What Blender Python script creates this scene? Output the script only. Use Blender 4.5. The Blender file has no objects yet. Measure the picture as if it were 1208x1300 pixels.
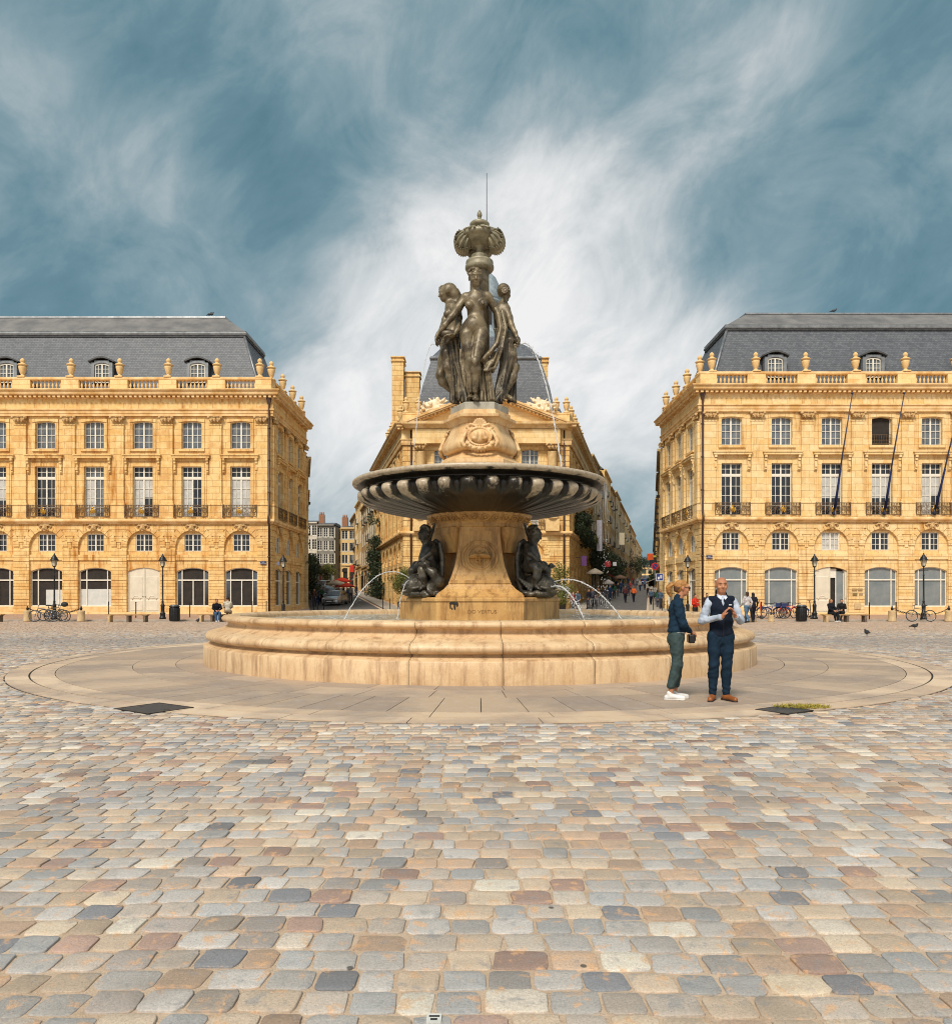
import bpy, bmesh, math, random
import numpy as np
from mathutils import Vector, Matrix
random.seed(7); RNG = np.random.default_rng(7)
SC = bpy.context.scene
COL = SC.collection
PI = math.pi; rad = math.radians
# camera: level, at 1.49 m, focal 945 px on a 1208 px wide picture, horizon at 757 of 1300
F, EYE, HY, CXP = 945.0, 1.49, 757.0, 604.0
def W(px, py, Y):
    return Vector(((px-CXP)*Y/F, Y, EYE+(HY-py)*Y/F))

# ------------------------------------------------------------------ objects
def tag(o, label=None, cat=None, group=None, kind=None):
    if label: o["label"] = label
    if cat: o["category"] = cat
    if group: o["group"] = group
    if kind: o["kind"] = kind
    return o
def empty(name, loc=(0,0,0), rz=0, label=None, cat=None, group=None):
    o = bpy.data.objects.new(name, None); COL.objects.link(o)
    o.location = loc; o.rotation_euler = (0,0,rz); o.empty_display_size = .2
    return tag(o, label, cat, group)
def link(name, me, parent=None, loc=None, rz=None, scale=None):
    o = bpy.data.objects.new(name, me); COL.objects.link(o)
    if parent is not None: o.parent = parent
    if loc is not None: o.location = loc
    if rz is not None: o.rotation_euler = (0,0,rz)
    if scale is not None: o.scale = scale if hasattr(scale,'__len__') else (scale,)*3
    return o
def kids(o): return [c for c in bpy.data.objects if c.parent == o]
def copy_tree(o, parent=None):
    c = o.copy(); COL.objects.link(c); c.parent = parent
    for ch in kids(o): copy_tree(ch, c)
    return c
def np_mesh(name, V, Fq, mats, smooth=False, col=None):
    """V (n,3), Fq (m,k) same-size faces"""
    me = bpy.data.meshes.new(name)
    V = np.asarray(V, np.float32); Fq = np.asarray(Fq, np.int32)
    k = Fq.shape[1]; m = Fq.shape[0]
    me.vertices.add(len(V)); me.vertices.foreach_set('co', V.ravel())
    me.loops.add(m*k); me.loops.foreach_set('vertex_index', Fq.ravel())
    me.polygons.add(m)
    me.polygons.foreach_set('loop_start', np.arange(0, m*k, k, dtype=np.int32))
    me.polygons.foreach_set('loop_total', np.full(m, k, np.int32))
    me.polygons.foreach_set('use_smooth', np.full(m, smooth, bool))
    for mt in (mats if isinstance(mats, (list,tuple)) else [mats]): me.materials.append(mt)
    if col is not None:
        a = me.color_attributes.new('tint', 'FLOAT_COLOR', 'POINT')
        c4 = np.ones((len(V),4), np.float32); c4[:, :col.shape[1]] = col
        a.data.foreach_set('color', c4.ravel())
    me.update(calc_edges=True); me.validate()
    return me

class MB:
    """collects boxes, prisms, lathes and tubes for ONE mesh"""
    def __init__(s): s.v = []; s.f = []; s.sm = []; s.mi = []; s.M = Matrix.Identity(4); s.m = 0
    def add(s, vs, fs, smooth=False):
        n = len(s.v)
        s.v += [tuple(s.M @ Vector(p)) for p in vs]
        s.f += [tuple(n+i for i in f) for f in fs]
        s.sm += [smooth]*len(fs); s.mi += [s.m]*len(fs)
        return s
    def box(s, x0, x1, y0, y1, z0, z1):
        return s.add([(x0,y0,z0),(x1,y0,z0),(x1,y1,z0),(x0,y1,z0),(x0,y0,z1),(x1,y0,z1),(x1,y1,z1),(x0,y1,z1)],
            [(0,3,2,1),(4,5,6,7),(0,1,5,4),(1,2,6,5),(2,3,7,6),(3,0,4,7)])
    def bbox(s, x0, x1, y0, y1, z0, z1, b=.02):
        """box with chamfered front/top edges"""
        return s.loft([[(x0+b,y0,z0),(x1-b,y0,z0),(x1,y0+b,z0),(x1,y1,z0),(x0,y1,z0),(x0,y0+b,z0)],
                       [(x0+b,y0,z1-b),(x1-b,y0,z1-b),(x1,y0+b,z1-b),(x1,y1,z1-b),(x0,y1,z1-b),(x0,y0+b,z1-b)],
                       [(x0+b,y0+b,z1),(x1-b,y0+b,z1),(x1-b,y0+b*1.2,z1),(x1-b,y1,z1),(x0+b,y1,z1),(x0+b,y0+b*1.2,z1)]])
    def loft(s, rings, smooth=False, cap=True, closed=True):
        n = len(rings[0]); vs = [p for r in rings for p in r]; fs = []
        for i in range(len(rings)-1):
            for j in range(n if closed else n-1):
                k = (j+1) % n
                fs.append((i*n+j, i*n+k, (i+1)*n+k, (i+1)*n+j))
        if cap:
            fs.append(tuple(reversed(range(n)))); fs.append(tuple(range((len(rings)-1)*n, len(rings)*n)))
        return s.add(vs, fs, smooth)
    def prism(s, pts, y0, y1):
        """polygon in (x,z) extruded along y"""
        return s.loft([[(x,y0,z) for x,z in pts],[(x,y1,z) for x,z in pts]])
    def prismz(s, pts, z0, z1):
        return s.loft([[(x,y,z0) for x,y in pts],[(x,y,z1) for x,y in pts]])
    def lathe(s, prof, n=24, c=(0,0,0), smooth=True, fn=None, cap=True, a0=0):
        rings = []
        for i,(r,z) in enumerate(prof):
            ring = []
            for j in range(n):
                a = a0+2*PI*j/n; rr = fn(r, z, a) if fn else r
                ring.append((c[0]+rr*math.cos(a), c[1]+rr*math.sin(a), c[2]+z))
            rings.append(ring)
        return s.loft(rings, smooth, cap)
    def tube(s, pts, r, n=8, smooth=True, cap=True):
        pts = [Vector(p) for p in pts]; rs = r if hasattr(r,'__len__') else [r]*len(pts)
        rings = []; up = None
        for i,p in enumerate(pts):
            t = (pts[min(i+1,len(pts)-1)]-pts[max(i-1,0)]).normalized()
            if up is None: up = t.orthogonal().normalized()
            up = (up - t*up.dot(t)); up = up.normalized() if up.length > 1e-6 else t.orthogonal().normalized()
            b = t.cross(up)
            rings.append([tuple(p+(up*math.cos(2*PI*j/n)+b*math.sin(2*PI*j/n))*rs[i]) for j in range(n)])
        return s.loft(rings, smooth, cap)
    def sphere(s, c, r, n=10, m=7):
        rr = r if hasattr(r,'__len__') else (r,r,r); rings = []
        for i in range(1,m):
            a = PI*i/m
            rings.append([(c[0]+rr[0]*math.sin(a)*math.cos(2*PI*j/n), c[1]+rr[1]*math.sin(a)*math.sin(2*PI*j/n), c[2]-rr[2]*math.cos(a)) for j in range(n)])
        s.loft(rings, True, False)
        b = len(s.v)-n*(m-1)
        s.v += [tuple(s.M @ Vector((c[0],c[1],c[2]-rr[2]))), tuple(s.M @ Vector((c[0],c[1],c[2]+rr[2])))]
        lo, hi = len(s.v)-2, len(s.v)-1; t = b+n*(m-2)
        for j in range(n):
            s.f.append((lo, b+(j+1)%n, b+j)); s.f.append((hi, t+j, t+(j+1)%n)); s.sm += [True]*2; s.mi += [s.m]*2
        return s
    def torus(s, c, R, r, n=24, k=8, axis='z', arc=2*PI, a0=0):
        pts = []
        m = n if arc >= 2*PI-1e-6 else n+1
        rings = []
        for i in range(m):
            a = a0+arc*i/n; ring = []
            for j in range(k):
                b = 2*PI*j/k; q = R+r*math.cos(b); h = r*math.sin(b)
                p = {'z':(q*math.cos(a),q*math.sin(a),h),'y':(q*math.cos(a),h,q*math.sin(a)),'x':(h,q*math.cos(a),q*math.sin(a))}[axis]
                ring.append((c[0]+p[0],c[1]+p[1],c[2]+p[2]))
            rings.append(ring)
        if arc >= 2*PI-1e-6: rings.append(rings[0])
        return s.loft(rings, True, arc < 2*PI-1e-6)
    def sweep(s, prof, path, closed=False, side=1):
        """profile [(out,z)] swept along plan path [(x,y)] with mitred corners; out is to the right of the path * side"""
        n = len(path); rings = []
        for i,p in enumerate(path):
            def nrm(a,b):
                d = Vector((b[0]-a[0], b[1]-a[1])).normalized(); return Vector((d.y,-d.x))*side
            a = path[i-1] if (i>0 or closed) else None; b = path[(i+1)%n] if (i<n-1 or closed) else None
            if a is None: m = nrm(p,b)
            elif b is None: m = nrm(a,p)
            else:
                n1, n2 = nrm(a,p), nrm(p,b); m = (n1+n2); m = m/(m.dot(n1))
            rings.append([(p[0]+m.x*o, p[1]+m.y*o, z) for o,z in prof])
        if closed: rings.append(rings[0])
        return s.loft(rings, False, not closed)
    def mesh(s, name, mats, recalc=True, weld=True):
        me = bpy.data.meshes.new(name); me.from_pydata(s.v, [], s.f)
        for mt in (mats if isinstance(mats,(list,tuple)) else [mats]): me.materials.append(mt)
        me.polygons.foreach_set('use_smooth', s.sm); me.polygons.foreach_set('material_index', s.mi)
        if recalc:
            bm = bmesh.new(); bm.from_mesh(me)
            if weld: bmesh.ops.remove_doubles(bm, verts=bm.verts, dist=1e-5)
            bmesh.ops.recalc_face_normals(bm, faces=bm.faces); bm.to_mesh(me); bm.free()
        me.update(); return me
    def build(s, name, mats, parent=None, **kw):
        return link(name, s.mesh(name, mats), parent, **kw)

# ------------------------------------------------------------------ smooth-union solids, meshed with surface nets
class Solid:
    def __init__(s, h): s.h = h; s.p = []
    def _q(s, fn, lo, hi, k, op='u'): s.p.append((fn, np.array(lo,float), np.array(hi,float), k, op)); return s
    def cap(s, a, b, ra, rb=None, k=None, op='u'):
        rb = ra if rb is None else rb; k = k if k is not None else min(ra,rb)*.6
        a = np.array(a,float); b = np.array(b,float); R = max(ra,rb)
        ab = b-a; L = float(ab@ab)+1e-12
        def fn(x,y,z):
            px,py,pz = x-a[0], y-a[1], z-a[2]
            t = np.clip((px*ab[0]+py*ab[1]+pz*ab[2])/L, 0, 1)
            return np.sqrt((px-t*ab[0])**2+(py-t*ab[1])**2+(pz-t*ab[2])**2)-(ra+(rb-ra)*t)
        return s._q(fn, np.minimum(a,b)-R, np.maximum(a,b)+R, k, op)
    def chain(s, pts, rs, k=None):
        for i in range(len(pts)-1): s.cap(pts[i], pts[i+1], rs[i], rs[i+1], k)
        return s
    def ell(s, c, r, rot=None, k=None, op='u'):
        c = np.array(c,float); r = np.array(r if hasattr(r,'__len__') else (r,r,r),float); k = k if k is not None else r.min()*.5
        R = np.array(rot.to_3x3() if rot is not None else Matrix.Identity(3))
        def fn(x,y,z):
            x,y,z = x-c[0], y-c[1], z-c[2]
            if rot is not None: x,y,z = (R[0,0]*x+R[1,0]*y+R[2,0]*z, R[0,1]*x+R[1,1]*y+R[2,1]*z, R[0,2]*x+R[1,2]*y+R[2,2]*z)
            k0 = np.sqrt((x/r[0])**2+(y/r[1])**2+(z/r[2])**2); k1 = np.sqrt((x/r[0]**2)**2+(y/r[1]**2)**2+(z/r[2]**2)**2)
            return k0*(k0-1)/(k1+1e-6)
        m = r if rot is None else np.full(3, r.max())
        return s._q(fn, c-m, c+m, k, op)
    def rbox(s, c, r, e=.02, rot=None, k=.01, op='u'):
        c = np.array(c,float); r = np.array(r,float)
        R = np.array(rot.to_3x3() if rot is not None else Matrix.Identity(3))
        def fn(x,y,z):
            x,y,z = x-c[0], y-c[1], z-c[2]
            if rot is not None: x,y,z = (R[0,0]*x+R[1,0]*y+R[2,0]*z, R[0,1]*x+R[1,1]*y+R[2,1]*z, R[0,2]*x+R[1,2]*y+R[2,2]*z)
            qx,qy,qz = np.abs(x)-r[0]+e, np.abs(y)-r[1]+e, np.abs(z)-r[2]+e
            return np.sqrt(np.maximum(qx,0)**2+np.maximum(qy,0)**2+np.maximum(qz,0)**2)+np.minimum(np.maximum(qx,np.maximum(qy,qz)),0)-e
        m = r if rot is None else np.full(3, np.linalg.norm(r))
        return s._q(fn, c-m, c+m, k, op)
    def wrinkle(s, amp, fn):
        s.p.append((fn, None, None, amp, 'w')); return s
    def cut(s, n, d):
        """keep the side where n.p < d"""
        s.p.append((np.array(n,float), None, None, d, 'c')); return s
    def mesh(s, name, mats, smooth=True):
        h = s.h; B = [(lo-k,hi+k) for _,lo,hi,k,op in s.p if lo is not None and op == 'u']
        lo = np.min([b[0] for b in B],0)-3*h; hi = np.max([b[1] for b in B],0)+3*h
        n = np.ceil((hi-lo)/h).astype(int)+1
        D = np.full(n, 9., np.float32); ax = [ (lo[i]+h*np.arange(n[i])).astype(np.float32) for i in range(3)]
        for fn,a,b,k,op in s.p:
            if op == 'c':
                D = np.maximum(D, (fn[0]*ax[0][:,None,None]+fn[1]*ax[1][None,:,None]+fn[2]*ax[2][None,None,:])-k); continue
            if op == 'w':
                D = D + k*fn(ax[0][:,None,None], ax[1][None,:,None], ax[2][None,None,:]).astype(np.float32)*(np.abs(D)<.2); continue
            m = k+3*h; i0 = np.maximum(np.floor((a-m-lo)/h).astype(int),0); i1 = np.minimum(np.ceil((b+m-lo)/h).astype(int)+1, n)
            if (i1 <= i0).any(): continue
            sl = tuple(slice(i0[i],i1[i]) for i in range(3))
            d = fn(ax[0][sl[0]][:,None,None], ax[1][sl[1]][None,:,None], ax[2][sl[2]][None,None,:]).astype(np.float32)
            E = D[sl]
            if op == 'u':
                hh = np.maximum(k-np.abs(d-E),0)/max(k,1e-6); D[sl] = np.minimum(d,E)-hh*hh*k*.25
            else:
                d = -d; hh = np.maximum(k-np.abs(d-E),0)/max(k,1e-6); D[sl] = np.maximum(d,E)+hh*hh*k*.25
        V, Q = surface_nets(D, lo, h)
        return np_mesh(name, V, Q, mats, smooth)
    def build(s, name, mats, parent=None, **kw): return link(name, s.mesh(name, mats), parent, **kw)
def surface_nets(D, lo, h):
    S = D < 0; c = np.zeros(tuple(np.array(D.shape)-1), np.int8)
    C = [(a,b,d) for a in (0,1) for b in (0,1) for d in (0,1)]
    for a,b,d in C: c += S[a:D.shape[0]-1+a, b:D.shape[1]-1+b, d:D.shape[2]-1+d]
    act = (c > 0) & (c < 8); I,J,K = np.nonzero(act)
    idx = np.full(c.shape, -1, np.int32); idx[I,J,K] = np.arange(len(I))
    P = np.zeros((len(I),3), np.float32); N = np.zeros(len(I), np.float32)
    for a in C:
        for axn in range(3):
            if a[axn]: continue
            b = list(a); b[axn] = 1
            da = D[I+a[0],J+a[1],K+a[2]]; db = D[I+b[0],J+b[1],K+b[2]]
            m = (da < 0) != (db < 0); t = np.where(m, da/(da-db+1e-12), 0)
            q = np.array(a, np.float32)[None,:].repeat(len(I),0); q[:,axn] += t
            P += q*m[:,None]; N += m
    V = (P/N[:,None]+np.stack([I,J,K],1))*h+lo; Q = []
    for axn in range(3):
        sl0 = [slice(1,-1)]*3; sl1 = [slice(1,-1)]*3; sl0[axn] = slice(0,-1); sl1[axn] = slice(1,None)
        A = S[tuple(sl0)]; Bm = S[tuple(sl1)]; i = np.stack(np.nonzero(A != Bm),1)
        if not len(i): continue
        s = A[i[:,0],i[:,1],i[:,2]]
        o = np.ones(3,int); o[axn] = 0; i = i+o
        u, v = (axn+1)%3, (axn+2)%3
        def g(du,dv):
            j = i.copy(); j[:,u] -= du; j[:,v] -= dv; return idx[j[:,0],j[:,1],j[:,2]]
        q = np.stack([g(1,1),g(0,1),g(0,0),g(1,0)],1); q[~s] = q[~s][:,::-1]; Q.append(q)
    Q = np.concatenate(Q) if Q else np.zeros((0,4),int)
    return V, Q[(Q>=0).all(1)]

# ------------------------------------------------------------------ materials
class NT:
    def __init__(s, nt): s.t = nt; s.n = nt.nodes; s.l = nt.links; s.n.clear()
    def __call__(s, typ, **kw):
        nd = s.n.new(typ)
        for k,v in kw.items():
            if k.startswith('i_'):
                key = k[2:]; key = int(key) if key.isdigit() else key.replace('_',' ')
                sock = nd.inputs[key]
                if isinstance(v, bpy.types.NodeSocket): s.l.new(v, sock)
                else: sock.default_value = v
            else: setattr(nd, k, v)
        return nd
    def mix(s, a, b, f, mode='MIX'):
        nd = s.n.new('ShaderNodeMix'); nd.data_type = 'RGBA'; nd.blend_type = mode
        for sock,v in ((nd.inputs[6],a),(nd.inputs[7],b),(nd.inputs[0],f)):
            if isinstance(v, bpy.types.NodeSocket): s.l.new(v, sock)
            else: sock.default_value = (tuple(v)+(1,))[:4] if hasattr(v,'__len__') else v
        return nd.outputs[2]
    def math(s, op, a, b=0., c=0.):
        nd = s.n.new('ShaderNodeMath'); nd.operation = op
        for i,v in enumerate((a,b,c)):
            if isinstance(v, bpy.types.NodeSocket): s.l.new(v, nd.inputs[i])
            else: nd.inputs[i].default_value = v
        return nd.outputs[0]
    def ramp(s, f, *stops):
        nd = s.n.new('ShaderNodeValToRGB'); r = nd.color_ramp
        while len(r.elements) < len(stops): r.elements.new(.5)
        for e,(p,c) in zip(r.elements, stops):
            e.position = p; e.color = (c,c,c,1) if not hasattr(c,'__len__') else (tuple(c)+(1,))[:4]
        s.l.new(f, nd.inputs[0]); return nd.outputs[0]
    def noise(s, vec, scale, detail=4, rough=.55, dist=0):
        nd = s('ShaderNodeTexNoise', i_Vector=vec, i_Scale=scale, i_Detail=detail, i_Roughness=rough, i_Distortion=dist)
        return nd.outputs['Fac']
def newmat(name):
    m = bpy.data.materials.new(name); m.use_nodes = True; return m, NT(m.node_tree)
def finish(t, col, rough=.7, metal=0., bump=None, bs=.2, bd=.02, spec=.5, **kw):
    p = t('ShaderNodeBsdfPrincipled', i_Roughness=rough, i_Metallic=metal)
    p.inputs['Specular IOR Level'].default_value = spec
    s = p.inputs['Base Color']
    if isinstance(col, bpy.types.NodeSocket): t.l.new(col, s)
    else: s.default_value = (tuple(col)+(1,))[:4]
    for k,v in kw.items():
        q = p.inputs[k.replace('_',' ')]
        if isinstance(v, bpy.types.NodeSocket): t.l.new(v, q)
        else: q.default_value = v
    if bump is not None:
        b = t('ShaderNodeBump', i_Height=bump, i_Strength=bs, i_Distance=bd); t.l.new(b.outputs[0], p.inputs['Normal'])
    t.l.new(p.outputs[0], t('ShaderNodeOutputMaterial').inputs[0]); return p
def M2(name, c1, c2=None, scale=3., rough=.7, metal=0., bump=0., spec=.5, det=5, bscale=None, **kw):
    """colour varying between c1 and c2 by noise"""
    m, t = newmat(name); tc = t('ShaderNodeTexCoord').outputs['Object']
    n = t.noise(tc, scale, det, .6)
    col = t.mix(c1, c2 or c1, t.ramp(n, (.35,0.),(.65,1.)))
    bn = t.noise(tc, bscale or scale*6, 4) if bump else None
    finish(t, col, rough, metal, bn, bump, .02, spec, **kw); return m
def stone_mat(name, ca, cb, cs, bw=1.15, bh=.5, joint=.55, stain=1., two=True, jw=.012, patch=.55):
    """ashlar limestone: blocks tinted one by one, rain stains and weathering"""
    m, t = newmat(name); tc = t('ShaderNodeTexCoord').outputs['Object']
    sx = t('ShaderNodeSeparateXYZ', i_Vector=tc)
    u = t.math('ADD', sx.outputs[0], sx.outputs[1])
    vec = t('ShaderNodeCombineXYZ', i_X=u, i_Y=sx.outputs[2]).outputs[0]
    br = t('ShaderNodeTexBrick', i_Vector=vec, i_Scale=1., i_Mortar_Size=jw, i_Mortar_Smooth=.3, i_Bias=0., i_Brick_Width=bw, i_Row_Height=bh,
           i_Color1=(0,0,0,1), i_Color2=(1,1,1,1), i_Mortar=(.5,.5,.5,1))
    blk = t('ShaderNodeSeparateColor', i_Color=br.outputs['Color']).outputs[0]
    n1 = t.noise(tc, .35, 6, .65); n2 = t.noise(tc, 2.6, 6, .7)
    col = t.mix(ca, cb, t.math('MULTIPLY', t.ramp(blk, (.1,0.),(.9,1.)), .62))
    col = t.mix(col, cb, t.ramp(n2, (.4,0.),(.7,.7)))
    mp = t('ShaderNodeMapping', i_Vector=tc); mp.inputs['Scale'].default_value = (2.2,2.2,.22)
    st = t.noise(mp.outputs[0], 1., 6, .7)
    f = t.math('MULTIPLY', t.ramp(st, (.5,0.),(.72,1.)), t.ramp(n1, (.38,0.),(.62,stain)))
    col = t.mix(col, cs, f)
    col = t.mix(col, tuple(c*.45 for c in cs), t.math('MULTIPLY', br.outputs['Fac'], joint))
    pt = t.math('MULTIPLY', t.ramp(blk, (.45,0.),(.75,1.)), t.ramp(t.noise(tc, .55, 5, .7, .4), (.46,0.),(.58,patch)))
    col = t.mix(col, tuple(c*1.25 for c in cs), pt)
    sp = t.noise(tc, 30, 3, .7)
    col = t.mix(col, (.9,.9,.9), t.ramp(sp,(.3,0.),(.9,.35)), 'OVERLAY')
    hgt = t.math('SUBTRACT', t.noise(tc, 9, 6, .75), br.outputs['Fac'])
    finish(t, col, .85, 0., hgt, .6, .035, .2); return m
MAT = {}
MAT['stone']  = stone_mat('golden_limestone', (.68,.385,.13), (.86,.62,.31), (.40,.165,.03), stain=1.7, jw=.014)
MAT['stone2'] = stone_mat('pale_limestone', (.77,.49,.21), (.86,.65,.36), (.44,.21,.05), stain=.7, jw=.008, bw=1.4, joint=.35)
MAT['stone3'] = stone_mat('sooty_limestone', (.48,.33,.15), (.60,.45,.24), (.16,.10,.05), stain=1.4)
MAT['stoneR'] = stone_mat('paler_golden_limestone', (.72,.435,.165), (.88,.67,.38), (.42,.20,.05), stain=1.15, jw=.013, patch=.35)
MAT['stone4'] = stone_mat('brown_limestone', (.40,.24,.10), (.56,.38,.18), (.13,.075,.03), stain=1.5)
MAT['trim']   = M2('dressed_stone_trim', (.86,.62,.33), (.62,.36,.13), 1.3, .85, bump=.2, spec=.2)
MAT['carve']  = M2('carved_stone', (.66,.46,.23), (.36,.20,.07), 5., .85, bump=.3, spec=.2)
MAT['urn']    = M2('urn_stone', (.78,.56,.28), (.66,.43,.19), 4., .8, bump=.2, spec=.2)
def slate(name, a, b):
    m, t = newmat(name); tc = t('ShaderNodeTexCoord').outputs['Object']; sx = t('ShaderNodeSeparateXYZ', i_Vector=tc)
    u = t.math('ADD', sx.outputs[0], t.math('MULTIPLY', sx.outputs[1], .8)); vec = t('ShaderNodeCombineXYZ', i_X=u, i_Y=sx.outputs[2]).outputs[0]
    br = t('ShaderNodeTexBrick', i_Vector=vec, i_Scale=1., i_Mortar_Size=.012, i_Brick_Width=.26, i_Row_Height=.16, i_Color1=(0,0,0,1), i_Color2=(1,1,1,1), i_Mortar=(0,0,0,1))
    n = t.noise(tc, .9, 6, .7)
    f = t.math('ADD', t.math('MULTIPLY', t('ShaderNodeSeparateColor', i_Color=br.outputs['Color']).outputs[0], .5), t.math('MULTIPLY', n, .6))
    col = t.mix(a, b, f); col = t.mix(col, (.03,.03,.035), t.math('MULTIPLY', br.outputs['Fac'], .6))
    finish(t, col, .55, 0., br.outputs['Fac'], .3, .02, .45); return m
MAT['slate']  = slate('slate', (.048,.056,.07), (.145,.155,.17))
MAT['zinc']   = M2('weathered_zinc', (.30,.31,.32), (.18,.19,.20), 2., .45, .6)
MAT['zinc_d'] = M2('dark_lead', (.05,.05,.055), (.09,.09,.09), 3., .5, .3)
MAT['dome']   = M2('lead_dome', (.22,.27,.30), (.36,.42,.45), 3., .5, .3)
MAT['frame']  = M2('cream_window_paint', (.80,.77,.68), (.70,.66,.56), 6., .5)
MAT['door']   = M2('cream_door_paint', (.72,.66,.53), (.63,.57,.45), 1.5, .5)
MAT['iron']   = M2('black_iron', (.012,.013,.014), (.025,.025,.025), 9., .42, .4)
MAT['ironb']  = M2('worn_balcony_iron', (.08,.05,.03), (.22,.13,.06), 6., .5, .3)
MAT['gold']   = M2('gilding', (.62,.35,.05), (.40,.20,.03), 9., .35, .8)
MAT['glass']  = M2('dark_window_glass', (.012,.014,.018), (.03,.033,.04), .8, .08, spec=.6)
MAT['glassb'] = M2('painted_sky_glass', (.07,.085,.10), (.20,.22,.24), 1.2, .1, spec=.6)  # bluish grey sky reflection put into the pane colour
MAT['glassg'] = M2('grey_screened_glass', (.15,.18,.19), (.24,.26,.26), .8, .18, spec=.5)
MAT['curtain']= M2('net_curtain', (.58,.57,.53), (.40,.40,.39), 2., .8)
MAT['board']  = M2('white_window_board', (.52,.54,.52), (.62,.62,.58), 2., .6)
MAT['dark']   = M2('dark_interior', (.012,.010,.008), (.03,.022,.016), 2., .8)
MAT['terra']  = M2('terracotta', (.36,.16,.08), (.24,.11,.06), 5., .85)
MAT['pipe']   = M2('rusty_downpipe', (.035,.018,.012), (.08,.03,.015), 5., .5)
MAT['asphalt']= M2('asphalt', (.085,.083,.08), (.13,.125,.12), 1.5, .85, bump=.3)
MAT['kerb']   = M2('kerb_stone', (.42,.37,.31), (.3,.26,.21), 3., .85)
# pedestrian pavement: warm pinkish slabs
def paving(name, a, b, bw, bh, j=.006):
    m, t = newmat(name); tc = t('ShaderNodeTexCoord').outputs['Object']
    br = t('ShaderNodeTexBrick', i_Vector=tc, i_Scale=1., i_Mortar_Size=j, i_Brick_Width=bw, i_Row_Height=bh, i_Color1=(0,0,0,1), i_Color2=(1,1,1,1), i_Mortar=(0,0,0,1))
    n = t.noise(tc, .8, 6, .7); v = t('ShaderNodeSeparateColor', i_Color=br.outputs['Color']).outputs[0]
    col = t.mix(a, b, t.math('ADD', t.math('MULTIPLY', v, .5), t.math('MULTIPLY', n, .5)))
    col = t.mix(col, tuple(c*.35 for c in a), br.outputs['Fac'])
    finish(t, col, .75, 0., t.noise(tc, 40, 3), .15, .01, .3); return m
MAT['pave'] = paving('pink_paving_slabs', (.36,.22,.15), (.50,.34,.24), .9, .45)
# setts: each stone carries its own tint
m, t = newmat('sett_stone'); tc = t('ShaderNodeTexCoord').outputs['Object']
at = t('ShaderNodeAttribute', attribute_name='tint').outputs['Color']
n1 = t.noise(tc, 9, 5, .65, .25); n2 = t.noise(tc, 90, 3, .75); n3 = t.noise(tc, 1.3, 6, .65)
c = t.mix(at, (.60,.34,.17), t.ramp(n1, (.565,0.),(.64,.62)))
c = t.mix(c, (.20,.215,.23), t.ramp(n1, (.34,.5),(.43,0.)))
c = t.mix(c, (.86,.86,.86), t.ramp(n2, (.34,0.),(.7,.6)), 'OVERLAY')
c = t.mix(c, (.05,.05,.05), t.ramp(t.noise(tc, 150, 2, .8), (.58,0.),(.72,.5)))
c = t.mix(c, (.20,.165,.13), t.ramp(n3, (.50,0.),(.70,.45)))
sk = t('ShaderNodeTexVoronoi', i_Vector=tc, i_Scale=3.1); c = t.mix(c, (.03,.03,.03), t.ramp(sk.outputs['Distance'], (.035,.8),(.05,0.)))
h = t.math('ADD', t.math('MULTIPLY', n1, 1.), t.math('MULTIPLY', n2, .7))
finish(t, c, .6, 0., h, .5, .012, .35); MAT['sett'] = m
m, t = newmat('sandy_joints'); tc = t('ShaderNodeTexCoord').outputs['Object']
c = t.mix((.50,.36,.25), (.66,.52,.39), t.ramp(t.noise(tc, 5, 6, .7), (.3,0.),(.7,1.)))
c = t.mix(c, (.20,.15,.10), t.ramp(t.noise(tc, 60, 3, .8), (.55,0.),(.75,.6)))
finish(t, c, .95, 0., t.noise(tc, 120, 3, .8), .8, .01, .1); MAT['joint'] = m
# ring slabs round the fountain
m, t = newmat('ring_slabs'); tc = t('ShaderNodeTexCoord').outputs['Object']
at = t('ShaderNodeAttribute', attribute_name='tint').outputs['Color']
n1 = t.noise(tc, .55, 6, .65, .5); n2 = t.noise(tc, 5, 5, .7)
c = t.mix(at, (.27,.22,.19), t.ramp(n1, (.42,0.),(.62,.8)))
c = t.mix(c, (.52,.50,.47), t.ramp(n2, (.5,0.),(.8,.4)))
c = t.mix(c, (.8,.8,.8), t.ramp(t.noise(tc, 70, 3, .7), (.35,0.),(.8,.3)), 'OVERLAY')
finish(t, c, t.ramp(n1, (.4,.68),(.6,.5)), 0., t.noise(tc, 50, 4, .7), .18, .01, .35); MAT['slab'] = m
# fountain stone
def fstone(name, a, b, s, wet=.5, rough=.5, sc=1.):
    m, t = newmat(name); tc = t('ShaderNodeTexCoord').outputs['Object']
    n = t.noise(tc, 1.6*sc, 7, .7, .8); n2 = t.noise(tc, 7*sc, 6, .7, .4)
    mp = t('ShaderNodeMapping', i_Vector=tc); mp.inputs['Scale'].default_value = (5*sc,5*sc,.6*sc)
    st = t.noise(mp.outputs[0], 1., 6, .75)
    c = t.mix(a, b, t.ramp(n, (.34,0.),(.66,1.)))
    c = t.mix(c, s, t.math('MULTIPLY', t.ramp(st, (.48,0.),(.7,1.)), wet))
    c = t.mix(c, tuple(x*.3 for x in s), t.ramp(n2, (.66,0.),(.78,.55)))
    c = t.mix(c, (.85,.85,.85), t.ramp(t.noise(tc, 45*sc, 3, .75), (.35,0.),(.8,.35)), 'OVERLAY')
    finish(t, c, rough, 0., t.math('ADD', n2, t.noise(tc, 60*sc, 3, .7)), .3, .012, .4); return m
MAT['basin'] = fstone('honey_marble', (.68,.48,.29), (.54,.35,.185), (.29,.175,.09), 1.0, .42)
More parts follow.
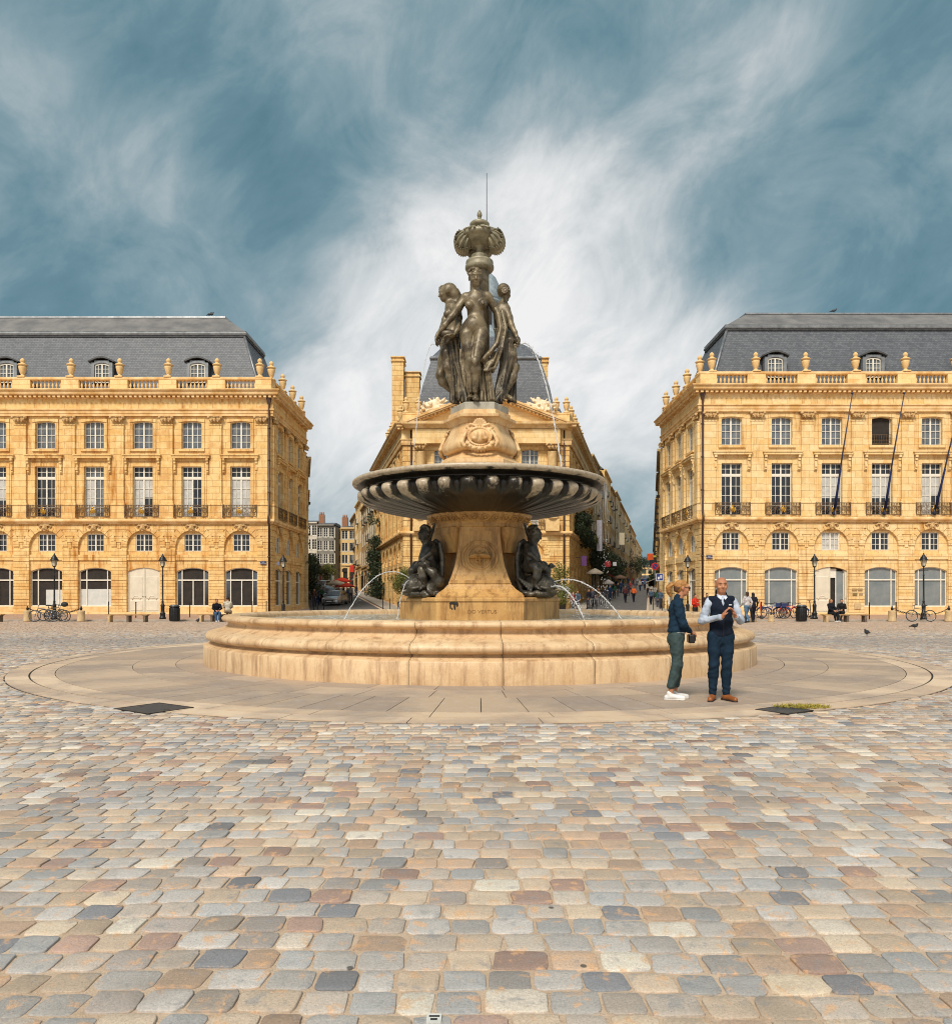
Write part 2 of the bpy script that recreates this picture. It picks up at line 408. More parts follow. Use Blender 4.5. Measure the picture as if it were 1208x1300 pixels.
MAT['ped']   = fstone('ochre_pedestal_stone', (.58,.35,.13), (.40,.20,.06), (.15,.065,.02), 1.0, .42)
MAT['ped2']  = fstone('pale_pedestal_stone', (.74,.52,.29), (.58,.34,.14), (.34,.16,.05), .65, .45)  # paler stone colour for the upper pedestal
MAT['grey']  = fstone('grey_stone', (.42,.40,.33), (.26,.24,.19), (.12,.10,.07), .7, .5)
# bowl: pale worn stone, black algae and painted gap shade by the tint attribute
m, t = newmat('algae_and_shade_bowl_stone'); tc = t('ShaderNodeTexCoord').outputs['Object']
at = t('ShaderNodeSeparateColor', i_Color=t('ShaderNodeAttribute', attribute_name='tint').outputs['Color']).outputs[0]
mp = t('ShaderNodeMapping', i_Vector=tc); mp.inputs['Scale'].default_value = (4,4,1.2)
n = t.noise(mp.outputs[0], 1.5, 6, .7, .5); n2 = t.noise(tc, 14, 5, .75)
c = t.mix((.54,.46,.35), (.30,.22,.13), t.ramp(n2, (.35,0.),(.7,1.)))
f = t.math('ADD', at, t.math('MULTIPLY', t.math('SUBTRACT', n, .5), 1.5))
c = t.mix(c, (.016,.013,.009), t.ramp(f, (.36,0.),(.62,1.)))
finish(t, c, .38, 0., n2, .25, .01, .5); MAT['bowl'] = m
# bronzes
def bronze(name, a, b, c3, metal, rough, f3=.6):
    m, t = newmat(name); tc = t('ShaderNodeTexCoord').outputs['Object']
    n = t.noise(tc, 2.2, 6, .7, .6); n2 = t.noise(tc, 5, 6, .75, .3)
    c = t.mix(a, b, t.ramp(n, (.40,0.),(.60,1.))); c = t.mix(c, c3, t.ramp(n2, (.50,0.),(.74,f3)))
    finish(t, c, rough, metal, n2, .12, .02, .5); return m
MAT['bronze']  = bronze('brown_green_patina', (.060,.042,.022), (.20,.155,.088), (.42,.36,.25), .2, .45, .6)
MAT['bronzed']  = bronze('shaded_drapery_patina', (.022,.017,.010), (.085,.064,.036), (.26,.21,.13), .2, .45)  # rear drapery: darker bronze, black stain and fold shadows in the colour
MAT['bronze2'] = bronze('black_patina', (.020,.018,.015), (.085,.075,.058), (.28,.24,.17), .2, .38, .7)
MAT['patina_l']= bronze('pale_urn_patina', (.14,.125,.08), (.30,.27,.18), (.46,.43,.31), .15, .5)
# water
m, t = newmat('fountain_water'); tc = t('ShaderNodeTexCoord').outputs['Object']
w = t.math('ADD', t.noise(tc, 5, 4, .6, 1.), t.math('MULTIPLY', t.noise(tc, 22, 3, .6), .4))
fo = t.ramp(t.noise(tc, 3., 6, .75, 1.2), (.52,0.),(.66,.75))
c = t.mix((.32,.30,.22), (.85,.86,.85), fo)
finish(t, c, t.ramp(fo, (0.,.06),(1.,.5)), 0., w, .7, .06, .6); MAT['water'] = m
m, t = newmat('falling_water'); tc = t('ShaderNodeTexCoord').outputs['Object']
finish(t, (.93,.95,.97), .12, 0., t.noise(tc, 30, 3), .4, .01, .6, Transmission_Weight=.45, IOR=1.33); MAT['jet'] = m
MAT['rubber'] = M2('rubber', (.015,.015,.015), (.03,.03,.03), 8, .75)
MAT['wood']   = M2('bench_wood', (.42,.25,.10), (.28,.15,.06), 4, .6)
MAT['bollard']= M2('bollard_stone', (.62,.46,.26), (.50,.35,.18), 5, .85, bump=.3)
_pc = {}
def paint(c, rough=.5, metal=0., nm=None):
    key = (tuple(round(x,3) for x in c), rough, metal)
    if key not in _pc:
        _pc[key] = M2(nm or 'colour_%02x%02x%02x' % tuple(int(min(1,x)*255) for x in c), c, tuple(x*.72 for x in c), 6., rough, metal)
    return _pc[key]
def fabric(c, bump=.25):
    key = ('f',)+tuple(round(x,3) for x in c)
    if key not in _pc: _pc[key] = M2('cloth_%02x%02x%02x' % tuple(int(min(1,x)*255) for x in c), c, tuple(x*.6 for x in c), 9., .9, 0, bump, .15, bscale=14)
    return _pc[key]
MAT['skin'] = M2('skin', (.50,.235,.125), (.40,.165,.085), 9, .5, bump=.05, spec=.4)
def leafmat(name, a, b):
    m, t = newmat(name); at = t('ShaderNodeAttribute', attribute_name='tint').outputs['Color']
    r = t('ShaderNodeSeparateColor', i_Color=at).outputs[0]
    p = finish(t, t.mix(a, b, r), .55, 0., spec=.3)
    return m
MAT['leaf'] = leafmat('olive_leaves', (.05,.075,.015), (.20,.19,.045))
MAT['leafd']= leafmat('dark_leaves', (.012,.022,.012), (.05,.07,.03))
MAT['bark'] = M2('bark', (.12,.09,.06), (.07,.05,.035), 8, .9, bump=.5)
FX, FY = .09, 18.9            # fountain centre
RD, RB = 10.2, 6.58           # paved disc, basin foot
# ---- base sheet: flat square, then streets climbing 4 %
def gz(y): return max(0., .04*(y-60.))
ys = [-30, 0, 20, 45, 60, 80, 110, 160, 240, 330, 480]; xs = [-300,-160,-80,-40,-15,0,15,40,80,160,300]
V = [(x,y,gz(y) if y<=330 else gz(330)) for y in ys for x in xs]; n = len(xs)
Fq = [(j*n+i, j*n+i+1, (j+1)*n+i+1, (j+1)*n+i) for j in range(len(ys)-1) for i in range(n-1)]
V = [(x,y,z-.0075 if y<61 else z-.012) for x,y,z in V]
tag(link('ground', np_mesh('ground', V, Fq, MAT['joint'])), kind='structure')
# ---- setts, every stone its own outline and tint
PAL = np.array([(.45,.415,.365),(.39,.38,.35),(.48,.41,.33),(.56,.44,.31),(.58,.46,.33),(.49,.35,.24),(.38,.26,.20),(.66,.57,.45),(.25,.25,.25),(.38,.33,.28),(.50,.465,.41),(.55,.395,.27)])
PW = np.array([.15,.11,.14,.12,.10,.08,.055,.09,.035,.05,.11,.06]); PW = PW/PW.sum()
def setts():
    y = 1.2; st = []
    far_seen = lambda y: .66*y+8.
    while y < 44.3:
        rh = .160 + RNG.normal(0,.004); hw = far_seen(y)
        x = -hw + RNG.uniform(0,.2)
        w = RNG.choice([.155,.175,.185,.195,.21,.24], size=int(2*hw/.15)+4, p=[.14,.2,.24,.2,.14,.08])+RNG.normal(0,.008,int(2*hw/.15)+4)
        cx = x+np.cumsum(w)-w/2; k = cx < hw; cx, w = cx[k], w[k]
        st.append(np.stack([cx, np.full(len(cx), y+rh/2), w, np.full(len(cx), rh)],1)); y += rh
    st = np.concatenate(st)
    d = np.hypot(st[:,0]-FX, st[:,1]-FY); st = st[d > RD+.02]
    st[:,1] += .018*np.sin(st[:,0]*1.7+st[:,1]*.9)+.012*np.sin(st[:,0]*4.1)
    return st
ST = setts()
def sett_mesh(st, m, rings, nm):
    N = len(st); a = 2*PI*(np.arange(m)+.5)/m
    ex = .34 if m > 4 else 1.
    if m == 4: px = np.array([1,-1,-1,1.]); py = np.array([1,1,-1,-1.])
    else:
        ca, sa = np.cos(a), np.sin(a); px = np.sign(ca)*np.abs(ca)**ex; py = np.sign(sa)*np.abs(sa)**ex
    gap = .0055
    hx = (st[:,2]/2-gap)[:,None]; hy = (st[:,3]/2-gap)[:,None]
    jit = 1+RNG.normal(0,.04,(N,m)); sk = RNG.normal(0,.05,(N,1))
    ox = (px[None]*hx)*jit; oy = (py[None]*hy)*(1+RNG.normal(0,.034,(N,m))); ox = ox+oy*sk
    lvl = RNG.normal(0,.0022,(N,1)); tx = RNG.normal(0,.010,(N,1)); ty = RNG.normal(0,.010,(N,1))
    Vs = []
    for s_, z in rings:
        X = st[:,0:1]+ox*s_; Y = st[:,1:2]+oy*s_; Z = z+lvl+tx*ox*s_+ty*oy*s_
        Vs.append(np.stack([X,Y,Z+0*X],2))
    k = len(rings)
    Cc = np.stack([st[:,0],st[:,1],rings[-1][1]+.0015+lvl[:,0]],1)[:,None]
    Vv = np.concatenate(Vs+[Cc],1); nv = k*m+1; base = (np.arange(N)*nv)[:,None]
    Q = []
    for r in range(k-1):
        for j in range(m):
            j2 = (j+1)%m; Q.append(np.stack([base[:,0]+r*m+j, base[:,0]+r*m+j2, base[:,0]+(r+1)*m+j2, base[:,0]+(r+1)*m+j],1))
    for j in range(0,m,2):       # cap as quads round the centre
        Q.append(np.stack([base[:,0]+(k-1)*m+j, base[:,0]+(k-1)*m+(j+1)%m, base[:,0]+(k-1)*m+(j+2)%m, base[:,0]+k*m],1))
    Q = np.concatenate(Q)
    tint = PAL[RNG.choice(len(PAL), N, p=PW)]*(1+RNG.normal(0,.13,(N,1)))*np.array([.81,.81,.85])
    y = st[:,1]; x = st[:,0]
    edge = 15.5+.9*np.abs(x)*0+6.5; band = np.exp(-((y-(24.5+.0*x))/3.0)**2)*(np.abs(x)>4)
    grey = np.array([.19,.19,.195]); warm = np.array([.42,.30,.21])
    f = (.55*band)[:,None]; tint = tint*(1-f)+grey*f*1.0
    f = np.clip((y-29)/5,0,1)[:,None]*.55; tint = tint*(1-f)+warm*f*np.array([1,.97,.97])
    col = np.repeat(tint[:,None], nv, 1).reshape(-1,3)
    return np_mesh(nm, Vv.reshape(-1,3), Q, MAT['sett'], m > 4, col)
near = ST[:,1] < 7; mid = (ST[:,1] >= 7) & (ST[:,1] < 17)
root = empty('sett_paving'); tag(root, kind='structure')
ms = [sett_mesh(ST[near], 16, [(1.005,-.028),(1.0,-.0034),(.985,-.0008),(.955,.0004),(.5,.0008)], 'setts'),
      sett_mesh(ST[mid], 8, [(1.01,-.028),(.985,-.003),(.93,.001)], 'setts'),
      sett_mesh(ST[~near & ~mid], 4, [(1.0,-.028),(.96,0.)], 'setts')]
for me in ms: tag(link('cobblestones', me), kind='structure')
bpy.data.objects.remove(root)
# ---- ring paving round the fountain
def ring_paving():
    Vv=[]; Q=[]; C=[]
    def slab(r0,r1,a0,a1,z0,tint):
        k = max(1,int((a1-a0)*r1/.35)); g = .006; b = len(Vv)
        A = [a0+(a1-a0)*i/k for i in range(k+1)]
        ga0, ga1 = g/r0, g/r1
        for i,a in enumerate(A):
            s = 1 if i == 0 else (-1 if i == k else 0)
            for r,z in ((r0+g,z0-.03),(r0+g,z0),(r1-g,z0),(r1-g,z0-.03)):
                aa = a+s*g/r; Vv.append((FX+r*math.sin(aa), FY-r*math.cos(aa), z)); C.append(tint)
        for i in range(k):
            for j in range(3): Q.append((b+i*4+j, b+(i+1)*4+j, b+(i+1)*4+j+1, b+i*4+j+1))
        Q.append((b,b+1,b+2,b+3)); Q.append((b+k*4+3,b+k*4+2,b+k*4+1,b+k*4))
    for r0,r1,n,z in ((6.0,7.15,40,.004),(7.15,8.0,44,.004),(8.0,9.38,96,.004),(9.38,9.79,40,.004),(9.81,10.19,40,.006)):
        off = random.random()
        for i in range(n):
            base = random.choice([(.45,.335,.235),(.41,.30,.21),(.37,.275,.20),(.48,.36,.255),(.35,.265,.20)])
            if r0 > 9.3: base = tuple(c*1.05 for c in random.choice([(.57,.415,.28),(.62,.46,.32)]))
            if r0 == 8.0 and i % 2 == 1 and False: pass
            slab(r0, r1, 2*PI*(i+off)/n, 2*PI*(i+1+off)/n, z, base)
    return np_mesh('ring_paving', Vv, Q, MAT['slab'], False, np.array(C))
tag(link('fountain_paving', ring_paving()), kind='structure')
mb = MB(); mb.lathe([(5.9,-.028),(RD+.01,-.028),(RD+.01,-.0070),(5.9,-.0070)], 96, (FX,FY,0), False)
tag(mb.build('paving_bed', MAT['dark']), kind='structure')
# ---- raised pavements in front of the two palaces
def pavement(x0,x1):
    mb = MB(); mb.box(x0,x1,44.35,59.0,-.05,.10); tag(mb.build('pavement', MAT['pave']), kind='structure')
    mb = MB(); mb.bbox(x0-.02,x1+.02,44.18,44.35,-.05,.103,.01); tag(mb.build('kerb', MAT['kerb']), kind='structure')
pavement(-60,-13.2); pavement(14.2,60)
# ---- road between, street carriageways climbing away
def strip(name, pts, w0, w1, mat, dz):
    """pts: list (x,y); ribbon following the slope"""
    Vv=[]; 
    for x,y in pts: Vv += [(x+w0,y,gz(y)+dz),(x+w1,y,gz(y)+dz)]
    return tag(link(name, np_mesh(name, Vv, [(2*i,2*i+1,2*i+3,2*i+2) for i in range(len(pts)-1)], mat)), kind='structure')
mb = MB(); mb.box(-13.2,14.2,44.6,61,-.04,-.002); tag(mb.build('road', MAT['asphalt']), kind='structure')
YS = [60.6,70,80,100,130,180,250,330]
strip('street', [(-7.4-.234*(y-69),y) for y in YS], -8.0, -1.6, MAT['asphalt'], 0.)
strip('street', [(9.0+.234*(y-69),y) for y in YS], 1.4, 6.8, MAT['asphalt'], 0.)
strip('pavement', [(-7.2-.234*(y-69),y) for y in YS], -1.55, 0, MAT['kerb'], .10)
strip('pavement', [(9.0+.234*(y-69),y) for y in YS], 0., 1.35, MAT['kerb'], .10)
strip('pavement', [(9.0+.234*(y-69),y) for y in YS], 7.0, 8.8, MAT['kerb'], .10)
mb = MB(); mb.box(-.026,.026,-.02,.03,-.006,.004); o = mb.build('ground_marker', paint((.7,.7,.66),.4,0,'marker_white')); o.location = (-.148,2.62,0); tag(o,'tiny white and black marker set between setts at the bottom edge','ground marker')
mb = MB(); mb.box(-.012,.012,-.012,.0,.0041,.0048); mb.box(-.018,.02,.008,.018,.0041,.0048); mb.build('mark', MAT['rubber'], o)
# ---- steel access plates and weeds
def plate(cx, cy, ang, lab, sc=1.):
    mb = MB(); mb.box(-.36,.36,-.30,.30,-.01,.011); o = mb.build('access_plate', paint((.075,.08,.09),.5,.5,'steel_plate'))
    o.location = (cx,cy,0); o.rotation_euler = (0,0,ang); o.scale = (sc,sc,1)
    f = MB()
    for a,b,c,d in ((-.39,.39,-.33,-.305),(-.39,.39,.305,.33),(-.39,-.365,-.305,.305),(.365,.39,-.305,.305)): f.box(a,b,c,d,-.01,.013)
    for i in range(-1,2,2): f.box(i*.28-.03,i*.28+.03,-.02,.02,.011,.0135)
    f.build('rim', MAT['iron'], o)
    tag(o, lab, 'access plate', 'steel plates in the ring paving')
plate((195-604)*9.85/F, 9.86, rad(-34), 'dark steel access plate set in the paving left of the fountain')
plate((993-604)*9.75/F, 9.70, rad(34), 'dark steel access plate with yellow weeds at its far corner', .72)
Vv=[];Q=[];C=[]
for i in range(900):
    r = random.random()**.5*.36; a = random.random()*2*PI; x = 4.36+r*math.cos(a)*1.0; y = 9.95+r*math.sin(a)*.45; h = random.uniform(.012,.045); w=.006
    b=len(Vv); dx,dy = random.gauss(0,.03),random.gauss(0,.03); q=random.random()*PI
    Vv += [(x-w*math.cos(q),y-w*math.sin(q),0),(x+w*math.cos(q),y+w*math.sin(q),0),(x+dx+w*.6,y+dy,h),(x+dx-w*.6,y+dy,h)]; Q.append((b,b+1,b+2,b+3)); C += [(random.random()*1.0,0,0)]*4
tag(link('weeds', np_mesh('weeds', Vv, Q, leafmat('yellow_weeds',(.16,.14,.02),(.50,.40,.07)), False, np.array(C))), 'clump of yellow weeds growing beside the right steel plate', 'weeds', kind='stuff')
fo = empty('fountain', (FX,FY,0), 0, 'large stone fountain with bronze statues and dark scalloped bowl on the square', 'fountain')
# ---- basin wall, 26 moulded blocks
NB = 26; bw_ = 2*PI/NB
prof = [(5.72,.60),(5.72,.985),(5.76,1.04),(5.84,1.065),(6.04,1.07),(6.16,1.045),(6.20,1.0),(6.185,.95),(6.10,.925),(6.06,.905),(6.055,.885),(6.09,.82),(6.20,.765),(6.32,.735),(6.335,.725),
        (6.42,.715),(6.50,.685),(6.545,.635),(6.55,.585),(6.52,.545),(6.44,.515),(6.36,.505),(6.36,.485),(6.47,.44),(6.545,.415),(6.575,.40),(6.585,.385),(6.585,.02),(6.585,-.02)]
cols = []
off = rad(3.2)
for b in range(NB):
    for fpart, dr in ((0,.03),(.0045,.0),(.04,0),(.16,0),(.3,0),(.5,0),(.7,0),(.84,0),(.96,0),(.9955,0)): cols.append((b*bw_+fpart*bw_+off, dr))
Vv=[]
for a,dr in cols:
    for i,(r,z) in enumerate(prof):
        d = dr if i > 1 else 0
        if dr and i in (3,4): z -= .012
        rr = r-d; Vv.append((rr*math.sin(a), -rr*math.cos(a), z))
n=len(prof); Q=[(i*n+j, i*n+j+1, ((i+1)%len(cols))*n+j+1, ((i+1)%len(cols))*n+j) for i in range(len(cols)) for j in range(n-1)]
me = np_mesh('basin_wall', Vv, Q, MAT['basin'], True)
link('basin_wall', me, fo)
jb = MB()
for b in range(NB):     # mortar joints of the wall, dark and slightly sunk
    a = b*bw_+off+.0022*bw_
    P = [(r-.012, z) for r,z in prof if r > 5.8 and z < 1.07]; P2 = [(r-.10, z) for r,z in P]
    w = .009
    jb.M = Matrix.Rotation(a-PI/2, 4, 'Z')
    jb.loft([[(p[0],-w,p[1]) for p in P]+[(p[0],-w,p[1]) for p in reversed(P2)], [(p[0],w,p[1]) for p in P]+[(p[0],w,p[1]) for p in reversed(P2)]])
jb.M = Matrix.Identity(4)
jb.build('mortar_joint', MAT['dark'], fo)
mb = MB(); mb.lathe([(0,.55),(5.75,.55),(5.75,.60),(0,.60)], 48, smooth=False); mb.build('basin_floor', MAT['grey'], fo)
# ---- water sheet with ripples
def water_sheet(name, r0, r1, z, amp, nr, na, cx, cy):
    Vv=[];Q=[]
    for i in range(nr+1):
        r = r0+(r1-r0)*i/nr
        for j in range(na):
            a = 2*PI*j/na; x,y = r*math.cos(a), r*math.sin(a)
            Vv.append((cx+x, cy+y, z+amp*(math.sin(x*9+1.3*math.sin(y*5))+math.sin(y*11+x*3)+math.sin((x-y)*17))*.33))
    for i in range(nr):
        for j in range(na): Q.append((i*na+j,i*na+(j+1)%na,(i+1)*na+(j+1)%na,(i+1)*na+j))
    return tag(link(name, np_mesh(name,Vv,Q,MAT['water'],True)), kind='structure')
water_sheet('water', 1.5, 5.74, .925, .012, 60, 260, FX, FY)
# ---- hexagonal plinth. Flat face towards the square.
def hexa(mb, prof, flat=0.):
    """prof [(circumradius, z)]"""
    for i in range(len(prof)-1): pass
    mb.lathe(prof, 6, smooth=False, a0=0.)
pl = MB(); hexa(pl, [(2.02,.55),(2.02,1.36),(2.05,1.375),(2.05,1.43),(2.0,1.465),(1.0,1.47)]); pl.build('plinth', MAT['ped'], fo)

# water-worn black hole on front face
sd = Solid(.012)
for x,z,rx,rz in ((-.62,1.33,.10,.04),(-.68,1.26,.022,.09),(-.58,1.25,.03,.10),(-.52,1.30,.03,.07),(-.64,1.20,.018,.04)): sd.ell((x,-1.745,z),(rx,.012,rz))
sd.build('algae_patch', MAT['dark'], fo)
def text(s, size, loc, rot, mat, parent, name='inscription', depth=.004, align='CENTER', xs=1.):
    cu = bpy.data.curves.new(name,'FONT'); cu.body = s; cu.size = size; cu.extrude = depth; cu.align_x = align; cu.align_y = 'CENTER'
    o = bpy.data.objects.new(name, cu); COL.objects.link(o); dg = bpy.context.evaluated_depsgraph_get()
    me = bpy.data.meshes.new_from_object(o.evaluated_get(dg)); bpy.data.objects.remove(o)
    me.materials.clear(); me.materials.append(mat)
    o = link(name, me, parent); o.location = loc; o.rotation_euler = rot; o.scale = (xs,1,1); return o
text('DO VERTUS', .11, (.05,-1.752,1.13), (PI/2,0,0), paint((.30,.165,.06),.9,0,'engraving'), fo, xs=1.15)
# ---- flared pedestal: three concave buttresses round a core
sh = MB()
sh.lathe([(1.12,1.46),(1.12,1.56),(1.06,1.64),(.92,1.80),(.80,2.0),(.72,2.3),(.69,2.6),(.70,2.9),(.78,3.12),(.9,3.2)], 48)
sh.build('core', MAT['ped'], fo)
def butt(mb):
    # (half width, radial distance, z)
    S = [(1.02,1.68,1.468),(1.02,1.68,1.50),(.98,1.60,1.56),(.84,1.50,1.66),(.78,1.45,1.73),(.74,1.44,1.76),(.735,1.40,1.80),(.66,1.26,2.0),(.60,1.16,2.2),(.555,1.08,2.45),(.52,1.04,2.7),(.495,1.02,2.95),(.49,1.03,3.12),(.50,1.04,3.16)]
    mb.loft([[(-w,-d,z),(w,-d,z),(w*.8,-.2,z),(-w*.8,-.2,z)] for w,d,z in S])
    # raised border
    P = [(w-.035,d,z) for w,d,z in S if z > 1.78]
    for s in (-1,1):
        rings = [[(s*(w-.055),-d-.025,z),(s*(w+.02),-d-.025,z),(s*(w+.02),-d+.05,z),(s*(w-.055),-d+.05,z)] for w,d,z in P]
        mb.loft(rings)
    w,d,z = P[-1]; mb.box(-w,w,-d-.022,-d+.05,z-.10,z)
    w,d,z = P[0]; mb.box(-w,w,-d-.022,-d+.05,z,z+.07)
for k in range(3):
    mb = MB(); mb.M = Matrix.Rotation(2*PI*k/3,4,'Z'); butt(mb); mb.build('buttress', MAT['ped'], fo)
    md = MB(); md.M = Matrix.Rotation(2*PI*k/3,4,'Z') @ Matrix.Translation((0,-1.115,2.42)) @ Matrix.Rotation(rad(-13.5),4,'X')
    md.torus((0,0,0),.41,.03,40,8,'y'); md.torus((0,0,0),.285,.024,40,8,'y')
    md.lathe([(.27,-.03),(.27,.02),(.0,.03)],32); md.v = md.v
    md.torus((0,-.01,.03),.10,.018,20,6,'y')
    for s in (-1,1): md.tube([(s*.13,-.02,.14),(s*.05,-.03,.02),(s*.10,-.02,-.09),(s*.02,-.03,-.18)],[.02,.028,.024,.012],6)
    md.tube([(0,-.02,.18),(0,-.035,0),(0,-.02,-.2)],[.012,.03,.012],6); md.tube([(-.18,-.015,.05),(0,-.03,.09),(.18,-.015,.05)],[.01,.024,.01],6)
    md.build('medallion', MAT['ped'], fo)
# side brackets between putti and capital
for k in range(3):
    mb = MB(); mb.M = Matrix.Rotation(2*PI*k/3+PI/3,4,'Z')
    mb.loft([[(-w,-d,z),(w,-d,z),(w,-.2,z),(-w,-.2,z)] for w,d,z in ((.5,1.0,2.55),(.52,1.03,2.8),(.56,1.12,3.0),(.56,1.12,3.16))]); mb.build('bracket', MAT['ped'], fo)
cp = MB(); cp.lathe([(1.0,3.14),(1.12,3.16),(1.14,3.21),(1.12,3.24),(1.16,3.28),(1.24,3.38),(1.34,3.50),(1.34,3.56),(.8,3.6)], 60)
for k in range(30):       # running scroll
    a = 2*PI*k/30; c = (1.235*math.cos(a),1.235*math.sin(a),3.37)
    cp.M = Matrix.Rotation(a,4,'Z') @ Matrix.Translation((1.25,0,3.37)) @ Matrix.Rotation(rad(35),4,'Y')
    cp.torus((0,0,0),.075,.017,14,5,'x'); cp.sphere((0.0,0,0),.03,8,5); cp.tube([(0,.07,.03),(0,.11,-.05),(0,.17,-.07)],.012,5)
cp.M = Matrix.Identity(4); cp.build('capital', MAT['ped'], fo)
# ---- bowl with 36 gadroons
bp = [(1.25,3.50),(1.5,3.515),(1.8,3.55),(2.1,3.595),(2.4,3.65),(2.65,3.705),(2.85,3.765),(2.98,3.83),(3.06,3.90),(3.08,3.97),(3.05,4.03),(2.97,4.075),(2.88,4.10),(2.82,4.115),
      (2.84,4.15),(2.90,4.18),(3.02,4.195),(3.10,4.205),(3.165,4.225),(3.19,4.26),(3.19,4.30),(3.165,4.325),(3.10,4.335),(3.0,4.32),(2.9,4.25),(2.7,4.18),(2.0,4.12),(.9,4.12)]
NG = 36; NA = NG*16; Vv=[]; C=[]
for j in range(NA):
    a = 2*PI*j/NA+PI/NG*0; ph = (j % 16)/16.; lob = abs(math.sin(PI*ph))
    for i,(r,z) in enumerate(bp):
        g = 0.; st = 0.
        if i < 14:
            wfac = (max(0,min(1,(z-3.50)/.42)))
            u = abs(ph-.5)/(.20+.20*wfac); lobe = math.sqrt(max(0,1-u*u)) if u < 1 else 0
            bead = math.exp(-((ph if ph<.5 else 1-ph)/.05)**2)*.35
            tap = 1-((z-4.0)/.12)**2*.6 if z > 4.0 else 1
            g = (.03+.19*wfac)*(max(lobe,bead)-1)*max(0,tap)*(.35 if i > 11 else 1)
            lit = 1 if u < .58 else max(0,1-(u-.58)*2.6)  # lobe faces painted as lit, gaps and underside kept dark
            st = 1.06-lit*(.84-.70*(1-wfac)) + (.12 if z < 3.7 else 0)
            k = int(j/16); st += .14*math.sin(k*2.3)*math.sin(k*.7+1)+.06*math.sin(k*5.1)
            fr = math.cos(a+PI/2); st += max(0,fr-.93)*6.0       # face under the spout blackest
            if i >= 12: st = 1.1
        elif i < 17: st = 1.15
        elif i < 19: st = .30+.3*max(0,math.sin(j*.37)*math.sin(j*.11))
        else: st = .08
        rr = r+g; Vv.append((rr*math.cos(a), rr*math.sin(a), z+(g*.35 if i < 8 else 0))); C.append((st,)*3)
n=len(bp); Q=[(i*n+j, i*n+j+1, ((i+1)%NA)*n+j+1, ((i+1)%NA)*n+j) for i in range(NA) for j in range(n-1)]
Q = [q[::-1] for q in Q]
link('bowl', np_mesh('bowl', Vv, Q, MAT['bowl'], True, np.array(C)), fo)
mb = MB(); mb.lathe([(.95,4.0),(.95,4.19),(2.88,4.19),(2.88,4.0)], 64, smooth=False)
# drips under the rim
# ---- upper pedestal (hexagonal, bulging)
up = MB(); hexa(up, [(1.15,4.1),(1.15,4.74),(1.14,4.80),(1.10,4.83),(1.0,4.87),(.88,4.96),(.80,5.03),(.78,5.06)]); up.build('upper_base', MAT['ped2'], fo)
rings=[]; bul = MB()
PR = [(.76,5.05),(.90,5.07),(.96,5.11),(.99,5.17),(.985,5.24),(.94,5.34),(.87,5.46),(.80,5.58),(.76,5.70),(.76,5.78)]
def hexring(R, z, n=6, k=6, b=.12):
    out=[]
    for s in range(6):
        p0 = Vector((R*math.cos(PI/3*s), R*math.sin(PI/3*s))); p1 = Vector((R*math.cos(PI/3*(s+1)), R*math.sin(PI/3*(s+1))))
        for q in range(k): 
            f = (q+.5)/k; v = p0.lerp(p1,f); out.append((v.x,v.y,z))
    return out
bul.loft([hexring(R,z) for R,z in PR], True); bul.build('bulging_pedestal', MAT['ped2'], fo)
up = MB(); hexa(up, [(.75,5.74),(.78,5.76),(.80,5.80),(.84,5.85),(.92,5.88),(.93,5.94),(.90,5.955),(.79,5.96),(.785,6.08),(.72,6.085)]); up.build('cornice_slab', MAT['ped2'], fo)
up = MB(); hexa(up, [(.73,6.085),(.73,6.25),(.715,6.27),(.3,6.275)]); up.build('statue_base', MAT['grey'], fo)
for k,tx in ((5,'LES TROIS'),(1,'GRACES')): pass
# cartouche with shell and garland, one per alternate face
def cartouche():
    s = Solid(.0125); y = -.80
    s.ell((0,y-.06,5.37),(.235,.09,.165))
    for i in range(28):
        a = 2*PI*i/28; s.ell((.275*math.cos(a), y-.07-.02*math.cos(a*3), 5.36+.215*math.sin(a)),(.035,.04,.035),k=.03)
    for sgn in (-1,1):
        s.chain([(sgn*.08,y-.06,5.62),(sgn*.22,y-.04,5.66),(sgn*.30,y,5.60),(sgn*.25,y-.04,5.54),(sgn*.20,y-.05,5.57)],[.035,.04,.045,.035,.02],.02)
        s.chain([(sgn*.30,y-.06,5.50),(sgn*.38,y-.08,5.36),(sgn*.43,y-.1,5.22),(sgn*.36,y-.12,5.12),(sgn*.30,y-.12,5.17)],[.03,.045,.05,.04,.025],.02)
        s.ell((sgn*.085,y-.14,5.39),(.06,.05,.085)); s.ell((sgn*.12,y-.13,5.31),(.07,.05,.05))
    for i in range(9):
        a = PI*(i+.0)/8; s.cap((0,y-.04,5.63),(.15*math.cos(a),y-.06,5.64+.15*math.sin(a)),.015,.03,.012)
    for i in range(15):     # garland
        a = PI+PI*i/14; s.ell((.30*math.cos(a),y-.16-.03*(i%2),5.20+.155*math.sin(a)),(.045+.012*(i%3),.05,.045),k=.006); s.ell((.34*math.cos(a+.1),y-.13,5.19+.19*math.sin(a+.1)),.028,k=.005)
        s.ell((.27*math.cos(a),y-.20,5.20+.12*math.sin(a)),(.03,.03,.03),k=.01)
    return s.mesh('cartouche', MAT['ped2'])
cm = cartouche()
for k in range(3): link('cartouche', cm, fo, rz=2*PI*k/3)
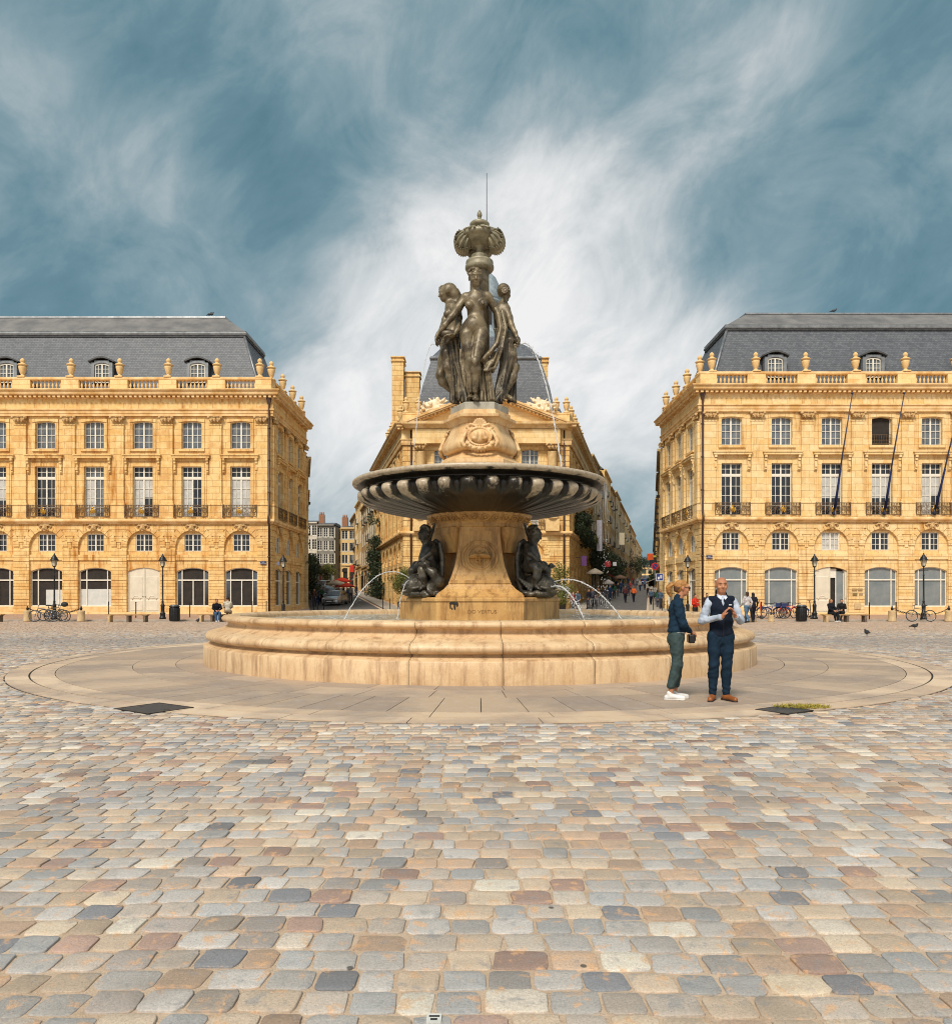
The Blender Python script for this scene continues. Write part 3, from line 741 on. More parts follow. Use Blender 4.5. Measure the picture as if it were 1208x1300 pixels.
# ---- column, drum and crowning urn
co = MB(); co.lathe([(.30,6.2),(.26,6.5),(.24,9.7),(.26,9.76)], 28); co.build('column', MAT['bronze'], fo)
u = MB(); u.lathe([(.28,9.72),(.34,9.76),(.365,9.80),(.365,9.86),(.33,9.90),(.35,9.94),(.345,9.98),(.30,10.01),(.22,10.02),(.20,10.06),(.215,10.10),(.20,10.14),(.12,10.18),(.09,10.24),(.09,10.32),(.15,10.35),(.16,10.40),(.10,10.43)], 40)
u.build('urn_foot', MAT['patina_l'], fo)
sd = Solid(.014)
sd.ell((0,0,10.60),(.50,.50,.17)); sd.ell((0,0,10.50),(.36,.36,.16),k=.1)
rn_ = random.Random(4)
for k in range(170):
    a = rn_.uniform(0,2*PI); e = rn_.uniform(.12,1.15); sd.ell((.53*math.cos(e)*math.cos(a),.53*math.cos(e)*math.sin(a),10.60+.175*math.sin(e)),(.034,.034,.022),k=.008)
sd.build('urn', MAT['patina_l'], fo)
def shell():
    s = Solid(.010)
    s.ell((.41,0,10.47),(.215,.33,.26)); s.ell((.40,0,10.66),(.20,.26,.06),k=.03)
    s.wrinkle(.022, lambda x,y,z: np.cos(np.arctan2(x-.16,10.76-z)*26.)*np.clip((x-.22)*9,0,1)*np.clip((10.70-z)*8,0,1))
    for i in range(13):
        a = rad(-118+15*i); s.ell((.41+.21*math.cos(a),0,10.47+.255*math.sin(a)),(.036,.24,.036),k=.012)
    return s.mesh('shell_spout', MAT['patina_l'])
sm_ = shell()
for k in range(3): link('shell_spout', sm_, fo, rz=rad(-12+192*k) if k < 2 else rad(90))
u = MB(); u.lathe([(.16,10.83),(.22,10.86),(.245,10.90),(.25,10.94),(.22,10.97),(.16,10.99),(.10,11.03),(.06,11.06),(.035,11.10),(.05,11.12),(.065,11.16),(.06,11.21),(.03,11.27),(.008,11.30)], 32)
u.build('urn_lid', MAT['patina_l'], fo)
def q(zx, zy, dy):     # statue drawing units -> metres in fountain space
    px, py = 540+zx/6.84, 330+zy/6.84; v = W(px,py,FY+dy); return (v.x-FX, v.y-FY, v.z)
def foot(s, a, d, L, r):
    a = Vector(a); d = Vector(d).normalized(); t = a+d*L; side = d.cross(Vector((0,0,1))).normalized()
    s.cap(a-d*L*.15+Vector((0,0,-r*.3)), a+d*L*.55+Vector((0,0,-r*.6)), r, r*.8)
    for i in range(5): s.cap(a+d*L*.5+side*(i-2)*r*.36+Vector((0,0,-r*.7)), t+side*(i-2)*r*.42-d*abs(i-1)*r*.25+Vector((0,0,-r*1.0)), r*.34, r*.27, r*.12)
def hand(s, w, d, n, r=1., side=1, curl=.7, thumb=True, spread=1.):
    """w wrist, d direction of the fingers, n palm normal (fingers bend towards n), r scale (1 = adult)"""
    w = Vector(w); d = Vector(d).normalized(); n = Vector(n); n = (n-d*n.dot(d)).normalized(); l = d.cross(n)*side
    s.cap(w, w+d*.045*r, .022*r, .026*r, .015*r)
    for i in range(4): s.cap(w+d*.03*r+l*(i-1.5)*.012*r, w+d*.088*r+l*(i-1.5)*.020*r, .015*r, .012*r, .012*r)
    for i,(L1,L2) in enumerate(((.042,.036),(.047,.042),(.044,.040),(.034,.030))):
        b = w+d*.088*r+l*(i-1.5)*.0205*r; a1 = curl*(.55+.1*i); a2 = curl*1.5
        d1 = (d*math.cos(a1)+n*math.sin(a1)+l*(i-1.5)*.09*spread).normalized(); p1 = b+d1*L1*r
        d2 = (d*math.cos(a2)+n*math.sin(a2)+l*(i-1.5)*.04*spread).normalized(); p2 = p1+d2*L2*r
        s.cap(b,p1,.0095*r,.0088*r,.004*r); s.cap(p1,p2,.0088*r,.0072*r,.004*r)
    if thumb:
        t0 = w+d*.022*r-l*.022*r; t1 = t0-l*.028*r+d*.032*r+n*.012*r; t2 = t1+d*.03*r+n*.014*r-l*.004*r
        s.cap(t0,t1,.013*r,.0105*r,.008*r); s.cap(t1,t2,.0105*r,.0085*r,.004*r)
def head(s, c, r, yaw=0., pitch=0., roll=0., female=True, hair=False):
    """face looks to -y before rotation; r = scale, 1 = adult (head height .225 m)"""
    M = Matrix.Rotation(yaw,4,'Z') @ Matrix.Rotation(pitch,4,'X') @ Matrix.Rotation(roll,4,'Y'); c = Vector(c)
    P = lambda x,y,z: c+M@Vector((x*r,y*r,z*r))
    E = lambda x,y,z,a,b,d,k=.015,op='u': s.ell(P(x,y,z),(a*r,b*r,d*r),M,k*r,op)
    jw = .052 if female else .058
    E(0,.012,.03,.074,.092,.082); E(0,-.028,-.015,.060,.062,.088,.03); E(0,-.045,-.072,jw*.72,.038,.032,.03)
    E(0,-.075,.040,.05,.022,.018,.02)                       # brow
    for sg in (-1,1):
        E(sg*.030,-.098,.013,.019,.016,.013,.012,'s')       # sockets
        E(sg*.030,-.080,.012,.013,.012,.010,.004)           # eyeballs
        E(sg*.040,-.066,-.022,.020,.022,.022,.02)           # cheeks
        E(sg*.076,.010,.002,.012,.020,.030,.006)            # ears
        E(sg*.010,-.093,-.023,.009,.010,.008,.006)
    s.cap(P(0,-.082,.022), P(0,-.105,-.018), .009*r, .013*r, .008*r)
    E(0,-.088,-.045,.022,.012,.006,.006); E(0,-.086,-.056,.018,.012,.007,.006); E(0,-.098,-.0505,.02,.008,.002,.003,'s')
    return P, M

# ================= three graces
def bundle(s, path, n, spread, r, seed=0, k=None):
    rn = random.Random(seed); n = int(n*1.9); r = r*.66
    for i in range(n):
        o = [rn.uniform(-1,1)*spread for _ in range(2)]; o2 = [rn.uniform(-1,1)*spread for _ in range(2)]
        pts = []; m = len(path)
        for j,p in enumerate(path):
            f = j/(m-1); pts.append((p[0]+o[0]*(1-f)+o2[0]*f, p[1]+(o[1]*(1-f)+o2[1]*f)*.7, p[2]+rn.uniform(-1,1)*spread*.3))
        rr = [max(.024,r*rn.uniform(.6,1.35)) for _ in path]; s.chain(pts, rr, k or r*.25)
HS = .0165
# front figure
s = Solid(HS)
P_,M_ = head(s, q(430,160,-.44), 1.92, rad(8), rad(14), rad(-6))
for i in range(60):
    a = random.uniform(0,2*PI); b = random.uniform(.1,1.3); p = P_(.090*math.sin(b)*math.cos(a), .02+.088*math.sin(b)*math.sin(a), .045+.085*math.cos(b)); s.ell(p, (.036,.036,.03), k=.008)
s.ell(P_(0,.10,.05),(.10,.10,.10)); s.ell(P_(.07,-.02,.05),.05); s.ell(P_(-.07,-.02,.05),.05)
s.cap(q(432,215,-.38), q(440,290,-.33), .095, .115)
s.cap(q(352,322,-.32), q(532,312,-.32), .115, .115, .12)
s.ell(q(440,375,-.33),(.265,.18,.27)); s.ell(q(440,345,-.37),(.22,.14,.15))
s.ell(q(378,392,-.49),(.105,.10,.105),k=.05); s.ell(q(497,380,-.49),(.11,.10,.11),k=.05)
s.ell(q(375,392,-.58),.022,k=.015); s.ell(q(500,380,-.59),.022,k=.015)
s.ell(q(442,475,-.33),(.225,.165,.24),k=.12); s.ell(q(428,552,-.40),(.235,.17,.20),k=.1)
s.ell(q(432,500,-.545),.022,k=.02,op='s')
s.ell(q(421,600,-.32),(.345,.225,.22),k=.12)
s.ell(q(362,640,-.33),(.19,.19,.22),k=.035); s.ell(q(484,650,-.36),(.20,.20,.22),k=.035)
s.chain([q(362,660,-.34),q(370,760,-.38),q(385,875,-.42),q(375,950,-.38),q(395,1140,-.34)],[.185,.155,.105,.105,.06],.03)
s.chain([q(478,670,-.37),q(455,770,-.50),q(430,875,-.60),q(438,960,-.53),q(432,1140,-.46)],[.19,.155,.115,.12,.066],.03)
s.ell(q(430,878,-.68),(.075,.07,.085),k=.05)
s.cap(q(417,690,-.60), q(408,850,-.66), .028, .03, .03, 's'); s.cap(q(412,930,-.55), q(415,1100,-.50), .03, .03, .03, 's')
foot(s, q(432,1185,-.50), (.05,-1,-.25), .26, .075); foot(s, q(395,1180,-.3), (-.3,-1,-.1), .22, .065)
s.chain([q(340,335,-.31),q(285,415,-.34),q(222,500,-.36)],[.105,.095,.08],.06)
s.chain([q(222,500,-.36),q(165,570,-.38),q(108,640,-.38)],[.082,.07,.045],.04)
hand(s, q(108,640,-.38), (-.35,-.1,-1), (.8,0,-.3), 1.95, 1, .7)
s.chain([q(548,330,-.30),q(590,400,-.22),q(625,480,-.12),q(660,580,.02),q(700,650,.1)],[.105,.09,.08,.065,.05],.06)
st1 = s.build('statue', MAT['bronze'], fo); tag(st1, 'front nude bronze figure with one knee forward')
s = Solid(HS)
bundle(s,[q(590,380,-.2),q(632,480,-.28),q(650,600,-.34),q(620,720,-.46),q(550,810,-.50),q(490,870,-.46)],9,.075,.045,3)
bundle(s,[q(650,450,-.1),q(680,600,-.25),q(650,760,-.4),q(600,900,-.4),q(560,960,-.35)],7,.08,.045,5)
bundle(s,[q(520,860,-.35),q(545,960,-.42),q(560,1080,-.42),q(575,1210,-.46)],7,.09,.045,6)
bundle(s,[q(600,800,-.3),q(560,900,-.45),q(520,960,-.5),q(590,940,-.45)],5,.05,.04,7)
bundle(s,[q(480,860,-.3),q(490,1000,-.3),q(500,1220,-.35)],6,.08,.045,8)
bundle(s,[q(330,780,-.1),q(320,950,-.15),q(325,1220,-.2)],7,.11,.05,9)
bundle(s,[q(350,760,-.2),q(360,950,-.2),q(365,1225,-.22)],5,.09,.045,19)
s.cut((0,0,-1),-6.27); s.build('drapery', MAT['bronze'], st1)
# left figure, profile facing left
s = Solid(HS)
P_,M_ = head(s, q(178,292,.15), 1.85, rad(-90), rad(10), 0)
s.ell(P_(0,.05,.045),(.16,.17,.17)); s.chain([P_(0,.08,.03),P_(0,.12,-.04),P_(0,.15,-.12),P_(0,.20,-.17)],[.15,.13,.11,.06])
bundle(s,[P_(0,-.03,.09),P_(0.03,.06,.09),P_(.02,.13,.02),P_(0,.16,-.07),P_(0,.22,-.13)],12,.085,.032,11)
s.cap(q(200,350,.18), q(222,405,.2), .09, .12)
s.ell(q(240,440,.2),(.21,.25,.24)); s.ell(q(250,520,.2),(.2,.23,.26),k=.12); s.ell(q(250,600,.2),(.17,.2,.22),k=.12); s.ell(q(230,690,.2),(.24,.27,.26),k=.12)
s.ell(q(190,470,.05),(.10,.10,.10),k=.06)
s.chain([q(262,425,-.02),q(288,500,-.10),q(285,560,-.16)],[.105,.09,.075],.05); s.chain([q(285,560,-.16),q(275,610,-.28),q(245,650,-.36)],[.075,.065,.045],.04)
hand(s, q(245,650,-.36), (-1,-.15,-.25), (.0,-.2,-1), 1.9, -1, .5)
s.chain([q(210,420,.4),q(170,520,.42),q(120,640,.1)],[.1,.085,.05],.05); hand(s, q(120,640,.1), (-.3,-.4,-1), (1,0,0), 1.9, 1, .6)
s.chain([q(195,720,.1),q(185,820,.02),q(198,930,-.02),q(225,1020,.04),q(262,1215,.05)],[.20,.165,.115,.12,.065],.06)
s.chain([q(200,740,.45),q(160,880,.45),q(128,1000,.42),q(150,1060,.45),q(238,1150,.5)],[.2,.16,.115,.11,.065],.06)
foot(s, q(265,1225,-.02), (-.5,-1,-.1), .22, .065)
st2 = s.build('statue', MAT['bronze'], fo); tag(st2, 'long haired bronze figure in profile facing left')
s = Solid(HS)
bundle(s,[q(250,700,-.1),q(270,900,-.1),q(290,1060,-.15),q(300,1225,-.2)],12,.16,.055,21)
bundle(s,[q(160,640,.25),q(160,760,.3),q(215,900,.3),q(240,1100,.2),q(250,1225,.1)],9,.10,.05,22)
s.ell(q(195,650,-.28),(.24,.16,.13)); 
for i in range(7): s.cap(q(250,625,-.3),(lambda v:(v[0],v[1],v[2]))(q(140+i*8,600+i*18,-.34)),.03,.045,.02)
s.cut((0,0,-1),-6.27); s.build('drapery', MAT['bronzed'], st2)
# right figure, turned away
s = Solid(HS)
P_,M_ = head(s, q(682,290,.2), 1.8, rad(140), rad(5), 0)
s.ell(P_(0,.02,.04),(.16,.17,.165)); s.ell(q(690,262,.02),(.12,.09,.11),k=.03)
for i in range(22):
    a = i*.62; r_ = .11*(1-i/24); c_ = q(690,262,-.07); s.ell((c_[0]+r_*math.cos(a),c_[1]+.0,c_[2]+r_*math.sin(a)),(.026,.03,.026),k=.01)
s.cap(q(680,350,.18), q(672,400,.18), .085, .11)
s.ell(q(668,440,.2),(.21,.19,.2)); s.ell(q(655,500,.2),(.2,.2,.26),k=.12); s.ell(q(650,590,.2),(.16,.19,.2),k=.12); s.ell(q(680,690,.2),(.24,.27,.26),k=.12)
s.chain([q(700,425,.1),q(725,500,.02),q(745,570,-.04)],[.105,.092,.078],.05); s.chain([q(745,570,-.04),q(775,630,-.10),q(792,670,-.14)],[.078,.065,.046],.04)
hand(s, q(792,670,-.14), (.25,-.35,-1), (-1,-.2,0), 1.9, -1, .8)
s.chain([q(660,430,.4),q(700,560,.5),q(770,670,.1)],[.1,.08,.048],.05); hand(s, q(770,670,.1), (.1,-.6,-1), (1,0,0), 1.9, 1, .8)
s.chain([q(715,730,.05),q(735,830,.0),q(738,920,.1)],[.2,.165,.115],.06); s.chain([q(775,930,.1),q(750,1020,.05),q(688,1160,-.05)],[.11,.12,.065],.06); s.cap(q(738,900,.15),q(775,930,.1),.13,.115)
s.chain([q(690,740,.4),q(730,900,.5),q(740,1050,.5),q(745,1200,.35)],[.2,.15,.11,.065],.06)
foot(s, q(682,1165,-.10), (-.8,-.7,-.15), .25, .07); foot(s, q(715,1180,.0), (.6,-.7,-.35), .25, .07)
st3 = s.build('statue', MAT['bronze'], fo); tag(st3, 'bronze figure seen from behind with coiled hair bun')
s = Solid(HS)
bundle(s,[q(650,600,-.05),q(680,720,-.1),q(690,900,-.15),q(650,1100,-.2),q(640,1225,-.25)],10,.14,.05,31)
bundle(s,[q(720,700,-.1),q(730,850,-.12),q(705,1000,-.12),q(660,1150,-.25),q(600,1225,-.32)],9,.09,.042,32)
bundle(s,[q(740,720,.2),q(765,900,.3),q(760,1050,.3),q(750,1225,.2)],9,.10,.05,33)
s.ell(q(735,705,.0),(.20,.16,.12)); s.ell(q(800,700,-.16),(.07,.09,.11),k=.02)
s.cut((0,0,-1),-6.27); s.build('drapery', MAT['bronzed'], st3)

# ================= putti on dolphins at the pedestal corners
def putto(arm_up, seed):
    """seated child astride a dolphin; local frame: outward = -y, up = z, root at the pedestal axis"""
    s = Solid(.016); rn = random.Random(seed)
    P_,M_ = head(s, (0,-1.52,2.99), 1.75, rad(15 if arm_up else -20), rad(22), 0, True)
    for i in range(40):
        a = rn.uniform(0,2*PI); b = rn.uniform(.1,1.5); s.ell(P_(.082*math.sin(b)*math.cos(a), .02+.092*math.sin(b)*abs(math.sin(a)), .04+.085*math.cos(b)),(.04,.04,.035),k=.012)
    s.cap((0,-1.46,2.86),(0,-1.40,2.76),.075,.09)
    s.ell((0,-1.40,2.62),(.22,.20,.21)); s.ell((0,-1.45,2.42),(.20,.22,.20),k=.1); s.ell((0,-1.42,2.22),(.24,.25,.19),k=.1)
    for sg in (-1,1):
        s.chain([(sg*.12,-1.42,2.18),(sg*.27,-1.62,2.22),(sg*.30,-1.72,2.12)],[.14,.13,.10],.05)
        s.chain([(sg*.30,-1.72,2.12),(sg*.30,-1.70,1.95),(sg*.29,-1.66,1.78)],[.10,.10,.06],.04)
        foot(s,(sg*.29,-1.68,1.74),(sg*.2,-1,-.3),.14,.05)
        up = arm_up == sg
        if up or arm_up == 2:
            s.chain([(sg*.17,-1.36,2.72),(sg*.24,-1.30,2.92),(sg*.20,-1.22,3.12)],[.07,.062,.045],.04); hand(s,(sg*.20,-1.22,3.12),(-.2*sg,.3,1),(0,-1,0),1.4,sg,.6)
        else:
            s.chain([(sg*.17,-1.38,2.72),(sg*.27,-1.50,2.52),(sg*.22,-1.68,2.38)],[.07,.062,.045],.04); hand(s,(sg*.22,-1.68,2.38),(-.3*sg,-1,-.5),(0,0,-1),1.4,sg,.6)
    # cloth behind the back
    for i in range(9): s.chain([(-.22+.055*i,-1.22,2.86-.02*abs(i-4)),(-.26+.065*i,-1.16,2.4),(-.30+.075*i,-1.20,1.9),(-.3+.075*i,-1.3,1.62)],[.05,.06,.06,.05],.025)
    return s
def dolphin(seed):
    s = Solid(.016); rn = random.Random(seed)
    s.ell((0,-1.68,1.80),(.30,.30,.25)); s.ell((0,-1.86,1.76),(.22,.20,.19),k=.08)
    s.cap((0,-1.92,1.78),(0,-2.08,1.74),.12,.06,.05); s.cap((0,-1.94,1.66),(0,-2.06,1.60),.10,.05,.03)
    s.ell((0,-2.06,1.67),(.06,.08,.02),k=.01,op='s')
    for sg in (-1,1):
        s.ell((sg*.20,-1.84,1.86),(.075,.075,.075),k=.02); s.ell((sg*.255,-1.87,1.87),(.03,.03,.03),k=.006,op='s')
        for i in range(7): s.cap((sg*.27,-1.60,1.74),(sg*(.36+.01*i),-1.45+.05*i-.12,1.60+.055*i),.022,.034,.012)
        s.chain([(sg*.12,-1.99,1.70),(sg*.20,-1.90,1.68),(sg*.25,-1.8,1.70)],[.025,.035,.03],.01)
    # body curls round the side and the tail rises
    s.chain([(0,-1.5,1.78),(.25,-1.35,1.72),(.42,-1.35,1.85),(.45,-1.50,2.05),(.38,-1.66,2.16)],[.25,.20,.15,.11,.07],.06)
    for i in range(6): s.cap((.38,-1.66,2.16),(.30+.055*i,-1.80,2.26+.02*math.sin(i)),.03,.035,.015)
    for i in range(26): s.ell((rn.uniform(-.5,.5),rn.uniform(-1.75,-1.2),rn.uniform(1.47,1.58)),(rn.uniform(.08,.17),rn.uniform(.08,.15),.07),k=.03)
    for i in range(9): s.chain([(-.36+.09*i,-1.70,1.52),(-.40+.10*i,-1.86-.03*rn.random(),1.55)],[.06,.05],.02)
    s.cut((0,0,-1),-1.465); return s
for k,(arm,lab) in enumerate(((1,'dark bronze child with raised arm riding the right dolphin'),(2,'dark bronze child riding the dolphin at the back'),(-1,'dark bronze child with raised arm riding the left dolphin'))):
    ang = rad(62 if k == 0 else (180 if k == 1 else -62))
    p = putto(arm, k).build('cherub', MAT['bronze2'], fo, rz=ang); tag(p, lab)
    dolphin(k+5).build('dolphin', MAT['bronze2'], fo, rz=ang)

# ================= water jets
def jet(name_lab, pts, r, rn=.35, spray=0, cat='water jet'):
    mb = MB(); n = len(pts)
    path = []
    for i in range(len(pts)-1):
        a,b = Vector(pts[i]),Vector(pts[i+1])
        for k in range(6): path.append(a.lerp(b,k/6))
    path.append(Vector(pts[-1])); rr = [r*(1+random.uniform(-rn,rn)*i/len(path)*1.6) for i in range(len(path))]
    path = [p+Vector((random.gauss(0,1),random.gauss(0,1),random.gauss(0,1)))*r*.5*(i/len(path)) for i,p in enumerate(path)]
    mb.tube(path, rr, 7)
    for i in range(spray):
        f = random.random()**.7; p = path[int(f*(len(path)-1))]; g = r*2.2*(.3+f*2.4)
        c = p+Vector((random.gauss(0,1)*g,random.gauss(0,1)*g,random.gauss(0,1)*g-.03*f)); q_ = r*random.uniform(.2,.5)
        mb.sphere(c,(q_,q_,q_*random.uniform(1,2.6)),5,4)
    return tag(mb.build('water_jet', MAT['jet']), name_lab, cat, 'jets of water falling from the fountain')
def arc(p0, v0, T, n=10):
    out=[]
    for i in range(n+1):
        t = T*i/n; out.append((p0[0]+v0[0]*t, p0[1]+v0[1]*t, p0[2]+v0[2]*t-4.9*t*t))
    return out
def arc_to(p0, p1, h, n=12):
    """parabola from p0 to p1 rising h above p0"""
    vz = math.sqrt(2*9.8*max(h,1e-4)); dz = p0[2]-p1[2]; T = (vz+math.sqrt(vz*vz+2*9.8*dz))/9.8
    return arc(p0, ((p1[0]-p0[0])/T,(p1[1]-p0[1])/T,vz), T, n)
JL = W(523,737,17.95); JR = W(698,741,17.95)
jet('long arching water jet from the left dolphin into the basin', arc_to(tuple(JL), tuple(W(436,780,17.2))[:2]+(.93,), .21), .012, .4, 110)
jet('short thin water trickle falling from the left dolphin', arc_to(tuple(W(521,739,17.9)), tuple(W(504,780,17.6))[:2]+(.93,), .03), .010, .4, 15)
jet('long arching water jet from the right dolphin into the basin', arc_to(tuple(JR), tuple(W(790,780,17.2))[:2]+(.93,), .10), .013, .5, 160)
jet('low spraying water jet from the right dolphin', arc_to(tuple(W(700,745,17.8)), tuple(W(742,775,17.2))[:2]+(.93,), .02), .018, .5, 320)
HL = W(551,437,FY-.35); HR = W(661,437,FY-.2)
jet('thin water stream falling from the left statue hands into the bowl', arc_to(tuple(HL), tuple(W(522,600,FY-.6))[:2]+(4.2,), .01), .009, .5, 90)
jet('water stream falling from the right statue hands into the bowl', arc_to(tuple(HR), tuple(W(716,600,FY-.6))[:2]+(4.2,), .02), .016, .6, 260)
# curtain of drips off the right rim of the bowl
mb = MB()
for i in range(46):
    a = rad(random.uniform(-22,14)); x,y = 3.17*math.cos(a),3.17*math.sin(a); z0 = 4.22; L = random.uniform(.1,.75)
    mb.tube([(FX+x,FY+y,z0),(FX+x+.01,FY+y,z0-L*.5),(FX+x+random.gauss(0,.02),FY+y,z0-L)],[.006,.007,.003],4)
    for k in range(3): mb.sphere((FX+x+random.gauss(0,.05),FY+y+random.gauss(0,.05),random.uniform(1.2,4.1)),(.007,.007,.018),4,3)
tag(mb.build('dripping_water', MAT['jet']), 'curtain of water drips off the right edge of the bowl', 'water', kind='stuff')
BW = 3.8
def arc_pts(cx, cz, r, a0, a1, n):
    return [(cx+r*math.cos(a0+(a1-a0)*i/n), cz+r*math.sin(a0+(a1-a0)*i/n)) for i in range(n+1)]
def seg_head(mb, x0, x1, zs, rise, ztop, y0, y1, n=8):
    """wall piece with a flat top and a segmental arched underside"""
    w = (x1-x0)/2; R = (w*w+rise*rise)/(2*rise); cx = (x0+x1)/2; cz = zs+rise-R; a = math.asin(w/R)
    P = [(cx+R*math.sin(-a+2*a*i/n), cz+R*math.cos(-a+2*a*i/n)) for i in range(n+1)]
    for i in range(n): mb.prism([P[i],P[i+1],(P[i+1][0],ztop),(P[i][0],ztop)], y0, y1)
def courses(mb, xa, xb, z0, z1, n, y0=-.0, y1=.3, gap=.026, fx=None):
    h = (z1-z0)/n
    for i in range(n):
        a,b = xa,xb
        if fx: a,b = fx(z0+h*(i+.5))
        if b-a > .05: mb.bbox(a,b,y0,y1,z0+h*i+gap,z0+h*(i+1)-gap,.018)
ZC, RA = 5.35, 1.29
def ground_bay(mb, cx, w=BW, opening='shop'):
    hw = w/2
    # recessed arch infill with small window hole
    y = .20
    mb.box(cx-1.3,cx-.66,y,.55,4.73,6.7); mb.box(cx+.66,cx+1.3,y,.55,4.73,6.7); mb.box(cx-.66,cx+.66,y,.55,4.73,5.0); mb.box(cx-.66,cx+.66,y,.55,6.36,6.7)
    mb.box(cx-1.3,cx+1.3,y-.14,.55,4.30,4.73)
    seg_head(mb, cx-1.25, cx+1.25, 3.42, .31, 4.30, y-.04, .55)
    for s in (-1,1): mb.box(cx+s*1.30-.05,cx+s*1.30+.05,y-.04,.55,.25,4.30)
    # voussoirs
    n = 11; vo = RA+.46
    for i in range(n):
        a0 = PI*i/n+.012; a1 = PI*(i+1)/n-.012; o = vo*(1.06 if i == n//2 else 1.)
        mb.prism([(cx+RA*math.cos(a0),ZC+RA*math.sin(a0)),(cx+o*math.cos(a0),ZC+o*math.sin(a0)),(cx+o*math.cos(a1),ZC+o*math.sin(a1)),(cx+RA*math.cos(a1),ZC+RA*math.sin(a1))], -.005, .3)
    # rusticated piers and spandrels
    for s in (-1,1):
        def fx(z):
            e = RA if z < ZC else (math.sqrt(max(0,(vo+.03)**2-(z-ZC+.1)**2)) if z-ZC+.1 < vo+.03 else .0)
            a,b = cx+s*e, cx+s*hw; return (min(a,b),max(a,b))
        courses(mb, 0,0, .25, 7.16, 14, 0, .4, fx=fx)
        a,b = sorted((cx+s*(RA+.015), cx+s*hw)); mb.box(a,b,.07,.42,.0,ZC)
        P = [(cx+s*q_[0],q_[1]) for q_ in arc_pts(0,ZC,RA+.015,0,PI/2,8)]
        for i in range(8): mb.prism([P[i],P[i+1],(P[i+1][0],7.16),(P[i][0],7.16)], .07,.42)
        a,b = sorted((cx+s*(RA+.015), cx+s*hw)); mb.box(a,b,.07,.42,ZC,7.16)
def upper_bay(mb, cx, w=BW, rich=True):
    hw = w/2; o = .78
    for s in (-1,1):
        a,b = sorted((cx+s*o,cx+s*hw)); mb.box(a,b,0,.5,7.16,15.55)
    mb.box(cx-o,cx+o,0,.5,7.16,7.68); mb.box(cx-o,cx+o,0,.5,11.6,13.0); seg_head(mb,cx-o,cx+o,14.93,.17,15.55,0,.5)
    for s in (-1,1):      # surrounds
        a,b = sorted((cx+s*o,cx+s*(o+.24))); mb.box(a,b,-.07,0,7.68,11.6); mb.box(a,b,-.06,0,12.95,15.02)
        a,b = sorted((cx+s*(o+.24),cx+s*(o+.38))); mb.box(a,b,-.035,0,7.68,12.0)
        # consoles under the hood
        c_ = cx+s*1.27; mb.box(c_-.11,c_+.11,-.10,0,11.05,12.24)
        for z0_,z1_,d_ in ((11.12,11.30,.17),(11.30,11.52,.24),(11.52,11.80,.19),(11.80,12.0,.26),(12.0,12.23,.32)): mb.bbox(c_-.09,c_+.09,-d_,-.09,z0_,z1_-.005,.025)
    mb.box(cx-o-.24,cx+o+.24,-.07,0,11.6,11.84)
    mb.bbox(cx-1.45,cx+1.45,-.34,0,12.22,12.40,.03); mb.bbox(cx-1.52,cx+1.52,-.40,0,12.40,12.50,.03)
    mb.box(cx-1.02,cx+1.02,-.12,0,12.78,12.95)
    seg_head(mb,cx-o-.24,cx+o+.24,15.02,.12,15.3,-.08,0)
def pilaster(mb, x, w=.92):
    mb.bbox(x-.62,x+.62,-.27,0,7.5,7.72,.02); mb.bbox(x-.56,x+.56,-.23,0,7.72,8.55,.02); mb.bbox(x-.60,x+.60,-.26,0,8.55,8.68,.02)
    mb.bbox(x-w/2-.05,x+w/2+.05,-.20,0,8.68,8.86,.02); mb.box(x-w/2,x+w/2,-.16,0,8.86,14.78)
    mb.box(x-w/2-.03,x+w/2+.03,-.20,0,14.78,14.85)
def carved_capital(w=.92):
    s = Solid(.03)
    s.rbox((0,-.12,.36),(w/2+.12,.16,.045)); s.rbox((0,-.08,.15),(w/2,.12,.2))
    for sg in (-1,1):
        s.ell((sg*(w/2+.06),-.2,.26),(.12,.12,.11)); s.ell((sg*(w/2+.06),-.28,.26),(.04,.06,.04)); s.chain([(sg*.28,-.22,.14),(sg*.30,-.24,.02),(sg*.26,-.26,-.08)],[.06,.07,.05]); 
    s.chain([(0,-.22,.22),(0,-.25,.05),(0,-.27,-.06)],[.06,.08,.05]); s.ell((0,-.26,.3),(.1,.08,.07))
    for i in range(5): s.ell((-.4+.2*i,-.22,.10),(.07,.07,.06))
    return s.mesh('capital', MAT['carve'])
def mascaron(seed):
    s = Solid(.03); rn = random.Random(seed)
    s.ell((0,-.12,0),(.2,.16,.24)); s.ell((0,-.28,-.02),(.05,.07,.08)); 
    for sg in (-1,1):
        s.ell((sg*.09,-.22,.06),(.04,.03,.03),op='s'); s.chain([(sg*.05,-.1,.24),(sg*.28,-.1,.26),(sg*.42,-.06,.14),(sg*.36,-.05,.02)],[.09,.09,.07,.05])
        s.chain([(sg*.15,-.1,-.1),(sg*.22,-.08,-.25)],[.07,.04])
    s.ell((0,-.12,.3),(.16,.1,.09)); s.ell((0,-.14,-.26),(.1,.1,.08))
    return s.mesh('keystone_mask', MAT['carve'])
CAPM = carved_capital(); MASKS = [mascaron(i) for i in range(1)]
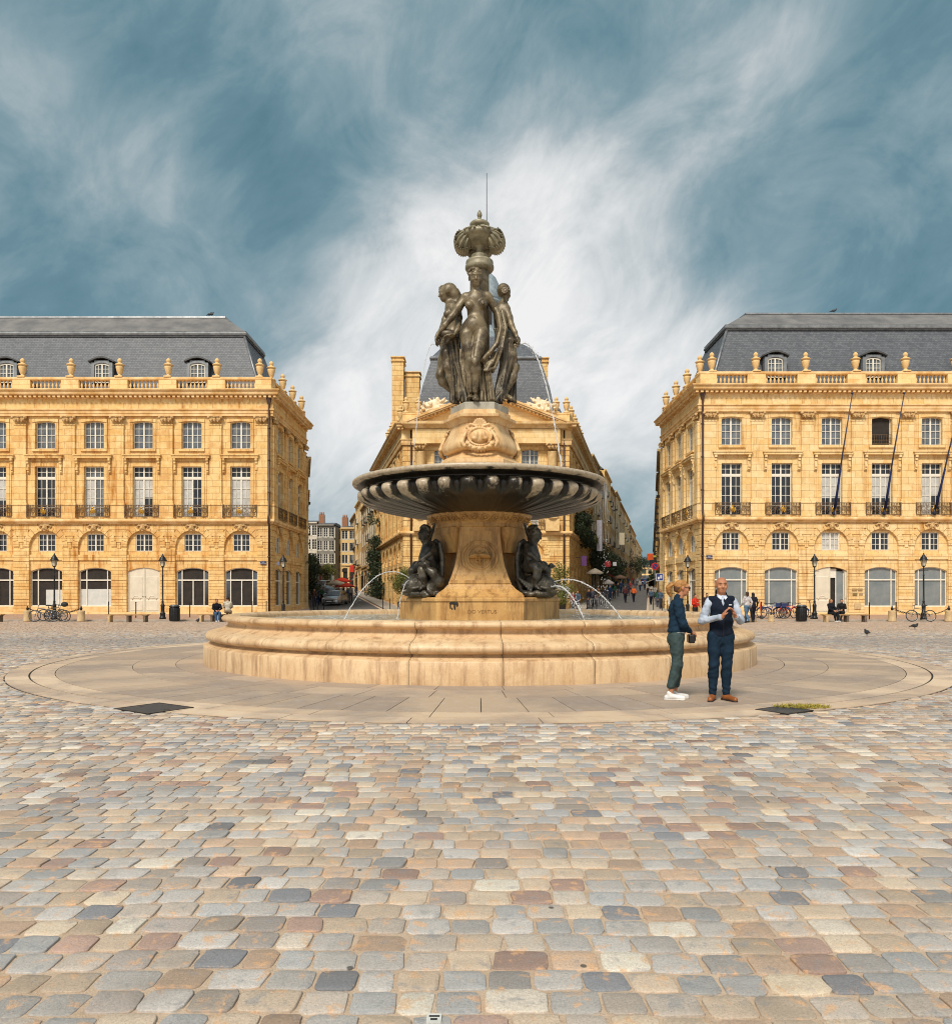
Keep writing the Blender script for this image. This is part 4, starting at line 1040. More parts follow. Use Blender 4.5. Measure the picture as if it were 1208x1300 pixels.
# ---- window meshes
def casement(w, h, rows, cols=4, top=0, toprow=2, arch=0., bar=.035, y=0., d=.05):
    """painted frame with glazing bars: total width w, height h; top = height of fixed upper light"""
    m = MB(); x = w/2; hh = h-top
    def sash(x0,x1,z0,z1,nc,nr,e=.055):
        m.box(x0,x1,y-d,y,z0,z0+e); m.box(x0,x1,y-d,y,z1-e,z1); m.box(x0,x0+e,y-d+.002,y-.002,z0+e,z1-e); m.box(x1-e,x1,y-d+.002,y-.002,z0+e,z1-e)
        for i in range(1,nc): c = x0+e/2+(x1-x0-e)*i/nc; m.box(c-bar/2,c+bar/2,y-d+.012,y-.01,z0+e,z1-e)
        for i in range(1,nr): c = z0+e/2+(z1-z0-e)*i/nr; m.box(x0+e,x1-e,y-d+.015,y-.012,c-bar/2,c+bar/2)
    sash(-x,-.004,0,hh-.003,cols//2,rows); sash(.004,x,0,hh-.003,cols//2,rows)
    m.box(-.05,.05,y-d-.02,y-d,.02,hh-.02)
    if top:
        m.box(-x,x,y-d-.02,y,hh,hh+.12); sash(-x,-.004,hh+.123,h,cols//2,toprow,.05); sash(.004,x,hh+.123,h,cols//2,toprow,.05); m.box(-.045,.045,y-d-.01,y-d,hh+.12,h)
    if arch: seg_head(m,-x,x,h-arch,arch-.05,h+.04,y-d-.01,y,6)
    return m
def pane_mesh(w, h, arch=0.):
    m = MB()
    m.box(-w/2,w/2,.0,.02,0,h); return m
def mk(nm, mb, mat): return mb.mesh(nm, mat)
FR_MID = mk('frame', casement(1.56,3.92,4,4,.95,2), MAT['frame']); FR_TOP = mk('frame', casement(1.56,2.12,4,4,0,2,.17), MAT['frame'])
FR_LOW = mk('frame', casement(1.32,1.36,3,4), MAT['frame']); FR_DOR = mk('frame', casement(1.15,1.5,4,4,0,2,.2), MAT['frame'])
PN = {}
def pane(w,h,mat,nm='window'):
    k = (w,h,mat.name)
    if k not in PN: PN[k] = pane_mesh(w,h).mesh(nm, mat)
    return PN[k]
def half_curtain(w,h,x0,x1,z0,z1): 
    m = MB(); m.box(x0,x1,-.008,0,z0,z1); return m.mesh('curtain', MAT['curtain'])
CUR = {'full':half_curtain(1.5,3.9,-.72,.72,.05,2.92), 'left':half_curtain(1.5,3.9,-.72,-.02,.05,2.92), 'part':None}
_c = MB(); _c.box(-.72,-.02,-.008,0,.05,2.92); _c.box(-.02,.72,-.008,0,1.55,2.92); CUR['part'] = _c.mesh('curtain', MAT['curtain'])
_c = MB(); _c.box(-.72,.72,-.008,0,1.3,2.92); CUR['upper'] = _c.mesh('curtain', MAT['curtain'])
# balcony railing with scrolls and gilt emblem
def balcony_mesh(w=2.62):
    m = MB(); x = w/2
    m.box(-x,x,-.03,.03,.93,.98); m.box(-x,x,-.02,.02,.06,.10); m.box(-x,x,-.02,.02,.78,.81)
    for s in (-1,1):
        m.box(s*x-.03,s*x+.03,-.028,.028,0,1.0)
        for c in (.38,.80,1.12):
            m.torus((s*c,0,.56),.15,.018,12,5,'y'); m.torus((s*(c-.05),0,.30),.12,.016,10,5,'y'); m.torus((s*(c+.07),0,.66),.07,.014,8,4,'y')
        m.box(s*.22-.012,s*.22+.012,-.015,.015,.1,.93); m.box(s*.58-.012,s*.58+.012,-.015,.015,.1,.93); m.box(s*1.0-.012,s*1.0+.012,-.015,.015,.1,.93)
    for i in range(13): c = -x+w*(i+.5)/13; m.torus((c,0,.87),.05,.011,8,4,'y')
    return m.mesh('balcony_railing', MAT['ironb'])
def emblem_mesh():
    s = Solid(.022); s.ell((0,-.05,.5),(.13,.05,.19)); s.ell((0,-.06,.74),(.11,.05,.06))
    for sg in (-1,1): s.chain([(sg*.05,-.04,.25),(sg*.17,-.04,.40),(sg*.18,-.04,.6)],[.03,.04,.03])
    return s.mesh('gilt_emblem', MAT['gold'])
BAL = balcony_mesh(); EMB = emblem_mesh()
def urn_mesh():
    m = MB(); m.bbox(-.30,.30,-.30,.30,0,.10,.02)
    m.lathe([(.27,.10),(.22,.14),(.13,.20),(.12,.25),(.17,.30),(.235,.50),(.285,.72),(.30,.84),(.22,.88),(.26,.92),(.34,.96),(.36,1.01),(.30,1.05),(.20,1.10),(.14,1.15),(.13,1.19),(.17,1.24),(.185,1.32),(.16,1.41),(.09,1.49),(.02,1.54)], 16)
    m2 = m.mesh('urn', MAT['urn']); return m2
URN = urn_mesh()
def baluster_row(w, n):
    m = MB()
    for i in range(n):
        c = -w/2+w*(i+.5)/n
        m.box(c-.08,c+.08,-.08,.08,0,.06); m.lathe([(.06,.06),(.045,.12),(.085,.22),(.09,.30),(.05,.44),(.04,.54),(.06,.58),(.06,.62)],8,(c,0,0)); m.box(c-.08,c+.08,-.08,.08,.62,.68)
    return m.mesh('balustrade', MAT['urn'])
BROW = baluster_row(2.44,8)
def shop_frame(kind):
    m = MB(); b = .05
    def bar(x0,x1,z0,z1,y0=-.06): m.box(x0,x1,y0,0,z0,z1)
    bar(-1.25,-1.2,.72,3.45); bar(1.2,1.25,.72,3.45); bar(-1.2,1.2,.70,.78); seg_head(m,-1.25,1.25,3.36,.31,3.78,-.06,.0)
    bar(-1.2,1.2,2.70,2.80,-.07)
    for x in ((-.86,.86) if kind != 'off' else (-.72,.9)): bar(x-.035,x+.035,.78,3.62,-.075)
    if kind == 'five': bar(-.035,.035,.78,2.70,-.075)
    return m.mesh('frame', MAT['frame'])
SHF = {k:shop_frame(k) for k in ('five','wide','off')}
def door_mesh(open_=False):
    m = MB()
    if not open_:
        seg_head(m,-1.25,1.25,.0,.31,.32,0,.01) if False else None
        P = [(-1.25,.0),(1.25,.0)]+[(1.25*math.sin(a),0) for a in ()]
    return m
def leaf_door(sgn=1, w=1.24):
    """one leaf of the great cream door, hinge at x=0, spans 0..w"""
    m = MB(); h0,h1 = 3.42,3.72; n = 6
    R=(1.25*1.25+.31*.31)/(2*.31)
    zt = lambda x: 3.42+.31-R+math.sqrt(R*R-(1.25-x)**2)
    for i in range(n):
        a,b = w*i/n, w*(i+1)/n; m.prism([(a,.0),(b,.0),(b,zt(b)),(a,zt(a))],0,.08)
    for z0,z1 in ((.25,1.05),(1.2,2.9)):
        m.bbox(.16,w-.14,-.035,0,z0,z1,.03)
    m.torus((w*.5,-.03,1.1),.30,.03,12,5,'y',PI)
    m.box(.0,.09,-.03,0,0,3.3); m.box(w-.07,w,-.03,0,0,3.55)
    if sgn < 0: m.v = [(-x,y,z) for x,y,z in m.v]
    return m.mesh('door_leaf', MAT['door'])
DL, DR = leaf_door(1), leaf_door(-1)
def dormer(parent, M):
    """roof dormer with curved lead hood; M places local frame (y=0 window plane)"""
    m = MB()
    m.box(-.85,-.60,-.0,.30,0,1.55); m.box(.60,.85,0,.30,0,1.55); seg_head(m,-.60,.60,1.45,.16,1.78,0,.30); m.box(-.85,-.6,0,.3,1.55,1.62); m.box(.6,.85,0,.3,1.55,1.62)
    d = m.build('dormer', MAT['zinc'], parent); d.matrix_local = M
    m = MB(); A = [(-1.02+2.04*i/12, 1.62+.36*math.cos((i/12-.5)*PI)*.95) for i in range(13)]
    for i in range(12): m.prism([A[i],A[i+1],(A[i+1][0],A[i+1][1]+.12),(A[i][0],A[i][1]+.12)],-.16,2.2)
    m.box(-.84,-.78,.3,2.2,0,1.7); m.box(.78,.84,.3,2.2,0,1.7); m.build('dormer_hood', MAT['zinc_d'], d)
    o = link('window', pane(1.15,1.55,MAT['glassb']), d); o.location = (0,.16,.02)
    o = link('frame', FR_DOR, d); o.location = (0,.14,.02); return d
class Face:
    """one elevation: local x along the wall, -y outwards"""
    def __init__(s, bld, x, y, rz): s.b = bld; s.M = Matrix.Translation((x,y,0)) @ Matrix.Rotation(rz,4,'Z'); s.rz = rz
    def put(s, name, me, x, y, z, parent=None, scale=None):
        o = link(name, me, parent or s.b)
        M = s.M @ Matrix.Translation((x,y,z))
        if parent is None: o.matrix_local = M
        else: o.matrix_local = Matrix.Translation((x,y,z))
        return o
    def window(s, x, z, kind, glass='glass', curtain=None, closed=True, dd=.26):
        w,h,fr = {'mid':(1.56,3.92,FR_MID),'top':(1.56,2.12,FR_TOP),'low':(1.32,1.36,FR_LOW)}[kind]
        o = s.put('window', pane(w,h,MAT[glass]), x, dd, z)
        if closed: f_ = link('frame', fr, o); f_.location = (0,-.02,0)
        if curtain: c = link('curtain', CUR[curtain], o); c.location = (0,-.006,0)
        return o
ZW = dict(mid=7.68, top=13.0, low=5.0)
def dress_bay(F, cx, spec, wall, w=BW):
    """spec: dict(mid, top, low, shop)"""
    F.window(cx, 7.68, 'mid', spec.get('mg','glass'), spec.get('mc'))
    t_ = F.window(cx, 13.0, 'top', spec.get('tg','glassb'), closed=spec.get('tc',True))
    F.window(cx, 5.0, 'low', spec.get('lg','glass'), dd=.34)
    b = F.put('balcony', BAL, cx, -.26, 7.6); e = link('gilt_emblem', EMB, b)
    F.put('keystone_mask', MASKS[0], cx, 0, 6.80).scale = (1.05,.8,.8)
    sh = spec.get('shop','five'); y = .36
    if sh in SHF:
        g = F.put('shop_window', pane(2.5,3.05,MAT[spec.get('sg','glass')],'shop_window'), cx, y, .7); f_ = link('frame', SHF[sh], g); f_.location = (0,-.01,-.7)
        m = MB(); m.bbox(-1.3,1.3,-.10,.25,.0,.70,.03); F.put('sill', m.mesh('sill', MAT['trim']), cx, y-.1, 0)
        if 'board' in spec:
            for (x0,x1,z0,z1) in spec['board']:
                m = MB(); m.box(x0,x1,-.02,-.003,z0-.7,z1-.7); link('window_board', m.mesh('window_board', MAT['board']), g)
        if spec.get('curt'):
            m = MB()
            for sg in (-1,1):
                for i in range(4): m.tube([(sg*(1.18-.075*i),-.012,.05),(sg*(1.18-.075*i),-.012,2.7)],.036,6)
            link('curtain', m.mesh('curtain', paint((.10,.12,.15),.8)), g)
    elif sh == 'door':
        d = empty('door'); d.parent = F.b; d.matrix_local = F.M @ Matrix.Translation((cx,.25,.12))
        a = link('door_leaf', DL, d); a.location = (-1.25,0,0); a = link('door_leaf', DR, d); a.location = (1.25,0,0)
        m = MB(); 
        for sx_ in (-.09,.09): m.sphere((sx_,-.06,1.35),.035,8,5)
        m.build('handle', MAT['iron'], d)
        m = MB(); m.box(-1.3,1.3,-.1,.3,0,.12); F.put('step', m.mesh('step', MAT['trim']), cx, .2, 0)
    elif sh == 'open':
        d = empty('door'); d.parent = F.b; d.matrix_local = F.M @ Matrix.Translation((cx,.25,.12))
        a = link('door_leaf', DL, d); a.location = (-1.25,0,0)
        a = link('door_leaf', DR, d); a.location = (1.25,.02,0); a.scale = (.13,1,1)
        m = MB(); m.box(-1.3,1.3,.30,.32,0,3.8); F.put('hallway', m.mesh('hallway', MAT['dark']), cx, .22, 0)  # flat dark panel paints the unlit hall behind the open leaf
        m = MB(); m.box(.52,1.08,.20,.24,.12,3.4); F.put('inner_door', m.mesh('inner_door', MAT['glassg']), cx, .22, 0)
        m = MB(); m.box(.0,.5,.20,.23,2.9,3.6); m.box(.47,.53,.18,.24,.12,3.6); m.box(1.05,1.11,.18,.24,.12,3.5); F.put('inner_frame', m.mesh('inner_frame', MAT['frame']), cx, .22, 0)
        m = MB(); m.box(-1.3,1.3,-.1,.3,0,.12); F.put('step', m.mesh('step', MAT['trim']), cx, .2, 0)
def palace(name, label, mirror, x0, y0, specs, side_len=11.4, nside=3, smat='stone'):
    """x0 = x of the street corner, y0 = front plane. mirror=False: building lies to the left of the corner"""
    b = empty(name, (0,0,0), 0, label, 'building', 'matching palaces flanking the square')
    sg = -1 if not mirror else 1           # direction away from the corner along the front
    Fr = Face(b, 0, y0, 0); n = len(specs)
    cxs = [x0+sg*(2.38+BW*i) for i in range(n)]; xe = cxs[-1]+sg*BW/2
    wall = MB(); wall.M = Fr.M
    for c in cxs: ground_bay(wall, c); upper_bay(wall, c)
    # corner strip on the front
    e = x0+sg*.48; a,bb = sorted((x0+sg*.007,e)); courses(wall, a, bb-.0, .25, 7.16, 14, 0, .4); wall.box(*sorted((x0+sg*.075,e)),.07,.42,0,7.16); wall.box(a,bb,.0,.42,7.16,15.55)
    pil = [x0+sg*(.48+BW*i) for i in range(n+1)]; pil[0] = x0+sg*.70
    for x in pil: pilaster(wall, x)
    wall.M = Matrix.Identity(4)
    # side elevation
    rz = PI/2 if not mirror else -PI/2
    ys = y0 if not mirror else y0+side_len
    Fs = Face(b, x0, y0, rz); sgl = 1 if not mirror else -1     # local x increases away from square on the left one
    wall.M = Fs.M; sw = (side_len-1.3)/nside; sc = [sgl*(.95+sw*(i+.5)) for i in range(nside)]
    for c in sc: ground_bay(wall, c, sw); upper_bay(wall, c, sw)
    for s0,s1 in ((.03,.95),(.95+sw*nside,side_len)):
        a,bb = sorted((sgl*s0,sgl*s1)); courses(wall, a, bb, .25, 7.16, 14, 0, .4); wall.box(a,bb,.07,.42,0,7.16); wall.box(a,bb,0,.42,7.16,15.55)
    sp = [sgl*(.62)]+[sgl*(.95+sw*i) for i in range(1,nside+1)]
    for x in sp: pilaster(wall, x, .8)
    wall.M = Matrix.Identity(4)
    # core that closes the box behind the windows
    a,bb = sorted((x0+sg*.6, xe)); wall.box(a,bb,y0+.6,y0+side_len,0,17.2)
    w_ = wall.build('wall', MAT[smat], b)
    # entablature swept round the corner
    path = [(xe,y0),(x0,y0),(x0,y0+side_len)] if not mirror else [(x0,y0+side_len),(x0,y0),(xe,y0)]
    def sw_(nm, prof, mat): 
        m = MB(); m.sweep(prof, path, side=1); return m.build(nm, mat, b)
    sw_('string_course', [(-.2,7.14),(.16,7.14),(.18,7.22),(.30,7.30),(.30,7.44),(.26,7.50),(-.2,7.52)], MAT['trim'])
    sw_('architrave', [(-.3,15.5),(.18,15.5),(.18,15.68),(.22,15.70),(.22,15.90),(.30,15.96),(.30,16.05),(-.3,16.06)], MAT['trim'])
    sw_('frieze', [(-.3,16.05),(.17,16.05),(.17,16.84),(-.3,16.84)], MAT[smat])
    sw_('cornice', [(-.3,16.83),(.26,16.83),(.28,17.02),(.62,17.04),(.68,17.10),(.70,17.26),(.80,17.34),(.84,17.42),(.80,17.46),(-.3,17.50)], MAT['trim'])
    m = MB(); 
    L = abs(xe-x0)
    for i in range(int(L/.37)+2): c = x0-sg*.4+sg*.37*i; m.box(c-.1,c+.1,y0-.56,y0-.2,16.86,17.03)
    for i in range(int(side_len/.37)): c = y0-.2+.37*i; a,bb = sorted((x0-sg*.2,x0-sg*.56)); m.box(a,bb,c-.1,c+.1,16.86,17.03)
    m.build('dentil_course', MAT['trim'], b)
    sw_('parapet_base', [(-.5,17.48),(.02,17.48),(.02,17.66),(-.02,17.70),(-.48,17.70)], MAT['stone2'])
    sw_('parapet_rail', [(-.46,18.36),(.0,18.36),(.04,18.42),(.04,18.54),(.0,18.58),(-.46,18.58)], MAT['trim'])
    # pedestals, balusters, urns
    def ped_(*q):
        wm = MB(); wm.box(*q); wm.build('parapet_pedestal', MAT['stone2'], b)
    for i,x in enumerate(pil):
        xx = x0+sg*(.48+BW*i) if i else x0+sg*.55
        if i: ped_(xx-.68,xx+.68,y0-.005,y0+.42,17.69,18.37)
        if i: link('urn', URN, b, loc=(xx,y0+.2,18.58))
        if i < n: link('balustrade', BROW, b, loc=(cxs[i],y0+.22,17.69), scale=(1.0,1,1))
    ped_(*sorted((x0,x0+sg*1.25)),y0-.004,y0+1.2,17.69,18.37)
    link('urn', URN, b, loc=(x0+sg*.95,y0+.25,18.58)); link('urn', URN, b, loc=(x0+sg*.25,y0+.95,18.58))
    for i,c in enumerate(sc):
        Y = y0+abs(c)
        o = link('balustrade', BROW, b, loc=(x0+sg*.22,Y,17.69), rz=PI/2, scale=(.85,1,1))
        yy = y0+.95+sw*(i+1); a,bb = sorted((x0+sg*.42,x0-sg*.005)); ped_(a,bb,yy-.6,yy+.6,17.69,18.37); link('urn', URN, b, loc=(x0+sg*.22,yy,18.58))
    for x in pil:
        o = link('capital', CAPM, b); o.matrix_local = Fr.M @ Matrix.Translation((x,-.12,15.1)) @ Matrix.Scale(.95,4)
    for x in sp: o = link('capital', CAPM, b); o.matrix_local = Fs.M @ Matrix.Translation((x,-.12,15.1)) @ Matrix.Scale(.85,4)
    for c,spx in zip(cxs,specs): dress_bay(Fr, c, spx, wall)
    for c in sc: dress_bay(Fs, c, dict(shop='wide', mg='glass', mc=random.choice([None,'full'])), wall)
    RZ_ = 24.95 if mirror else 25.2
    # roof: steep slate slope, lead roll, upper slope; hip at the street corner
    xr = xe
    def ring(ins, z): return [(xr,y0+ins,z),(x0+sg*ins,y0+ins,z),(x0+sg*ins,y0+side_len-ins*.8,z),(xr,y0+side_len-ins*.8,z)]
    rf = MB(); R1,R2,R3 = ring(1.1,17.55),ring(3.1,23.0),ring(5.35,RZ_)
    for A,B in ((R1,R2),):
        rf.add([A[0],A[1],B[1],B[0]],[(0,1,2,3)]); rf.add([A[1],A[2],B[2],B[1]],[(0,1,2,3)]); rf.add([A[2],A[3],B[3],B[2]],[(0,1,2,3)])
    roof = rf.build('roof', MAT['slate'], b)
    rf = MB(); R2b = ring(2.98,23.18)
    rf.add([R2b[0],R2b[1],R3[1],R3[0]],[(0,1,2,3)]); rf.add([R2b[1],R2b[2],R3[2],R3[1]],[(0,1,2,3)]); rf.add([R2b[2],R2b[3],R3[3],R3[2]],[(0,1,2,3)]); rf.add(R3,[(0,1,2,3)])
    rf.build('upper_slope', M2('upper_slates'+name,(.12,.115,.115),(.20,.19,.18),.7,.6), roof)
    m = MB(); pth = [(xr,y0+3.0),(x0+sg*3.0,y0+3.0),(x0+sg*3.0,y0+side_len-3.)]; 
    if mirror: pth = pth[::-1]
    m.sweep([(-.1,22.86),(.16,22.88),(.2,23.0),(.12,23.12),(.14,23.2),(-.1,23.24)], pth); m.build('lead_roll', MAT['zinc'], roof)
    m = MB(); m.sweep([(-.02,22.72),(.1,22.74),(.1,22.87),(-.02,22.87)], pth); m.build('gutter', MAT['zinc_d'], roof)
    pth = [(xr,y0+5.35),(x0+sg*5.35,y0+5.35)]
    if mirror: pth = pth[::-1]
    m = MB(); m.sweep([(-.12,RZ_-.04),(.12,RZ_-.04),(.1,RZ_+.1),(-.1,RZ_+.1)], pth); m.build('ridge', MAT['zinc'], roof)
    m = MB(); m.tube([R1[1],R2[1]],.11,6); m.tube([R2[1],R3[1]],.09,6); m.build('hip_roll', MAT['zinc'], roof)
    for i in range(1,n,2):
        dormer(roof, Matrix.Translation((cxs[i],y0+1.15,18.45)))
    # rainwater pipe at the corner
    m = MB(); m.tube([(x0+sg*.10,y0-.22,.1),(x0+sg*.10,y0-.22,7.0),(x0+sg*.10,y0-.42,7.2),(x0+sg*.10,y0-.42,7.6),(x0+sg*.10,y0-.26,7.9),(x0+sg*.10,y0-.26,16.6)],.085,8)
    for z_ in (2,4.5,9.5,12,14.5): m.lathe([(.12,0),(.12,.1)],8,(x0+sg*.10,y0-.24,z_))
    m.loft([[(x0+sg*.1-.2,y0-.42,16.9),(x0+sg*.1+.2,y0-.42,16.9),(x0+sg*.1+.2,y0-.02,16.9),(x0+sg*.1-.2,y0-.02,16.9)],[(x0+sg*.1-.09,y0-.35,16.4),(x0+sg*.1+.09,y0-.35,16.4),(x0+sg*.1+.09,y0-.15,16.4),(x0+sg*.1-.09,y0-.15,16.4)]])
    m.build('downpipe', MAT['pipe'], b)
    # plinth step along the foot
    sw_('foot_course', [(-.1,-.05),(.06,-.05),(.06,.24),(-.1,.26)], MAT['stone2'])
    return b, Fr, cxs, Fs, sc
LB, LF, LC, LS, LSC = palace('palace', 'golden palace with slate roof left of the fountain', False, -15.95, 58.0, [
    dict(mc='full', sg='dark', shop='five', curt=1), dict(mc='left', shop='five', sg='dark', curt=1, mg='glass'), dict(mc='part', shop='door'),
    dict(mc='left', mg='glassb', shop='off', sg='dark', board=[(-1.2,1.2,.78,2.05)]), dict(shop='off', sg='dark', board=[(-.15,1.2,.78,2.0)]),
    dict(mc='upper', shop='five', sg='dark'), dict(shop='five'), dict()])
RB_, RF, RC, RS, RSC = palace('palace', 'golden palace with three flagpoles right of the fountain', True, 17.03, 56.55, [
    dict(shop='wide', sg='glassg'), dict(shop='wide', sg='glassg'), dict(mc='upper', lg='curtain', shop='open'), dict(mc='upper', tg='dark', tc=False, shop='wide', sg='glassg'),
    dict(mc='part', shop='wide', sg='glassg'), dict(shop='wide', sg='glassg'), dict(), dict()], smat='stoneR')
# open casement leaf in the right palace
c = RC[3]; m = MB(); m.box(-.0,.78,-.03,.03,0,.07); m.box(0,.78,-.03,.03,2.0,2.08); m.box(0,.06,-.028,.028,.07,2.0); m.box(.72,.78,-.028,.028,.07,2.0); m.box(.375,.41,-.02,.02,.07,2.0)
for z_ in (.55,1.03,1.51): m.box(.06,.72,-.018,.018,z_-.017,z_+.017)
for s_,an in ((1,rad(55)),(-1,rad(-78))):
    o = link('open_casement', m.mesh('open_casement', MAT['frame']), RB_); 
    o.matrix_local = RF.M @ Matrix.Translation((c+s_*.76,.22,13.0)) @ Matrix.Rotation(PI if s_>0 else 0,4,'Z') @ Matrix.Rotation(rad(-65) if s_>0 else rad(75),4,'Z')
m = MB(); m.box(-.75,.75,-.02,.02,.75,.79); m.box(-.75,.75,-.02,.02,.35,.38); m.box(-.75,.75,-.02,.02,.08,.11)
for i in range(9): m.box(-.72+.18*i-.01,-.72+.18*i+.01,-.015,.015,.1,.76)
RF.put('window_rail', m.mesh('window_rail', MAT['ironb']), c, .05, 13.0)
# flagpoles on three balconies
for i in (2,3,4):
    m = MB(); cx = RC[i]; lean = .42 if i != 4 else .85
    m.tube([(cx-.0,56.55-.35,7.7),(cx+lean*.6,56.55-1.2,12.2),(cx+lean*1.3,56.55-2.0,16.6-.3)],[.06,.055,.035],8); m.sphere((cx+lean*1.3,56.55-2.0,16.38),.09)
    m.lathe([(.09,0),(.09,.5)],8,(cx,56.2,7.6)); m.build('flagpole', paint((.02,.025,.06),.5,0), RB_)
    m = MB(); m.tube([(cx+.02,56.1,8.1),(cx+lean*.45,56.55-.98,11.0)],[.10,.07],8); m.build('furled_flag', fabric((.02,.03,.10)), RB_)
# ================= central pavilion at the head of the two streets
X0, YC = .95, 69.0
cb = empty('corner_pavilion', (0,0,0), 0, 'pedimented golden stone pavilion with lead dome behind the fountain', 'building')
CF = Face(cb, X0, YC, 0); wall = MB(); wall.M = CF.M; bw3 = 4.05
for k in (-1,0,1):
    c = k*bw3; ground_bay(wall, c, bw3); upper_bay(wall, c, bw3)
for s in (-1,1):
    a,b_ = sorted((s*bw3*1.5, s*7.7)); courses(wall, a, b_, .25, 7.16, 14, 0, .4); courses(wall, a, b_, 7.5, 15.5, 16, -.02, .4); wall.box(a,b_,.07,.42,0,15.5)
wall.M = Matrix.Identity(4); 
# flanks running back along the two streets
ang = math.atan(.234)
def flank(s, L=26.):
    F_ = Face(cb, X0+s*7.7, YC, (PI/2 - ang) if s > 0 else (-PI/2+ang)); sl = 1 if s > 0 else -1
    wall.M = F_.M; n = 7; w = (L-1.2)/n; cs = [sl*(1.0+w*(i+.5)) for i in range(n)]
    for c in cs: ground_bay(wall, c, w); upper_bay(wall, c, w)
    a,b_ = sorted((sl*.03, sl*1.0)); courses(wall, a, b_, .25, 7.16, 14, 0, .4); courses(wall, a, b_, 7.5, 15.5, 16, -.02, .4); wall.box(a,b_,.07,.42,0,15.5)
    a,b_ = sorted((sl*(L-.2), sl*L)); wall.box(a,b_,0,.42,0,15.5)
    wall.M = Matrix.Identity(4)
    for c in cs:
        F_.window(c, 7.68, 'mid', 'glass', random.choice([None,None,'full'])); F_.window(c, 13.0, 'top', 'glassb'); F_.window(c, 5.0, 'low', 'glass', dd=.34)
        g = F_.put('shop_window', pane(2.5,3.05,MAT['dark'],'shop_window'), c, .36, .7)
    return F_, cs, L
FL, FR_ = flank(-1), flank(1)
sn, cn = math.sin(ang), math.cos(ang)
pL = (X0-7.7-sn*26, YC+cn*26); pR = (X0+7.7+sn*26, YC+cn*26)
core = [(X0-7.0,YC+.6),(X0+7.0,YC+.6),(pR[0]-.8,pR[1]),(pL[0]+.8,pL[1])]
wall.prismz(core, 0, 17.2); wall.build('wall', MAT['stone'], cb)
path = [pL,(X0-7.7,YC),(X0+7.7,YC),pR]
def csw(nm, prof, mat, pth=path): m = MB(); m.sweep(prof, pth); return m.build(nm, mat, cb)
csw('string_course', [(-.2,7.14),(.16,7.14),(.18,7.22),(.30,7.30),(.30,7.44),(.26,7.50),(-.2,7.52)], MAT['trim'])
csw('architrave', [(-.3,15.5),(.18,15.5),(.22,15.70),(.22,15.90),(.30,15.96),(.30,16.05),(-.3,16.06)], MAT['trim'])
csw('frieze', [(-.3,16.05),(.17,16.05),(.17,16.84),(-.3,16.84)], MAT['stone2'])
csw('cornice', [(-.3,16.83),(.26,16.83),(.28,17.02),(.62,17.04),(.68,17.10),(.70,17.26),(.80,17.34),(.84,17.42),(.80,17.46),(-.3,17.50)], MAT['trim'])
csw('parapet', [(-.4,17.48),(.02,17.48),(.02,18.3),(.06,18.36),(.06,18.5),(-.46,18.5)], MAT['stone2'])
m = MB()
for i in range(int(16.2/.37)): c = X0-8.05+.37*i; m.box(c-.1,c+.1,YC-.56,YC-.2,16.86,17.03)
m.build('dentil_course', MAT['trim'], cb)
for k in (-1,0,1):
    CF.window(k*bw3, 7.68, 'mid', 'glass', 'full' if k else None); CF.window(k*bw3, 13.0, 'top', 'glassb'); CF.window(k*bw3, 5.0, 'low', 'glass', dd=.34)
    b = CF.put('balcony', BAL, k*bw3, -.26, 7.6); link('gilt_emblem', EMB, b)
    CF.put('shop_window', pane(2.5,3.05,MAT['dark'],'shop_window'), k*bw3, .36, .7); CF.put('keystone_mask', MASKS[0], k*bw3, 0, 6.78)
# engaged columns
for k in (-1.5,-.5,.5,1.5):
    x = X0+k*bw3; m = MB(); m.box(x-.62,x+.62,YC-.75,YC,7.5,8.6); m.lathe([(.58,8.6),(.60,8.7),(.54,8.8),(.52,8.9),(.50,11),(.44,14.75),(.47,14.8)],20,(x,YC-.38,0)); m.build('column', MAT['urn'], cb)
    o = link('capital', CAPM, cb, loc=(x,YC-.45,15.08), scale=(1.05,1.9,1.05))
m = MB(); m.box(X0-6.75,X0+6.75,YC-.85,YC-.3,15.52,16.85); m.build('portico_entablature', MAT['stone2'], cb)
# pediment
xl, xr_ = X0-7.0, X0+7.0; zb, za = 17.46, 20.25
m = MB(); m.prism([(xl+.3,zb),(xr_-.3,zb),(X0,za-.3)], YC-.55, YC+.1); m.build('pediment_field', MAT['stone2'], cb)
m = MB(); m.sweep([(-.3,16.86),(.5,16.88),(.62,17.05),(.85,17.2),(.9,17.44),(-.3,17.47)], [(xl+.1,YC-.3),(xl+.1,YC-.5),(xr_-.1,YC-.5),(xr_-.1,YC-.3)]); m.build('pediment_cornice', MAT['trim'], cb)
for s in (-1,1):
    m = MB(); dx, dz_ = X0-xl+.25, za-zb; L = math.hypot(dx,dz_); u_ = (dx/L, dz_/L)
    m.M = Matrix.Translation((X0+s*0,YC,za)) @ Matrix(((-s*u_[0],0,u_[1]*s*1,0),(0,1,0,0),(-u_[1],0,-u_[0]*-1*1,0),(0,0,0,1)))
    m.M = Matrix.Translation((X0,YC,za+.02)) @ Matrix.Rotation(s*math.atan2(dz_,dx),4,'Y')
    x0_,x1_ = (0,L) if s > 0 else (-L,0)
    m.box(x0_,x1_,-1.45,.1,-.12,.06); m.box(x0_,x1_,-1.36,.1,-.25,-.12); m.box(x0_,x1_,-1.0,.1,-.42,-.25)
    for i in range(int(L/.37)): c = s*(.3+.37*i); m.box(c-.1,c+.1,-1.22,-1.0,-.40,-.26)
    m.build('raking_cornice', MAT['trim'], cb)
